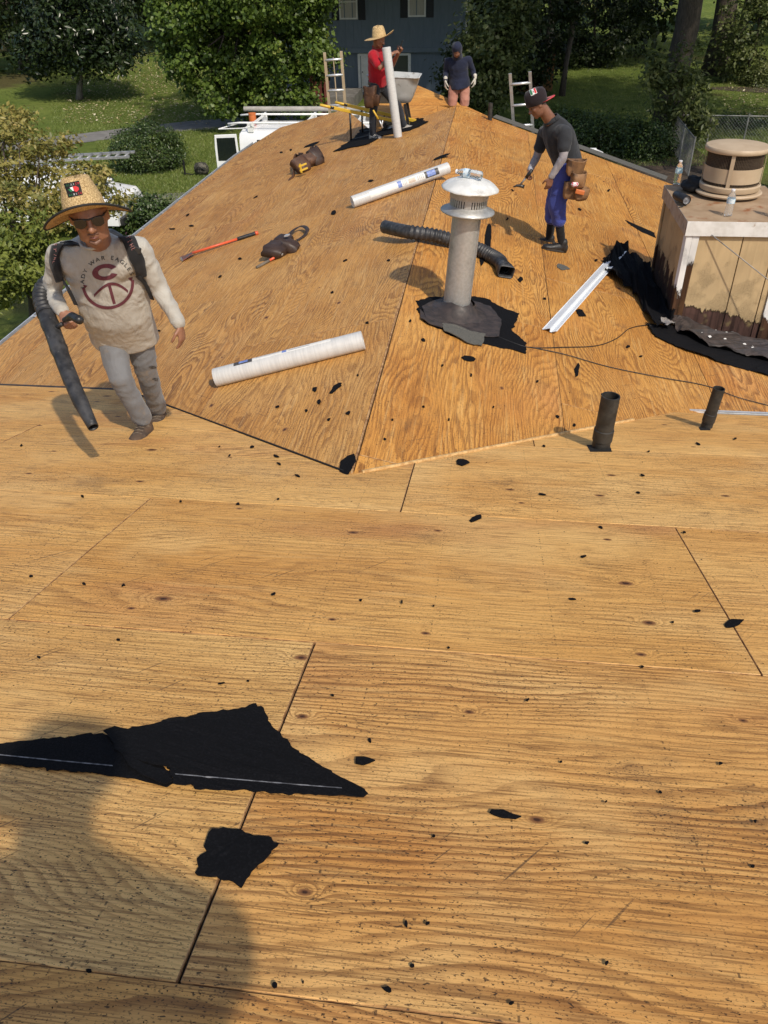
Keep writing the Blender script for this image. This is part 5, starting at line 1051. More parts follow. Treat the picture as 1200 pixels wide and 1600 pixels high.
rb = [(660, 535, 9, 7), (690, 575, 8, 5), (735, 590, 6, 8), (792, 345, 8, 5), (640, 505, 6, 6), (850, 470, 7, 4), (838, 600, 7, 5), (940, 620, 8, 5), (612, 660, 5, 5), (660, 640, 6, 5), (700, 660, 6, 6), (770, 640, 6, 5), (870, 655, 10, 8), (896, 668, 8, 7), (980, 545, 10, 6), (745, 480, 8, 6), (1000, 560, 7, 4), (600, 690, 6, 5), (930, 410, 7, 5), (800, 300, 7, 3), (950, 300, 8, 4), (905, 330, 8, 4)]
for i, (x, y, w_, h_) in enumerate(rb): scrap('small black felt crumb lying on the right wing slope', x, y, w_*.8, h_*.8, random.uniform(-40, 40), onR, NR, 500+i, group='felt crumbs on the right wing slope')
lb_ = [(500, 632, 8, 10), (480, 646, 6, 6), (435, 640, 8, 4), (560, 590, 6, 4), (545, 650, 9, 6), (515, 660, 8, 5), (540, 410, 10, 4), (608, 410, 9, 4), (300, 355, 12, 3), (270, 360, 14, 3), (294, 338, 10, 3), (400, 310, 10, 3), (440, 240, 8, 4), (455, 236, 6, 4), (580, 285, 12, 4), (345, 435, 8, 3), (575, 508, 7, 5), (455, 560, 6, 4), (250, 520, 7, 3), (520, 460, 7, 4)]
for i, (x, y, w_, h_) in enumerate(lb_): scrap('small black felt crumb lying on the left wing slope', x, y, w_*.85, h_*.9, random.uniform(-40, 0), onL, NL, 700+i, group='felt crumbs on the left wing slope')
# grit too fine to pick apart
def grit(name, px, n, surf, nrm, lab, smax=.006):
    C = []; 
    for _ in range(n):
        x, y = RNG.uniform(px[0], px[2]), RNG.uniform(px[1], px[3]); p = surf(x, y); C.append(tuple(p+nrm*(TH+.0015)))
    return C
CC = grit('g', (-40, 720, 1240, 1640), 1500, onN, NN, '')+[p for p in grit('g', (560, 330, 1180, 720), 1400, onR, NR, '') if p[0] > XR and zR(p[0], 0) > zN(0, p[1])]+[p for p in grit('g', (200, 220, 640, 720), 900, onL, NL, '') if p[0] < XR and zL(p[0], 0) > zN(0, p[1])]
C = np.array(CC); s = (.0010+.0022*RNG.random(len(C))**2)*np.clip(np.linalg.norm(C, axis=1)/2.6, .55, 2.0); nn_ = np.tile(np.array([0, .15, .98]), (len(C), 1))+RNG.normal(size=(len(C), 3))*.08; nn_ /= np.linalg.norm(nn_, axis=1, keepdims=True)
tag(link('felt_grit', leafmesh('grit', C, nn_, s*2.2, .6, fold=0), M_FELT), 'fine black grit and felt dust strewn over the plywood', 'grit', kind='stuff')
# ================================================================== people
def skinmat(name, c, c2):
    m, t, b = nodes(name); q = NT(t); co = q.n('TexCoord').outputs['Object']
    q.put(b.inputs['Base Color'], q.mix(q.ss(q.noise(co, 26, 4, .6), .35, .7), c, c2)); b.inputs['Roughness'].default_value = .48
    b.inputs['Subsurface Weight'].default_value = .06; b.inputs['Subsurface Radius'].default_value = (.02, .008, .005)
    q.put(b.inputs['Normal'], q.bump(q.noise(co, 160, 3), .15, .002)); return m
M_SKIN = skinmat('skin_tan', (.29, .138, .082), (.22, .10, .058)); M_SKIND = skinmat('skin_brown', (.21, .098, .058), (.165, .072, .042))
def cloth(name, c, c2, wr=.5, scale=5, dirt=None, dscale=4, dthr=(.5, .72), rough=.9, weave=420):
    m, t, b = nodes(name); q = NT(t); co = q.n('TexCoord').outputs['Object']
    col = q.mix(q.ss(q.noise(co, scale, 4, .6), .35, .7), c, c2)
    if dirt: col = q.mix(q.ss(q.noise(co, dscale, 6, .72), *dthr, 0, .75), col, dirt)
    q.put(b.inputs['Base Color'], col); b.inputs['Roughness'].default_value = rough; b.inputs['Specular IOR Level'].default_value = .2
    b.inputs['Sheen Weight'].default_value = .15
    w1 = q.noise(q.vmul(co, (1, 1, .55)), 13, 4, .55, .8); h = q.m('ADD', q.m('MULTIPLY', w1, 6*wr), q.m('MULTIPLY', q.noise(co, weave, 1), .25))
    q.put(b.inputs['Normal'], q.bump(h, .55, .004)); return m
def limb(mb, pts, radii, n=14, sub=6):
    """rounded tapering chain through the points"""
    pts = [Vector(p) for p in pts]; P = []; R__ = []
    a, b_ = pts[0], pts[1]; d = (a-b_).normalized()
    for t in (.95, .7, .35): P.append(a+d*radii[0]*t*.9); R__.append(radii[0]*math.sqrt(max(0, 1-t*t)))
    for i in range(len(pts)-1):
        for j in range(sub):
            t = j/sub; P.append(pts[i].lerp(pts[i+1], t)); R__.append(radii[i]+(radii[i+1]-radii[i])*(t*t*(3-2*t)))
    P.append(pts[-1]); R__.append(radii[-1]); d = (pts[-1]-pts[-2]).normalized()
    for t in (.35, .7, .95): P.append(pts[-1]+d*radii[-1]*t*.9); R__.append(radii[-1]*math.sqrt(1-t*t))
    mb.tube(P, R__, n)
def ball(mb, c, r, M3=None, n=14):
    V = []; M3 = M3 or Matrix.Identity(3); c = Vector(c)
    rr = r if hasattr(r, '__len__') else (r, r, r); m = 9
    for i in range(1, m):
        th = math.pi*i/m
        for k in range(n): an = 2*math.pi*k/n; V.append(c+M3@Vector((rr[0]*math.sin(th)*math.cos(an), rr[1]*math.sin(th)*math.sin(an), -rr[2]*math.cos(th))))
    F = [(i*n+k, i*n+(k+1) % n, (i+1)*n+(k+1) % n, (i+1)*n+k) for i in range(m-2) for k in range(n)]+[tuple(range(n))[::-1], tuple((m-2)*n+k for k in range(n))]
    mb.add(V, F)
def solid(name, mb, voxel, smooth, m, parent, folds=0., fscale=9., seed=0, aniso=(1, 1, 1), it=4, fold_fn=None):
    """fuse all shells of mb into one continuous skin"""
    o = link(name, mb.mesh(name), None, None); md = o.modifiers.new('r', 'REMESH'); md.mode = 'VOXEL'; md.voxel_size = voxel; md.use_smooth_shade = True
    if smooth: s = o.modifiers.new('s', 'SMOOTH'); s.factor = .5; s.iterations = it
    dg = bpy.context.evaluated_depsgraph_get(); me = bpy.data.meshes.new_from_object(o.evaluated_get(dg)); bpy.data.objects.remove(o)
    if folds or fold_fn:
        n = len(me.vertices); me.calc_loop_triangles(); nr = [v.normal.copy() for v in me.vertices]
        for v, nn_ in zip(me.vertices, nr):
            if fold_fn: v.co += nn_*fold_fn(v.co)
            if folds:
                p = Vector((v.co.x*aniso[0], v.co.y*aniso[1], v.co.z*aniso[2]))*fscale+Vector((seed*5.3, 0, seed)); wv = mnoise.noise(p*.6)*1.2
                h = mnoise.noise(p+Vector((wv, wv, wv))); h2 = mnoise.noise(p*2.1+Vector((9, 3, wv)))
                v.co += nn_*folds*((1-abs(h)*2.2)*.7+h2*.5)
        me.update()
    me.materials.append(m); me.polygons.foreach_set('use_smooth', [True]*len(me.polygons))
    return link(name, me, None, parent)
def hand(mb, wrist, d, pn, thumb, s=1.0, curl=.35, spread=.10):
    """palm + five fingers. d: wrist->fingers, pn: palm normal (side fingers curl to), thumb: side vector"""
    d = Vector(d).normalized(); pn = (Vector(pn)-d*Vector(pn).dot(d)).normalized(); sd = d.cross(pn); sd = sd if sd.dot(Vector(thumb)) > 0 else -sd
    w_ = Vector(wrist); L = .092*s
    mb.loft([(w_-d*.01*s, sd*.024*s, pn*.019*s), (w_+d*.02*s, sd*.033*s, pn*.018*s), (w_+d*.055*s, sd*.041*s, pn*.016*s), (w_+d*L, sd*.040*s, pn*.013*s), (w_+d*(L+.008*s), sd*.034*s, pn*.009*s)], 16)
    for k, (off, ln, rd) in enumerate(((.029, .070, .0088), (.010, .079, .0092), (-.010, .073, .0088), (-.028, .058, .0078))):
        p = w_+d*(L-.012*s)+sd*off*s; P = [p]; ang = 0; dd = (d+sd*off*spread*6).normalized()
        for j, f in enumerate((.46, .30, .24)):
            ang += curl*(1.0 if j == 0 else 1.15)*(1+.08*k); dv = dd*math.cos(ang)+pn*math.sin(ang); p = p+dv*ln*f*s; P.append(p)
        limb(mb, P, [rd*s*1.05, rd*s, rd*s*.94, rd*s*.82], 10, 3)
    p = w_+d*.022*s+sd*.026*s; t1 = p+(d*.55+sd*.75+pn*.25).normalized()*.036*s; t2 = t1+(d*.85+sd*.25+pn*.45).normalized()*.032*s; t3 = t2+(d*.8-sd*.05+pn*.6).normalized()*.024*s
    limb(mb, [p, t1, t2, t3], [.0125*s, .0115*s, .010*s, .0085*s], 10, 3)
def headparts(mb, H, f, u, hh, chin=1.0, wide=1.0):
    f = Vector(f).normalized(); u = (Vector(u)-f*Vector(u).dot(f)).normalized(); s = f.cross(u); H = Vector(H)
    P = lambda a, b_, c=0: H+(f*a+u*b_+s*c)*hh
    rg = [(-.505, .16, .07, .06), (-.48, .13, .14*chin, .14), (-.40, .09, .215*chin, .25), (-.28, .05, .265*wide, .315), (-.14, .02, .295*wide, .36), (0, 0, .315*wide, .40), (.16, -.02, .325*wide, .415), (.30, -.03, .30, .395), (.41, -.03, .23, .32), (.475, -.03, .14, .20), (.5, -.03, .05, .07)]
    mb.loft([(P(fs, uu), s*hw*hh, f*hd*hh) for uu, fs, hw, hd in rg], 24)
    limb(mb, [P(.36, .06), P(.435, -.06), P(.47, -.125)], [.040*hh, .052*hh, .070*hh], 10, 4); ball(mb, P(.415, -.145, .055), .048*hh); ball(mb, P(.415, -.145, -.055), .048*hh)
    limb(mb, [P(.345, .09, -.17), P(.385, .105, 0), P(.345, .09, .17)], [.045*hh, .05*hh, .045*hh], 10, 4)
    limb(mb, [P(.335, -.275, -.10), P(.385, -.265, 0), P(.335, -.275, .10)], [.030*hh, .042*hh, .030*hh], 10, 4)
    limb(mb, [P(.335, -.325, -.08), P(.375, -.335, 0), P(.335, -.325, .08)], [.030*hh, .045*hh, .030*hh], 10, 4)
    ball(mb, P(.285, -.45), (.10*hh, .10*hh, .075*hh)); 
    for sg in (-1, 1):
        ball(mb, P(.25, -.10, .17*sg), .115*hh); M3 = Matrix((f, s, u)).transposed(); ball(mb, P(-.03, -.03, .325*wide*sg), (.075*hh, .03*hh, .13*hh), M3)
    return P, s
def lerpv(a, b_, t): return a+(b_-a)*t
TD = [(-.16, .10, .085), (-.08, .145, .105), (.0, .165, .115), (.22, .158, .108), (.45, .165, .115), (.64, .178, .120), (.80, .178, .108), (.90, .14, .09), (.97, .085, .075), (1.02, .06, .06)]
def torso(mb, J, f, k, dims=TD, gw=1.0, gd=1.0, tmin=-9, tmax=9, n=26, belly=0.):
    hv = (J['hipL']-J['hipR']).normalized(); sv = (J['shL']-J['shR']).normalized(); ax = J['neck']-J['pel']; rings = []
    for t, hw, hd in dims:
        if t < tmin-1e-6 or t > tmax+1e-6: continue
        c = J['pel']+ax*t; w_ = hv.lerp(sv, max(0, min(1, t))).normalized(); up_ = ax.normalized(); w_ = (w_-up_*w_.dot(up_)).normalized(); fr = up_.cross(w_)
        if fr.dot(Vector(f)) < 0: fr = -fr
        bl = belly*math.exp(-((t-.25)/.25)**2); rings.append((c+fr*bl*.6*k, w_*hw*k*gw, fr*(hd*k*gd+bl*.5*k)))
    mb.loft(rings, n)
def joints(d): return {k: at(*v) for k, v in d.items()}
def shoe(parent, ankle, toe, nrm, s, m, msole, name='shoe', hi=.07):
    """ankle joint, toe direction point on the surface normal nrm"""
    n = Vector(nrm).normalized(); d = Vector(toe); d = (d-n*d.dot(n)).normalized(); sd = d.cross(n); a = Vector(ankle); fl = a-n*hi*s
    mb = MB(); mb.loft([(fl-d*.072*s+n*.035*s, sd*.018*s, n*.030*s), (fl-d*.062*s+n*.038*s, sd*.034*s, n*.040*s), (fl-d*.02*s+n*.042*s, sd*.040*s, n*.046*s), (fl+d*.05*s+n*.036*s, sd*.044*s, n*.040*s), (fl+d*.11*s+n*.027*s, sd*.047*s, n*.029*s), (fl+d*.16*s+n*.022*s, sd*.040*s, n*.023*s), (fl+d*.185*s+n*.018*s, sd*.020*s, n*.012*s)], 20)
    limb(mb, [fl+n*.05*s-d*.012*s, fl+n*.095*s-d*.012*s], [.045*s, .043*s], 16, 3)
    o = solid(name, mb, .0065*s, True, m, parent, it=3)
    mb = MB(); pts = []
    for k in range(20):
        an = 2*math.pi*k/20; x = math.cos(an); y = math.sin(an); pts.append(fl+d*((.058+.135*x)*s)+sd*(y*(.043+.006*x)*s)-n*.002*s)
    mb.prism(pts, n, .022*s); mb.build('sole', msole, o, bev=.004, seg=2)
    mb = MB()
    for j in range(4): c = fl+d*(.045+.022*j)*s+n*(.083-.011*j)*s; mb.tube([c-sd*.026*s, c+n*.006*s, c+sd*.026*s], .0032*s, 6)
    mb.build('laces', msole, o); return o
def cast(o):
    dg = bpy.context.evaluated_depsgraph_get(); me = o.data; t = BVHTree.FromPolygons([v.co.copy() for v in me.vertices], [tuple(p.vertices) for p in me.polygons])
    def f(x, y, off=.002):
        r = ray(x, y).normalized(); h, nn_, _, _ = t.ray_cast(Vector(), r)
        if h is None:
            h, nn_, _, _ = t.find_nearest(ray(x, y)*(o['_d'] if '_d' in o else 4.0))
        if nn_.dot(r) > 0: nn_ = -nn_
        return h+nn_*off
    return f
def printon(name, f, polys, m, parent, off=.002, fine=2.2):
    """flat print: polygons in picture coordinates laid onto a surface, cut fine enough to follow it"""
    tris = []
    for P in polys:
        for i in range(1, len(P)-1): tris.append((P[0], P[i], P[i+1]))
    out = []
    while tris:
        t_ = tris.pop(); L_ = [math.dist(t_[i], t_[(i+1) % 3]) for i in range(3)]; i = L_.index(max(L_))
        if L_[i] > fine:
            a_, b_, c_ = t_[i], t_[(i+1) % 3], t_[(i+2) % 3]; mpt = ((a_[0]+b_[0])/2, (a_[1]+b_[1])/2); tris += [(a_, mpt, c_), (mpt, b_, c_)]
        else: out.append(t_)
    mb = MB(); ix = {}; V = []; F = []
    for t_ in out:
        fc_ = []
        for p_ in t_:
            k_ = (round(p_[0], 3), round(p_[1], 3))
            if k_ not in ix: ix[k_] = len(V); V.append(f(p_[0], p_[1], off))
            fc_.append(ix[k_])
        if len(set(fc_)) == 3 and max((V[fc_[i]]-V[fc_[(i+1) % 3]]).length for i in range(3)) < fine*.012: F.append(tuple(fc_))
    mb.add(V, F); return mb.build(name, m, parent, smooth=True)
def striparc(fx, n): return [[fx(i/n, 0), fx((i+1)/n, 0), fx((i+1)/n, 1), fx(i/n, 1)] for i in range(n)]
def textpolys(ch, bold=.012):
    cu = bpy.data.curves.new('t', 'FONT'); cu.body = ch; cu.align_x = 'CENTER'; cu.align_y = 'CENTER'; cu.size = 1.0; cu.offset = bold; cu.resolution_u = 4
    o = bpy.data.objects.new('t', cu); COL.objects.link(o); me = bpy.data.meshes.new_from_object(o.evaluated_get(bpy.context.evaluated_depsgraph_get())); bpy.data.objects.remove(o)
    bm = bmesh.new(); bm.from_mesh(me); bmesh.ops.triangulate(bm, faces=bm.faces[:]); out = [[(v.co.x, v.co.y) for v in f.verts] for f in bm.faces]; bm.free(); bpy.data.meshes.remove(me); return out
M_SOLEP = mat('tan_laces', (.16, .125, .09), (.08, .06, .045), scale=30, rough=.85); M_SOLED = mat('dark_sole', (.025, .023, .02), (.05, .045, .04), scale=20, rough=.85); M_SOLEW = mat('pale_sole', (.55, .53, .48), (.36, .34, .30), scale=14, rough=.7)
M_HAIR = mat('black_hair', (.008, .007, .006), (.018, .015, .012), scale=60, rough=.5, bump=.6, bscale=120)
def strawmat():
    m, t, b = nodes('straw_weave'); q = NT(t); co = q.n('TexCoord').outputs['Object']; wv = q.noise(co, 210, 2, .6); wl = q.noise(co, 13, 4, .6)
    c = q.mix(q.ss(wv, .38, .62), (.32, .20, .075), (.66, .48, .24)); c = q.mix(q.m('MULTIPLY', q.ss(wl, .5, .75), .25), c, (.22, .13, .05)); q.put(b.inputs['Base Color'], c); b.inputs['Roughness'].default_value = .7
    q.put(b.inputs['Normal'], q.bump(wv, .9, .006)); return m
M_STRAW = strawmat()
def straw_hat(parent, c, upv, fr, rc, rb, hc, wave, sag, m=M_STRAW, edge=None, dent=.2, pinch=0., back=0.):
    """c: centre of the brim plane; rc crown radius, rb brim radius, hc crown height; wave(phi)->height at brim edge"""
    upv = Vector(upv).normalized(); fr = (Vector(fr)-upv*Vector(fr).dot(upv)).normalized(); sd = fr.cross(upv); n = 56; V = []
    prof = [(1.0, 1.0, 0)]
    rows = [('b', t) for t in np.linspace(1, 0, 12)]+[('c', t) for t in np.linspace(.02, 1, 16)]
    for kind, t in rows:
        for k in range(n):
            ph = 2*math.pi*k/n; cx, sx_ = math.cos(ph), math.sin(ph)
            if kind == 'b': r = rc*(1.03)+(rb*(1+.04*math.cos(2*ph))-rc)*t; z = wave(ph)*t**1.5+.003*math.sin(t*46)
            else:
                tt = t; r = rc*(1.02-.20*tt-.10*tt**3) if tt < .86 else rc*(1.02-.20*tt-.10*tt**3)*math.sqrt(max(0, 1-((tt-.86)/.14)**2*.999)); z = hc*min(1, tt*1.08)+(.004*math.sin(tt*40))
                if tt >= .86: z = hc*(.93+.07*math.sin((tt-.86)/.14*math.pi/2))-dent*hc*max(0, (tt-.86)/.14)**.7*.8*abs(cx)**.5
                r *= 1-pinch*max(0, tt-.3)*sx_*sx_
            V.append(Vector(c)+fr*cx*r+sd*sx_*r*.94+upv*z)
    F = [(i*n+k, i*n+(k+1) % n, (i+1)*n+(k+1) % n, (i+1)*n+k) for i in range(len(rows)-1) for k in range(n)]
    mb = MB(); mb.add(V, F); h = mb.build('straw_hat', m, parent, smooth=True); h.modifiers.new('s', 'SOLIDIFY').thickness = .004
    if edge:
        mb = MB(); mb.tube([V[k] for k in range(n)]+[V[0]], .0055, 7, caps=False); mb.build('brim_binding', edge, h, smooth=True)
        mb = MB(); mb.tube([V[12*n+k]+(V[12*n+k]-Vector(c)).normalized()*.003 for k in range(n)]+[V[12*n]], .004, 6, caps=False); mb.build('hat_cord', edge, h, smooth=True)
    return h

# ------------------------------------------------------------------ man with the blower
k = .90
J = joints(dict(head=(139, 337, 3.68), neck=(150, 371, 3.90), pel=(190, 508, 4.13), shR=(93, 395, 3.93), shL=(215, 385, 3.95), elR=(80, 458, 4.02), wrR=(98, 487, 3.80), elL=(250, 452, 4.02), wrL=(281, 508, 3.93), hipR=(170, 516, 4.13), hipL=(214, 514, 4.17), knR=(188, 590, 3.99), anR=(227, 662, 4.10), knL=(230, 586, 4.24), anL=(248, 644, 4.46)))
foot = onN(232, 680); man = empty('person', foot, 'person in straw hat and printed grey shirt walking with a leaf blower', 'person')
toC = -J['head'].normalized(); FR = Vector((.30, -.93, -.12)).normalized()
f = Vector((.40, -.90, -.12)).normalized(); hup = Vector((-.10, .06, 1)).normalized()
mb = MB(); P, hs = headparts(mb, J['head'], f, hup, .232*k*1.12, 1.42, 1.14)
limb(mb, [P(-.06, -.2), J['neck']+Vector((0, .02, -.03))], [.066*k, .074*k]); torso(mb, J, FR, k, gw=.8, gd=.8)
for s_ in 'RL':
    limb(mb, [J['sh'+s_], J['el'+s_], J['wr'+s_]], [.046*k, .040*k, .028*k]); limb(mb, [J['hip'+s_], J['kn'+s_], J['an'+s_]], [.075*k, .055*k, .04*k])
# right hand grips the blower handle, left hand hangs open
hd = (at(113, 498, 3.72)-J['wrR']).normalized(); hand(mb, J['wrR'], Vector((.55, -.65, -.55)), Vector((.1, .55, -.9)), Vector((.6, .3, .6)), .98*k, .75)
hand(mb, J['wrL'], Vector((.04, -.12, -1)), Vector((-.75, .1, 0)), Vector((.1, -1, 0)), .98*k, .28)
body = solid('body', mb, .0055, True, M_SKIN, man, it=3)
M_SHIRT = cloth('worn_grey_shirt', (.44, .42, .375), (.37, .35, .31), 1.3, 4, (.23, .185, .135), 3.2, (.48, .74)); M_JEAN = cloth('grey_jeans', (.17, .175, .185), (.13, .13, .135), .9, 5, (.24, .185, .13), 5, (.5, .7))
mb = MB(); SD_ = [(-.20, .182, .122), (-.10, .180, .124), (0, .178, .128), (.22, .180, .130), (.45, .186, .134), (.64, .198, .134), (.79, .194, .118), (.89, .165, .098), (.955, .112, .084), (.985, .086, .074)]
torso(mb, J, FR, k, SD_, 1.19, 1.06, belly=.05)
for s_ in 'RL':
    sh_, el, wr = J['sh'+s_], J['el'+s_], J['wr'+s_]; inn = lerpv(sh_, J['neck'], .35)+Vector((0, .0, -.035)); limb(mb, [inn, sh_+Vector((0, 0, -.012)), lerpv(sh_, el, .5), el, lerpv(el, wr, .55), lerpv(el, wr, .96)], [.074*k, .072*k, .060*k, .051*k, .045*k, .037*k], 16)
def fold_front(co):
    p = co*1.0; h = mnoise.noise(Vector((p.x*7+p.z*5, p.y*7, p.z*9-p.x*6)))+.5*mnoise.noise(p*22); rel = (co.z-J['pel'].z)
    g_ = max(0, min(1, (abs(co.x-(J['neck'].x-.01))-.10)/.06)); return (.003+.0045*g_)*(1-abs(h)*1.8)+.003*mnoise.noise(p*9)+.0028*g_*mnoise.noise(Vector((p.x*14, p.y*14, p.z*34)))
for s_ in 'RL':
    ch_ = J['pel']+(J['neck']-J['pel'])*.66+FR*.055*k; limb(mb, [J['sh'+s_]+Vector((0, 0, -.03))+FR*.01, lerpv(J['sh'+s_], ch_, .55)+Vector((0, 0, -.02))+FR*.02, ch_], [.066*k, .078*k, .080*k], 16)
shirt = solid('shirt', mb, .0085, True, M_SHIRT, man, it=14, fold_fn=fold_front); shirt['_d'] = 3.9
# rolled neckline
nc = J['neck']+Vector((.0, -.012, .012)); mb = MB(); a1 = (J['shL']-J['shR']).normalized(); ax = (J['neck']-J['pel']).normalized(); fr_ = ax.cross(a1); fr_ = fr_ if fr_.dot(FR) > 0 else -fr_
mb.tube([nc+a1*math.cos(a)*.082*k+fr_*(math.sin(a)*.086*k+.012)-ax*(.008*math.sin(a)) for a in np.linspace(0, 2*math.pi, 29)], .008, 8, caps=False); mb.build('neckline', M_SHIRT, shirt, smooth=True)
# print on the shirt
cf = cast(shirt); M_MAR = mat('maroon_print', (.10, .022, .035), (.13, .032, .045), scale=60, rough=.8); M_INK = mat('dark_print', (.022, .024, .026), (.04, .042, .044), scale=60, rough=.8)
def rot2(x, y, a): return x*math.cos(a)-y*math.sin(a), x*math.sin(a)+y*math.cos(a)
TL = R_(-7); pc = (168.5, 442.0)
def arcpt(a, r): x, y = rot2(r*1.0*math.cos(a), -r*1.0*math.sin(a), TL); return pc[0]+x, pc[1]+y
polys = []; word = 'LADY WAR EAGLES'; a0, a1_ = R_(187), R_(8)
wd = {'W': 1.30, ' ': .72, 'L': .82, 'E': .88, 'A': 1.02}; cum = []; tot = 0
for c_ in word: w_ = wd.get(c_, 1.0); cum.append(tot+w_/2); tot += w_
for c_, u_ in zip(word, cum):
    if c_ == ' ': continue
    a = a0+(a1_-a0)*u_/tot; cx, cy = arcpt(a, 39.5); th = math.pi/2-a
    for tr in textpolys(c_, 0.0 if c_ == 'Y' else .012): polys.append([(lambda q_: (cx+q_[0], cy+q_[1]))(rot2(x*9.6, -y*8.6, th+TL)) for x, y in tr])
printon('lettering', cf, polys, M_INK, shirt)
def Cpt(a, r): x, y = rot2((20.5 if r else 11.0)*math.cos(a)-(0 if r else .0), -(12.8 if r else 6.6)*math.sin(a), TL); return 164.5+x, 425.0+y
polys = striparc(lambda t, s: Cpt(R_(26)+t*R_(310), s), 36); printon('letter_emblem', cf, polys, M_MAR, shirt)
polys = striparc(lambda t, s: arcpt(R_(184)+t*R_(176), 36.2+4.6*s), 40)
polys += striparc(lambda t, s: (lambda xy: (pc[0]+xy[0], pc[1]+xy[1]))(rot2(-22+t*53, 19-20*math.sin(t*math.pi*.85+.12)+4.6*s, R_(-2))), 16)
polys += [[(167.5, 442), (172, 441), (181, 474), (176.5, 475)]]; polys += [[(130, 444.5), (137, 446), (133.5, 450)], [(199.5, 434.5), (207, 432), (206, 440)]]
printon('ball_emblem', cf, polys, M_MAR, shirt, .0025)
polys = striparc(lambda t, s: (152.6+(3.2+1.9*s)*math.cos(R_(-65)+t*R_(130))-2.5, 388.7+(3.0+2.0*s)*math.sin(R_(-65)+t*R_(130))), 8)+striparc(lambda t, s: (155.2-(3.2+1.9*s)*math.cos(R_(-65)+t*R_(130))+5.5, 388.0+(3.0+2.0*s)*math.sin(R_(-65)+t*R_(130))), 8)
printon('chest_mark', cf, polys, M_INK, shirt)
# trousers
mb = MB(); torso(mb, J, FR, k, [(-.22, .12, .10), (-.12, .165, .125), (0, .178, .128), (.12, .176, .124), (.2, .17, .12)], 1.0, 1.0)
for s_, g_ in (('R', 0), ('L', 0)):
    h_, kn, an = J['hip'+s_], J['kn'+s_], J['an'+s_]; limb(mb, [h_+Vector((0, 0, -.01)), lerpv(h_, kn, .5), kn, lerpv(kn, an, .5), lerpv(kn, an, .86)], [.096*k, .084*k, .070*k, .064*k, .064*k], 16)
def fold_jean(co): 
    p = co; wv = mnoise.noise(p*4)*2; return .0055*(1-abs(mnoise.noise(Vector((p.x*9+p.z*6, p.y*9, p.z*11-p.x*7+wv))))*2)+.003*mnoise.noise(p*24)
jean = solid('trousers', mb, .008, True, M_JEAN, man, it=4, fold_fn=fold_jean); jean['_d'] = 4.1; jf = cast(jean)
M_TEAR = mat('knee_tear', (.03, .028, .027), (.10, .095, .09), scale=60, rough=.9)
for x, y in ((238, 573), (243, 592)): printon('knee_tear', jf, [[(x-6, y), (x-2, y-2), (x+4, y-1), (x+6, y+1.5), (x, y+2.5)]], M_TEAR, jean, .003)
M_SHOE1 = mat('brown_suede_shoe', (.095, .060, .038), (.055, .038, .028), scale=18, rough=.9, bump=.4, c3=(.14, .11, .08), s3=20)
shoe(man, J['anR']+Vector((0, -.02, .0)), Vector((.05, -1, 0)), NN, 1.08, M_SHOE1, M_SOLEP); shoe(man, J['anL'], Vector((.25, -1, 0)), NN, 1.08, M_SHOE1, M_SOLEP)
# sunglasses
hh = .232*k*1.12; gl = None; mb = MB()
M_LENS = mat('dark_lens', (.006, .006, .007), rough=.05, spec=.8)
for sg in (-1, 1):
    pts = [P(.40-.10*abs(c_)*1.0, b_, sg*c_) for c_, b_ in ((.045, .075), (.12, .115), (.25, .11), (.295, .06), (.28, -.045), (.20, -.085), (.11, -.07), (.06, -.02))]; mb.prism([p_+f*.004 for p_ in pts], f, .006)
glo = mb.build('sunglasses', M_LENS, man, bev=.002, smooth=True)
mb = MB(); mb.tube([P(.325, .085, -.295), P(.395, .10, -.15), P(.43, .085, 0), P(.395, .10, .15), P(.325, .085, .295)], .0045, 8); mb.tube([P(.325, .085, -.295), P(.0, .05, -.365)], .004, 7); mb.tube([P(.325, .085, .295), P(.0, .05, .365)], .004, 7); mb.build('frame', M_BLACKPL, glo, smooth=True)
mb = MB(); limb(mb, [P(.392, -.298, -.085), P(.432, -.300, 0), P(.392, -.298, .085)], [.010*hh, .020*hh, .010*hh], 8, 4); mb.build('lips', mat('lips', (.16, .058, .046), rough=.45), man, smooth=True)
mb = MB(); limb(mb, [P(.385, -.315, -.055), P(.418, -.318, 0), P(.385, -.315, .055)], [.006*hh, .011*hh, .006*hh], 8, 4); mb.build('mouth', M_BLACK, man, smooth=True)
M_STUB = skinmat('stubble', (.17, .085, .055), (.11, .055, .036)); mb = MB(); limb(mb, [P(.335, -.40, -.09), P(.372, -.43, 0), P(.335, -.40, .09)], [.035*hh, .050*hh, .035*hh], 12, 4); limb(mb, [P(.37, -.235, -.11), P(.418, -.222, 0), P(.37, -.235, .11)], [.012*hh, .022*hh, .012*hh], 10, 4); mb.build('stubble', M_STUB, man, smooth=True)
# hair below the hat
mb = MB(); mb.loft([(P(-.10, .02), hs*.335*hh*1.08, f*.34*hh), (P(-.06, .2), hs*.345*hh*1.04, f*.38*hh), (P(-.05, .42), hs*.25*hh, f*.33*hh)], 20); mb.build('hair', M_HAIR, man, smooth=True)
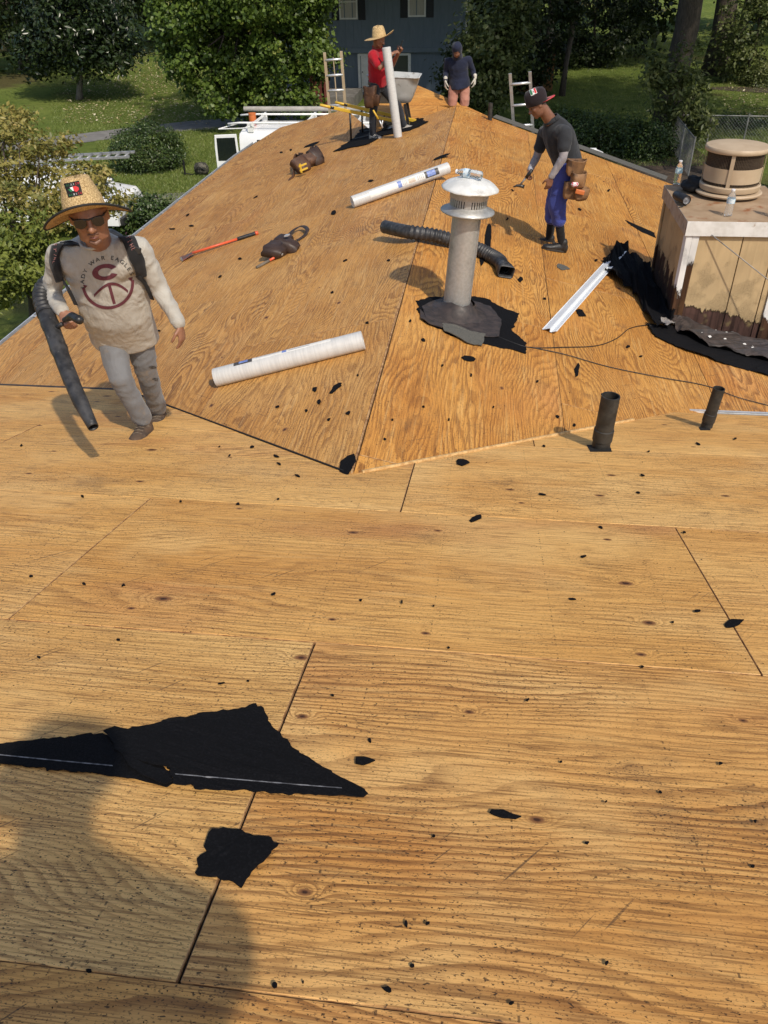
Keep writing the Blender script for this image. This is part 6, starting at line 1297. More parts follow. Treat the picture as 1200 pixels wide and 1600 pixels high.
# hat tipped back
hc_ = P(.0, .12, .0)+Vector((-.010, 0, 0)); hupv = (Vector((-.20, .16, 1)).normalized()); M_BIND = mat('black_binding', (.012, .011, .010), rough=.8)
hat = straw_hat(man, hc_, hupv, f, .100, .222, .150, lambda ph: -.050*math.sin(ph)**2+.020*math.cos(ph), 0, edge=M_BIND, dent=.3, pinch=.3); hat['_d'] = 3.6
hf = cast(hat); mb = MB()
hp_ = [(101, 287), (123, 282.5), (129.5, 305), (108.5, 309.5)]
def hq(u_, v_): a = np.array(hp_[0])*(1-u_)+np.array(hp_[1])*u_; b_ = np.array(hp_[3])*(1-u_)+np.array(hp_[2])*u_; return tuple(a*(1-v_)+b_*v_)
M_G = mat('green_thread', (.02, .16, .06), rough=.8); M_RD = mat('red_thread', (.55, .03, .035), rough=.8); M_WT = mat('white_thread', (.75, .75, .72), rough=.8)
pt = printon('hat_patch', hf, [[hq(i/8, j/8), hq((i+1)/8, j/8), hq((i+1)/8, (j+1)/8), hq(i/8, (j+1)/8)] for i in range(8) for j in range(8)], M_BLACK, hat, .006)
for word, v0 in (('MEXICO', .17), ('MEXICO', .85)):
    for i, c_ in enumerate(word):
        m_ = (M_G, M_G, M_WT, M_WT, M_RD, M_RD)[i]; printon('patch_letter', hf, [[hq(.12+.15*i+.03+x*.15, v0-y*.19) for x, y in tr] for tr in textpolys(c_, .01)], m_, hat, .0075)
for m_, poly in ((M_G, [(.14, .45), (.30, .42), (.42, .60), (.30, .66)]), (M_WT, [(.30, .34), (.50, .32), (.50, .62), (.42, .60)]), (M_RD, [(.50, .32), (.70, .30), (.84, .44), (.84, .60), (.66, .72), (.52, .64)])): printon('patch_map', hf, [[hq(*p_) for p_ in poly]], m_, hat, .0075)
for i in range(5): x, y = 133+4.3*i, 292.5+.4*i; printon('weave_gap', hf, [[(x, y-2), (x+1.6, y-1.6), (x+1.2, y+2.2), (x-.6, y+1.8)]], M_BLACK, hat, .004)
# ------------------------------------------------------------------ backpack leaf blower
bl = empty('backpack_blower', at(75, 480, 3.9), 'black backpack leaf blower with long nozzle carried by hatted man', 'leaf blower')
def ribbon_on(fn, px, wpx, m, parent, nm='strap', off=.015, th=.010):
    P_ = spline([Vector((x, y, 0)) for x, y in px], 6); V = []
    for i, p_ in enumerate(P_):
        t_ = (P_[min(i+1, len(P_)-1)]-P_[max(i-1, 0)]).normalized(); s_ = Vector((-t_.y, t_.x, 0))
        for e_ in (-.5, -.17, .17, .5): q_ = p_+s_*wpx*e_; V.append(fn(q_.x, q_.y, off))
    mb = MB(); mb.add(V, [(4*i+j, 4*i+j+1, 4*i+j+5, 4*i+j+4) for i in range(len(P_)-1) for j in range(3)]); o = mb.build(nm, m, parent, smooth=True); sm_ = o.modifiers.new('s', 'SMOOTH'); sm_.factor = .6; sm_.iterations = 2; so_ = o.modifiers.new('t', 'SOLIDIFY'); so_.thickness = th; so_.offset = 0; return o
M_STRAP = cloth('black_webbing', (.012, .012, .013), (.022, .022, .024), .3, 8); M_PINK = mat('pale_red_print', (.30, .13, .12), rough=.8)
s1 = ribbon_on(cf, [(108, 372), (94, 384), (88, 402), (91, 420), (95, 436)], 17, M_STRAP, bl); s2 = ribbon_on(cf, [(184, 358), (198, 372), (209, 392), (217, 415), (222, 432)], 21, M_STRAP, bl)
s3 = strapm(bl, [cf(217, 426, .02), cf(222, 440, .025), cf(227, 454, .028), cf(230, 466, .03)], .024, M_STRAP, (0, -1, .2), 'strap_tail'); s4 = strapm(bl, [cf(97, 434, .02), at(106, 450, 3.78), at(113, 463, 3.78), at(119, 476, 3.80)], .022, M_STRAP, (0, -1, .2), 'strap_tail')
for px0, d_, ang in (((199, 371), (2.6, 4.6), 62), ((91, 386), (-.7, 5.6), 98)):
    for i, c_ in enumerate('STIHL'):
        cx, cy = px0[0]+d_[0]*i, px0[1]+d_[1]*i; printon('strap_letter', cf, [[(lambda q_: (cx+q_[0], cy+q_[1]))(rot2(x*6, -y*6, R_(ang))) for x, y in tr] for tr in textpolys(c_, .0)], M_PINK, s2 if i >= 0 and px0[0] > 150 else s1, .0245)
mb = MB(); c_ = cf(213, 388, .018); mb.box(cf(214, 391, .016), (.040, .012, .034), Matrix.Rotation(R_(20), 3, 'Y')); mb.build('buckle', M_BLACKPL, bl, bev=.004)
bc = lerpv(J['pel'], J['neck'], .55)-FR*.24*k; mb = MB(); ball(mb, bc, (.16, .11, .19)); mb.box(bc+Vector((0, .06, -.05)), (.26, .16, .30)); solid('engine_housing', mb, .012, True, M_BLACKPL, bl)
tp = [at(84, 436, 4.08), at(68, 452, 4.00), at(66, 470, 3.92), at(73, 492, 3.84)]; tpath = spline(tp, 14); mb = MB(); mb.tube(tpath, [.046+.004*(1 if (i//2) % 2 else -1) for i in range(len(tpath))], 22, caps=False); mb.build('flex_hose', M_SCUFF, bl, smooth=True)
tq = [at(70, 484, 3.87), at(78, 506, 3.79), at(92, 545, 3.66), at(112, 596, 3.50), at(126, 628, 3.41), at(146, 668, 3.30)]; seg = spline(tq, 10); rr = []
for i, p_ in enumerate(seg):
    t_ = i/(len(seg)-1); rr.append((.046 if t_ < .22 else .0435 if t_ < .42 else .041 if t_ < .60 else .039 if t_ < .8 else .039-.012*(t_-.8)/.2)+(.003 if abs(t_-.22) < .02 or abs(t_-.42) < .02 or abs(t_-.60) < .02 else 0))
mb = MB(); mb.tube(seg, rr, 26, caps=False); o = mb.build('nozzle_tube', M_SCUFF, bl, smooth=True); o.modifiers.new('s', 'SOLIDIFY').thickness = .003
mb = MB(); e = seg[-1]; d = (seg[-1]-seg[-4]).normalized(); mb.lathe([(.024, -.05), (0, -.06)], e, 18, d.to_track_quat('Z', 'Y').to_matrix()); mb.build('nozzle_inside', M_BLACK, bl)
g0 = at(98, 503, 3.74); mb = MB(); limb(mb, [at(101, 500, 3.72), at(113, 494, 3.66), at(124, 500, 3.62)], [.014, .021, .023], 14); mb.build('control_handle', M_BLACKPL, bl, smooth=True)
mb = MB(); mb.tube([at(84, 515, 3.76), at(97, 506, 3.73)], .012, 10); mb.build('handle_bracket', M_BLACKPL, bl, smooth=True)

# ------------------------------------------------------------------ man with the backwards cap
k = .88
J = joints(dict(head=(840, 163, 8.12), neck=(864, 188, 8.2), pel=(888, 256, 8.28), shR=(852, 206, 8.42), shL=(884, 208, 8.02), elR=(838, 246, 8.42), wrR=(828, 266, 8.28), elL=(880, 246, 7.94), wrL=(861, 277, 7.94), hipR=(882, 262, 8.38), hipL=(888, 262, 8.17), knR=(866, 316, 8.40), anR=(858, 374, 8.47), knL=(870, 317, 8.16), anL=(878, 381, 8.20)))
man = empty('person', onR(866, 396), 'person in backwards black cap and dark polo holding a hammer', 'person')
FR = Vector((-.95, -.15, -.25)).normalized(); f = Vector((-.86, -.18, -.55)).normalized(); hup = Vector((-.55, 0, .86))
mb = MB(); P, hs = headparts(mb, J['head'], f, hup, .225*k, 1.1, 1.05); hh = .225*k
limb(mb, [P(-.10, -.22), J['neck']+Vector((0, 0, -.03))], [.058*k, .066*k]); torso(mb, J, FR, k, gw=.8, gd=.8)
for s_ in 'RL':
    limb(mb, [J['sh'+s_], J['el'+s_], J['wr'+s_]], [.046*k, .039*k, .027*k]); limb(mb, [J['hip'+s_], J['kn'+s_], J['an'+s_]], [.075*k, .055*k, .04*k])
hand(mb, J['wrL'], Vector((-.18, .0, -1)), Vector((-.3, .9, 0)), Vector((-1, 0, 0)), .95*k, .30); hand(mb, J['wrR'], Vector((-.15, -.1, -1)), Vector((.75, -.45, 0)), Vector((-.6, -.8, 0)), .95*k, .95)
body = solid('body', mb, .006, True, M_SKIND, man, it=3)
M_POLO = cloth('charcoal_polo', (.030, .032, .036), (.020, .021, .024), .6, 6); M_SLV = cloth('arm_sleeve', (.30, .27, .27), (.22, .20, .21), .5, 8, (.40, .50, .66), 5, (.55, .7)); M_BLUEP = cloth('blue_track_pants', (.055, .075, .30), (.04, .055, .23), .8, 5)
mb = MB(); torso(mb, J, FR, k, [(-.10, .165, .128), (0, .17, .13), (.22, .172, .132), (.45, .18, .138), (.64, .19, .138), (.79, .19, .12), (.89, .15, .10), (.96, .095, .08), (1.0, .07, .07)], 1.12, 1.14)
for s_ in 'RL':
    sh_, el = J['sh'+s_], J['el'+s_]; inn = lerpv(sh_, J['neck'], .4)+Vector((0, 0, -.04)); limb(mb, [inn, sh_, lerpv(sh_, el, .62)], [.074*k, .072*k, .066*k], 16)
polo = solid('polo_shirt', mb, .009, True, M_POLO, man, folds=.007, fscale=8, it=4)
mb = MB(); nc = J['neck']; ax = (J['neck']-J['pel']).normalized(); a1 = (J['shL']-J['shR']).normalized(); fr_ = ax.cross(a1); fr_ = fr_ if fr_.dot(FR) > 0 else -fr_
V = []
for i in range(25):
    a = 2*math.pi*i/24; dv = a1*math.cos(a)+fr_*math.sin(a); V += [nc+dv*.072*k+ax*.035+fr_*.01, nc+dv*.092*k+ax*.0+fr_*.012]
mb.add(V, [(2*i, 2*i+1, 2*i+3, 2*i+2) for i in range(24)]); o = mb.build('collar', M_POLO, polo, smooth=True); o.modifiers.new('s', 'SOLIDIFY').thickness = .005
for s_ in 'RL':
    sh_, el, wr = J['sh'+s_], J['el'+s_], J['wr'+s_]; mb = MB(); limb(mb, [lerpv(sh_, el, .5), el, lerpv(el, wr, .96)], [.052*k, .044*k, .034*k], 14); solid('arm_sleeve', mb, .007, True, M_SLV, man, folds=.003, fscale=16)
mb = MB(); torso(mb, J, FR, k, [(-.22, .11, .10), (-.12, .155, .12), (0, .165, .124), (.1, .165, .12)], 1, 1)
for s_ in 'RL':
    h_, kn, an = J['hip'+s_], J['kn'+s_], J['an'+s_]; limb(mb, [h_, lerpv(h_, kn, .5), kn, lerpv(kn, an, .42)], [.112*k, .106*k, .096*k, .080*k], 16)
pants = solid('rolled_track_pants', mb, .009, True, M_BLUEP, man, folds=.007, fscale=9, it=4)
M_SOCK = cloth('black_sock', (.010, .010, .011), (.016, .016, .017), .4, 8); M_SHOE2 = mat('black_work_shoe', (.012, .012, .013), (.025, .025, .026), scale=20, rough=.55, bump=.2)
for s_ in 'RL':
    kn, an = J['kn'+s_], J['an'+s_]; mb = MB(); limb(mb, [lerpv(kn, an, .56), lerpv(kn, an, .75), an], [.050*k, .048*k, .041*k], 14); solid('sock', mb, .007, True, M_SOCK, man, folds=.002, fscale=20)
shoe(man, J['anL'], Vector((-1, -.22, .2)), NR, 1.0, M_SHOE2, M_SOLED, hi=.075); shoe(man, J['anR'], Vector((-1, -.05, .2)), NR, .98, M_SHOE2, M_SOLED, hi=.075)
# cap: crown + red visor at the back
cu_ = Vector((-.32, .0, .95)).normalized(); cfv = (Vector((-.95, -.1, -.32))); cfv = (cfv-cu_*cfv.dot(cu_)).normalized(); cs = cfv.cross(cu_); cc = P(-.02, .17)
M_CAP = cloth('black_cap', (.016, .011, .013), (.024, .016, .019), .3, 8); M_VIS = cloth('red_visor', (.55, .05, .06), (.48, .04, .05), .2, 10)
mb = MB(); mb.loft([(cc-cu_*.030, cfv*.098, cs*.080), (cc+cu_*.02, cfv*.100, cs*.082), (cc+cu_*.065, cfv*.097, cs*.080), (cc+cu_*.092, cfv*.080, cs*.066), (cc+cu_*.102, cfv*.045, cs*.037), (cc+cu_*.105, cfv*.008, cs*.008)], 28); cap = mb.build('cap', M_CAP, man, smooth=True); cap['_d'] = 9
mb = MB(); V = []
for i in range(13):
    a = R_(-62+124*i/12); b0 = cc-cu_*.022-cfv*.094*math.cos(a)+cs*.082*math.sin(a); ln = .075*math.cos(a*1.1)**.6 if abs(a*1.1) < 1.57 else 0; V += [b0, b0-cfv*ln+cu_*.012-cu_*.010*math.sin(a)**2]
mb.add(V, [(2*i, 2*i+1, 2*i+3, 2*i+2) for i in range(12)]); o = mb.build('visor', M_VIS, cap, smooth=True); o.modifiers.new('s', 'SOLIDIFY').thickness = .004
kf = cast(cap); fq = [(827, 142), (836.5, 137.5), (839.5, 145.5), (830, 150)]
def hq2(u_, v_): a = np.array(fq[0])*(1-u_)+np.array(fq[1])*u_; b_ = np.array(fq[3])*(1-u_)+np.array(fq[2])*u_; return tuple(a*(1-v_)+b_*v_)
def quadgrid(fn, u0, u1, v0, v1, n=3): return [[fn(u0+(u1-u0)*i/n, v0+(v1-v0)*j/n), fn(u0+(u1-u0)*(i+1)/n, v0+(v1-v0)*j/n), fn(u0+(u1-u0)*(i+1)/n, v0+(v1-v0)*(j+1)/n), fn(u0+(u1-u0)*i/n, v0+(v1-v0)*(j+1)/n)] for i in range(n) for j in range(n)]
printon('flag_patch', kf, quadgrid(hq2, 0, 1, 0, 1), M_WT, cap, .0045); printon('flag_stripe', kf, quadgrid(hq2, .06, .35, .08, .92), M_G, cap, .0065); printon('flag_stripe', kf, quadgrid(hq2, .66, .95, .08, .92), M_RD, cap, .0065); printon('flag_emblem', kf, [[hq2(.45, .45), hq2(.50, .32), hq2(.58, .42), hq2(.56, .62), hq2(.46, .64)]], M_SHOE1, cap, .0065)
mb = MB(); mb.loft([(P(-.16, -.08), hs*.335*hh, f*.24*hh), (P(-.10, .1), hs*.345*hh, f*.335*hh), (P(-.05, .3), hs*.33*hh, f*.36*hh)], 20); mb.build('hair', M_HAIR, man, smooth=True)
for sg in (-1, 1):
    mb = MB(); ball(mb, P(.345, .02, .15*sg), .035*hh); mb.build('eye', M_BLACK, man, smooth=True); mb = MB(); limb(mb, [P(.345, .115, .22*sg), P(.395, .125, .10*sg)], [.014*hh, .018*hh], 8); mb.build('eyebrow', M_HAIR, man, smooth=True)
# tool belt worn at the hip
tb = empty('worn_tool_belt', (0, 0, 0)); bpy.data.objects.remove(tb)
mb = MB(); V = []
pel = J['pel']+ax*.03; hv = (J['hipL']-J['hipR']).normalized(); hv = (hv-ax*hv.dot(ax)).normalized(); fr2 = ax.cross(hv)
for i in range(33): a = 2*math.pi*i/32; dv = hv*math.cos(a)*.178*k*1.04+fr2*math.sin(a)*.136*k*1.05; V += [pel+dv-ax*.025, pel+dv+ax*.025]
mb.add(V, [(2*i, 2*i+1, 2*i+3, 2*i+2) for i in range(32)]); belt = mb.build('tool_belt', M_LEATHT, man, smooth=True); belt.modifiers.new('s', 'SOLIDIFY').thickness = .006
pouch(belt, at(898, 262, 8.02), (1, .25, 0), (0, 0, 1), .17, .15, .10, M_LEATHT, 11); pouch(belt, at(902, 283, 7.98), (1, .25, 0), (.1, 0, 1), .14, .16, .11, M_LEATHT, 12); pouch(belt, at(893, 298, 8.02), (1, .2, 0), (.2, 0, 1), .15, .17, .09, M_LEATHT, 13); pouch(belt, at(908, 304, 8.0), (1, .2, 0), (.1, 0, 1), .13, .11, .11, M_LEATHT, 14)
mb = MB(); mb.box(at(906, 300, 7.93), (.085, .03, .04), Matrix.Rotation(R_(12), 3, 'Y')); mb.build('chalk_reel', M_ORNG, belt, bev=.006)
mb = MB(); ball(mb, at(898, 288, 7.925), (.035, .02, .025)); mb.build('red_rag', mat('red_white_rag', (.6, .05, .08), (.75, .75, .78), scale=40, rough=.9, sharp=(.48, .52)), belt, smooth=True)
mb = MB(); mb.beam(at(906, 286, 7.95), at(902, 279, 7.95), .02, .03); mb.build('blue_tag', mat('blue_tag', (.05, .10, .5), rough=.6), belt)
# hammer in the far hand
hm = empty('roofing_hammer', at(826, 276, 8.2), 'dark roofing hammer held low in the capped man\'s hand', 'hammer')
h0, h1 = at(831, 266, 8.16), at(812, 290, 8.20); mb = MB(); mb.tube([h0, h0.lerp(h1, .45)], [.017, .016], 10); mb.build('grip', M_BLACKPL, hm, smooth=True); mb = MB(); mb.tube([h0.lerp(h1, .4), h1], [.010, .010], 10); mb.build('handle', M_GREYFL, hm, smooth=True)
mb = MB(); mb.tube([at(819, 292, 8.2), at(814, 290.5, 8.2), at(808, 290, 8.2), at(802, 292, 8.2)], [.018, .016, .012, .005], 10); mb.build('head', mat('dark_steel', (.08, .075, .07), rough=.4, metal=.7), hm, smooth=True)

# ------------------------------------------------------------------ man in the red shirt
k = .90
J = joints(dict(head=(592, 61, 13.52), neck=(589, 74, 13.6), pel=(590, 130, 13.66), shR=(582, 87, 13.40), shL=(597, 86, 13.80), elR=(594, 106, 13.26), wrR=(613, 84, 13.34), elL=(612, 104, 13.74), wrL=(623, 82, 13.56), hipR=(586, 133, 13.56), hipL=(596, 133, 13.76), knR=(583, 175, 13.54), anR=(582, 211, 13.60), knL=(622, 166, 13.78), anL=(631, 197, 13.88)))
man = empty('person', onL(584, 219), 'person in red shirt and straw hat looking at a phone', 'person')
FR = Vector((.97, -.15, 0)).normalized(); f = Vector((.90, -.12, -.40)).normalized(); hup = Vector((.3, 0, 1)).normalized()
mb = MB(); hh = .225*k; P, hs = headparts(mb, J['head'], f, hup, hh, 1.05, 1.0)
limb(mb, [P(-.10, -.2), J['neck']+Vector((0, 0, -.02))], [.058*k, .066*k]); torso(mb, J, FR, k, gw=.8, gd=.8)
for s_ in 'RL':
    limb(mb, [J['sh'+s_], J['el'+s_], J['wr'+s_]], [.046*k, .043*k, .030*k]); limb(mb, [J['hip'+s_], J['kn'+s_], J['an'+s_]], [.075*k, .055*k, .04*k])
hand(mb, J['wrR'], Vector((.85, .15, .35)), Vector((.2, .5, -.9)), Vector((.3, .4, .8)), .95*k, .55); hand(mb, J['wrL'], Vector((.55, -.2, .75)), Vector((-.2, -.9, 0)), Vector((-.8, 0, .4)), .95*k, .7)
solid('body', mb, .0065, True, M_SKIN, man, it=3)
M_RED = cloth('red_polo', (.38, .012, .022), (.30, .008, .016), .6, 6); M_JEAN2 = cloth('dark_jeans', (.020, .023, .030), (.034, .037, .045), .8, 6)
mb = MB(); torso(mb, J, FR, k, [(-.06, .17, .135), (.05, .175, .14), (.22, .178, .142), (.45, .185, .142), (.64, .195, .14), (.79, .195, .122), (.89, .155, .10), (.96, .095, .08), (1.0, .07, .07)], 1.04, 1.06, belly=.04)
for s_ in 'RL':
    sh_, el = J['sh'+s_], J['el'+s_]; inn = lerpv(sh_, J['neck'], .4)+Vector((0, 0, -.04)); limb(mb, [inn, sh_, lerpv(sh_, el, .72)], [.080*k, .082*k, .074*k], 16)
red = solid('red_shirt', mb, .010, True, M_RED, man, folds=.007, fscale=8, it=4)
mb = MB(); nc = J['neck']; ax = (J['neck']-J['pel']).normalized(); a1 = (J['shL']-J['shR']).normalized(); fr_ = ax.cross(a1); fr_ = fr_ if fr_.dot(FR) > 0 else -fr_; V = []
for i in range(25):
    a = 2*math.pi*i/24; dv = a1*math.cos(a)+fr_*math.sin(a); V += [nc+dv*.072*k+ax*.035+fr_*.01, nc+dv*.094*k+fr_*.012]
mb.add(V, [(2*i, 2*i+1, 2*i+3, 2*i+2) for i in range(24)]); o = mb.build('collar', M_RED, red, smooth=True); o.modifiers.new('s', 'SOLIDIFY').thickness = .005
mb = MB(); torso(mb, J, FR, k, [(-.22, .11, .10), (-.12, .155, .12), (0, .165, .124), (.1, .165, .12)], 1, 1)
for s_ in 'RL':
    h_, kn, an = J['hip'+s_], J['kn'+s_], J['an'+s_]; limb(mb, [h_, lerpv(h_, kn, .5), kn, lerpv(kn, an, .5), lerpv(kn, an, .93)], [.096*k, .082*k, .066*k, .062*k, .056*k], 16)
solid('jeans', mb, .009, True, M_JEAN2, man, folds=.006, fscale=9, it=4)
M_SHOE3 = mat('pale_trainer', (.50, .47, .42), (.33, .30, .26), scale=22, rough=.7, c3=(.05, .05, .05), s3=16, t3=(.52, .58))
shoe(man, J['anR'], Vector((.75, -.6, 0)), NL, 1.0, M_SHOE3, M_SOLEW, hi=.07); shoe(man, J['anL'], Vector((1, -.1, 0)), NL, 1.0, M_SHOE3, M_SOLEW, hi=.07)
hupv = Vector((-.10, .0, 1)); hat = straw_hat(man, P(-.03, .12), hupv, f, .102, .215, .125, lambda ph: .022*math.cos(ph)+.045*max(0, math.cos(ph))**4-.012*math.sin(ph)**2, 0, dent=-.25, pinch=.1); hat['_d'] = 14
hf = cast(hat)
for i in range(3): x, y = 586.5+2.6*i, 37.2; printon('weave_gap', hf, [[(x, y-.6), (x+1.5, y-.6), (x+1.3, y+.6), (x, y+.6)]], M_BLACK, hat, .004)
mb = MB(); mb.loft([(P(-.16, -.12), hs*.33*hh, f*.22*hh), (P(-.10, .1), hs*.345*hh, f*.335*hh), (P(-.05, .3), hs*.32*hh, f*.36*hh)], 20); mb.build('hair', M_HAIR, man, smooth=True)
mb = MB(); limb(mb, [P(.39, -.22, -.1), P(.44, -.215, 0), P(.39, -.22, .1)], [.02*hh, .03*hh, .02*hh], 8); mb.build('moustache', M_HAIR, man, smooth=True)
mb = MB(); ball(mb, P(.345, .02, -.15), .035*hh); mb.build('eye', M_BLACK, man, smooth=True)
mb = MB(); V = []; pel = J['pel']+ax*.02; hv = (J['hipL']-J['hipR']).normalized(); hv = (hv-ax*hv.dot(ax)).normalized(); fr2 = ax.cross(hv)
for i in range(33): a = 2*math.pi*i/32; dv = hv*math.cos(a)*.178*k*1.06+fr2*math.sin(a)*.140*k*1.05; V += [pel+dv-ax*.025, pel+dv+ax*.025]
mb.add(V, [(2*i, 2*i+1, 2*i+3, 2*i+2) for i in range(32)]); belt = mb.build('tool_belt', M_LEATH, man, smooth=True); belt.modifiers.new('s', 'SOLIDIFY').thickness = .006
pouch(belt, at(578, 146, 13.42), (.9, -.3, 0), (.1, 0, 1), .20, .20, .12, M_LEATH, 21); pouch(belt, at(577, 160, 13.42), (.9, -.3, 0), (.1, 0, 1), .18, .16, .12, M_LEATH, 22); pouch(belt, at(588, 157, 13.40), (.9, -.3, 0), (.1, 0, 1), .12, .14, .10, M_LEATH, 23)
mb = MB(); mb.tube([at(583, 172, 13.36), at(591, 186, 13.36)], .014, 8); mb.build('yellow_tool', M_YEL, belt, smooth=True)
mb = MB(); mb.tube([at(593, 188, 13.36), at(598, 200, 13.36)], .012, 8); mb.tube([at(598, 188, 13.36), at(596, 200, 13.36)], .010, 8); mb.build('hanging_snips', M_ALU, belt, smooth=True)
ph = empty('mobile_phone', at(626, 72, 13.5), 'black mobile phone held up by the man in red', 'phone'); d = (at(630, 62, 13.5)-at(623, 80, 13.5)).normalized(); sdv = Vector((0, 1, 0)); nn_ = d.cross(sdv); mb = MB(); mb.box(at(626.5, 71, 13.5), (.075, .15, .009), Matrix((sdv, d, nn_)).transposed()); pb = mb.build('case', M_BLACKPL, ph, bev=.004); mb = MB(); mb.box(at(626.5, 71, 13.5)-Vector(nn_)*(.0055 if nn_.x > 0 else -.0055), (.068, .142, .002), Matrix((sdv, d, nn_)).transposed()); mb.build('screen', M_VGL, ph)
roll('white underlayment roll stood upright against the man in red', at(622, 214, 13.20), at(603.5, 74, 13.22), .064, None, (), Vector((0, 1, 0)))

# ------------------------------------------------------------------ hooded man kneeling at the far end of the ridge
k = .86
J = joints(dict(head=(714, 78, 14.86), neck=(715, 90, 15.0), pel=(718, 128, 15.05), shR=(699, 94, 15.02), shL=(732, 92, 15.02), elR=(697, 113, 15.06), wrR=(696, 126, 14.92), elL=(739, 111, 15.08), wrL=(742, 122, 14.98), hipR=(710, 130, 15.03), hipL=(726, 130, 15.03), knR=(707, 161, 14.90), anR=(709, 166, 15.22), knL=(726, 161, 14.90), anL=(724, 166, 15.22)))
man = empty('person', Vector((-.6, 14.95, zF(-.6, 14.95))), 'person in navy hooded top and pale work gloves kneeling at the ridge end', 'person')
FR = Vector((.0, -1, -.1)); f = Vector((0, -.80, -.60)).normalized(); hup = Vector((0, -.5, .85))
mb = MB(); hh = .225*k; P, hs = headparts(mb, J['head'], f, hup, hh); limb(mb, [P(-.1, -.2), J['neck']], [.055*k, .06*k]); torso(mb, J, FR, k, gw=.8, gd=.8)
for s_ in 'RL':
    limb(mb, [J['sh'+s_], J['el'+s_], J['wr'+s_]], [.044*k, .038*k, .027*k]); limb(mb, [J['hip'+s_], J['kn'+s_], J['an'+s_]], [.072*k, .052*k, .04*k])
solid('body', mb, .008, True, M_SKIND, man, it=3)
M_NAVY = cloth('navy_hoodie', (.016, .020, .042), (.011, .014, .030), .7, 6); M_PINKP = cloth('salmon_trousers', (.40, .195, .145), (.31, .14, .10), .8, 6, (.20, .10, .07), 7, (.58, .7)); M_GLOVE = cloth('pale_glove', (.55, .52, .45), (.42, .40, .34), .4, 10)
mb = MB(); torso(mb, J, FR, k, [(-.17, .205, .25), (0, .200, .21), (.22, .178, .138), (.45, .17, .13), (.64, .185, .132), (.79, .185, .115), (.89, .145, .10), (.97, .10, .09)], 1.03, 1.05)
for s_ in 'RL':
    sh_, el, wr = J['sh'+s_], J['el'+s_], J['wr'+s_]; inn = lerpv(sh_, J['neck'], .4)+Vector((0, 0, -.04)); limb(mb, [inn, sh_, el, lerpv(el, wr, .95)], [.066*k, .062*k, .052*k, .042*k], 14)
hood = solid('hooded_top', mb, .010, True, M_NAVY, man, folds=.007, fscale=9, it=4)
mb = MB(); mb.loft([(P(-.12, -.42), hs*.34*hh, f*.30*hh), (P(-.07, -.15), hs*.42*hh, f*.40*hh), (P(-.07, .15), hs*.44*hh, f*.47*hh), (P(-.07, .4), hs*.36*hh, f*.42*hh), (P(-.07, .54), hs*.18*hh, f*.22*hh)], 22); limb(mb, [P(-.12, -.4), J['neck']], [.09*k, .10*k]); solid('hood', mb, .009, True, M_NAVY, hood, folds=.004, fscale=12)
mb = MB(); mb.loft([(P(.30, -.30), hs*.20*hh, u_*0+hup*.10*hh if False else hup.normalized()*.10*hh), (P(.40, -.16), hs*.25*hh, hup.normalized()*.20*hh), (P(.43, -.12), hs*.16*hh, hup.normalized()*.12*hh)], 18); mb.build('face', M_SKIND, man, smooth=True)
mb = MB(); torso(mb, J, FR, k, [(-.22, .12, .11), (-.12, .155, .12), (0, .162, .122), (.08, .16, .12)], 1, 1)
for s_ in 'RL':
    h_, kn, an = J['hip'+s_], J['kn'+s_], J['an'+s_]; limb(mb, [h_, lerpv(h_, kn, .5), kn, an], [.100*k, .098*k, .086*k, .06*k], 14)
solid('work_trousers', mb, .010, True, M_PINKP, man, folds=.008, fscale=9, it=4)
for s_, th in (('R', (1, -.2, 0)), ('L', (-1, -.2, 0))):
    mb = MB(); hand(mb, J['wr'+s_], Vector((0, -.08, -1)), Vector((-th[0]*.0, .3, 0))+Vector((th[0]*.8, 0, 0)), Vector((0, -1, 0)), 1.0, .35); limb(mb, [J['wr'+s_]+Vector((0, .01, .04)), J['wr'+s_]], [.032, .030]); solid('work_glove', mb, .006, True, M_GLOVE, man)
for s_ in 'RL':
    mb = MB(); limb(mb, [J['an'+s_]+Vector((0, .02, .0)), J['an'+s_]+Vector((0, .10, -.06))], [.045, .04], 14); mb.build('boot', M_SHOE1, man, smooth=True)

# ------------------------------------------------------------------ the photographer, whose shadow falls across the foreground
k = 1.0
J = {n_: Vector(p_) for n_, p_ in dict(head=(.0, -.24, .17), neck=(.02, -.31, -.02), pel=(.06, -.42, -.58), shR=(.20, -.33, -.10), shL=(-.16, -.33, -.10), elR=(.21, -.17, -.36), wrR=(-.04, -.15, -.15), elL=(-.16, -.17, -.36), wrL=(-.17, -.15, -.15), hipR=(.16, -.42, -.62), hipL=(-.04, -.42, -.62), knR=(.18, -.36, -.95), anR=(.20, -.42, zN(0, -.42)+.09), knL=(-.08, -.40, -.95), anL=(-.12, -.50, zN(0, -.5)+.09)).items()}
man = empty('person', Vector((.06, -.45, zN(0, -.45))), 'person taking the picture, seen only by the shadow on the foreground', 'person'); FR = Vector((0, 1, 0)); f = Vector((-.05, .95, -.3)).normalized(); hup = Vector((0, .3, 1))
mb = MB(); hh = .225; P, hs = headparts(mb, J['head'], f, hup, hh); limb(mb, [P(-.1, -.2), J['neck']], [.058, .066]); torso(mb, J, FR, k, gw=.9, gd=.9)
for s_ in 'RL': limb(mb, [J['sh'+s_], J['el'+s_], J['wr'+s_]], [.048, .042, .03]); limb(mb, [J['hip'+s_], J['kn'+s_], J['an'+s_]], [.08, .06, .045])
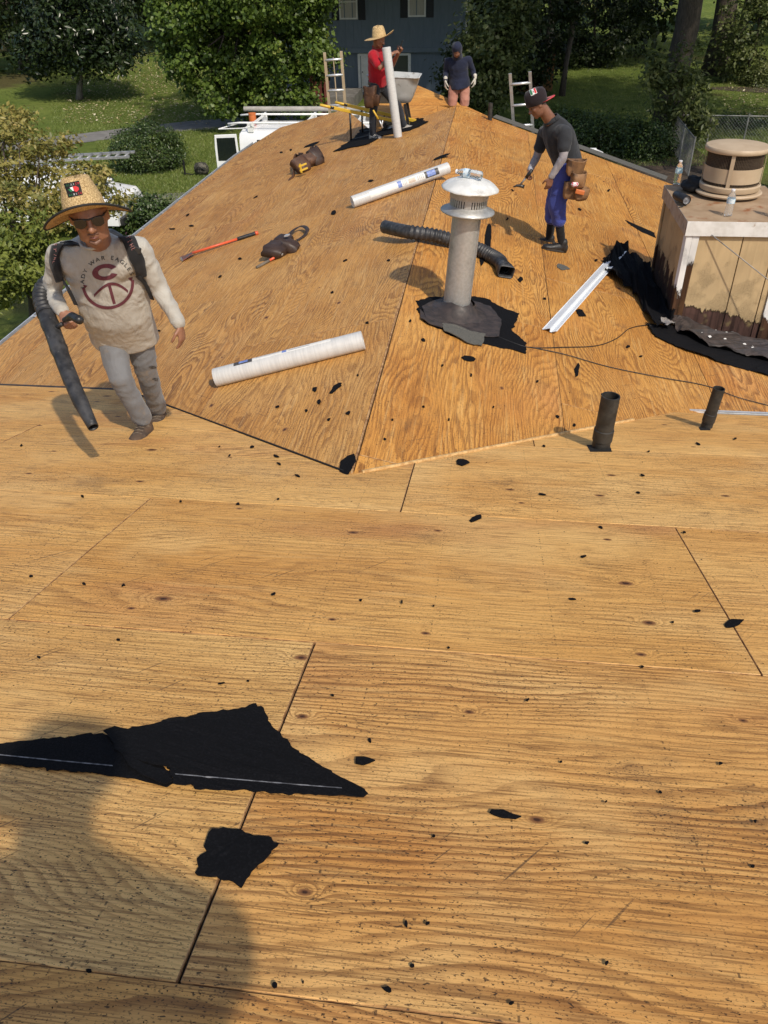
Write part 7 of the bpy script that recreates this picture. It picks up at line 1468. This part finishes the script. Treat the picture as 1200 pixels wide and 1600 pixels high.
for s_ in 'RL': hand(mb, J['wr'+s_], Vector((0, .45, .9)), Vector((-1 if s_ == 'R' else 1, .2, 0)), Vector((0, -1, .3)), .95, .5)
solid('body', mb, .010, True, M_SKIN, man, it=3)
mb = MB(); torso(mb, J, FR, k, SD_, 1.3, 1.3)
for s_ in 'RL': limb(mb, [J['sh'+s_], lerpv(J['sh'+s_], J['el'+s_], .8)], [.09, .085])
solid('shirt', mb, .012, True, cloth('plain_blue_shirt', (.08, .12, .2), (.06, .09, .16)), man, folds=.006)
mb = MB(); torso(mb, J, FR, k, [(-.22, .12, .11), (-.12, .17, .125), (0, .175, .13), (.1, .17, .125)], 1, 1)
for s_ in 'RL': limb(mb, [J['hip'+s_], J['kn'+s_], lerpv(J['kn'+s_], J['an'+s_], .95)], [.10, .08, .07])
solid('trousers', mb, .012, True, M_JEAN2, man, folds=.006)
for s_ in 'RL': shoe(man, J['an'+s_], Vector((0, 1, -.2)), NN, 1.0, M_SHOE1, M_SOLED, hi=.075)
hc = straw_hat(man, P(-.02, .22), Vector((0, .1, 1)), f, .095, .17, .12, lambda ph: -.02*math.sin(ph)**2, 0)

# chalk lines printed on the foreground felt
M_CHALK = mat('chalk_line', (.20, .20, .21), (.07, .07, .075), scale=45, rough=.9, sharp=(.42, .62))
def band(px, w_):
    out = []
    for (x0, y0), (x1, y1) in zip(px[:-1], px[1:]):
        n = max(1, int(math.dist((x0, y0), (x1, y1))/8))
        for i in range(n):
            a, b_ = i/n, (i+1)/n; out.append([(x0+(x1-x0)*a, y0+(y1-y0)*a), (x0+(x1-x0)*b_, y0+(y1-y0)*b_), (x0+(x1-x0)*b_, y0+(y1-y0)*b_+w_), (x0+(x1-x0)*a, y0+(y1-y0)*a+w_)])
    return out
printon('chalk_line', cast(felt_big), band([(274, 1209), (400, 1220), (534, 1231)], 1.6), M_CHALK, felt_big, .0012, 8)
printon('chalk_line', cast(felt_strip), band([(-80, 1178), (0, 1179), (100, 1189), (176, 1196)], 1.6), M_CHALK, felt_strip, .0012, 8)
bpy.context.view_layer.update()
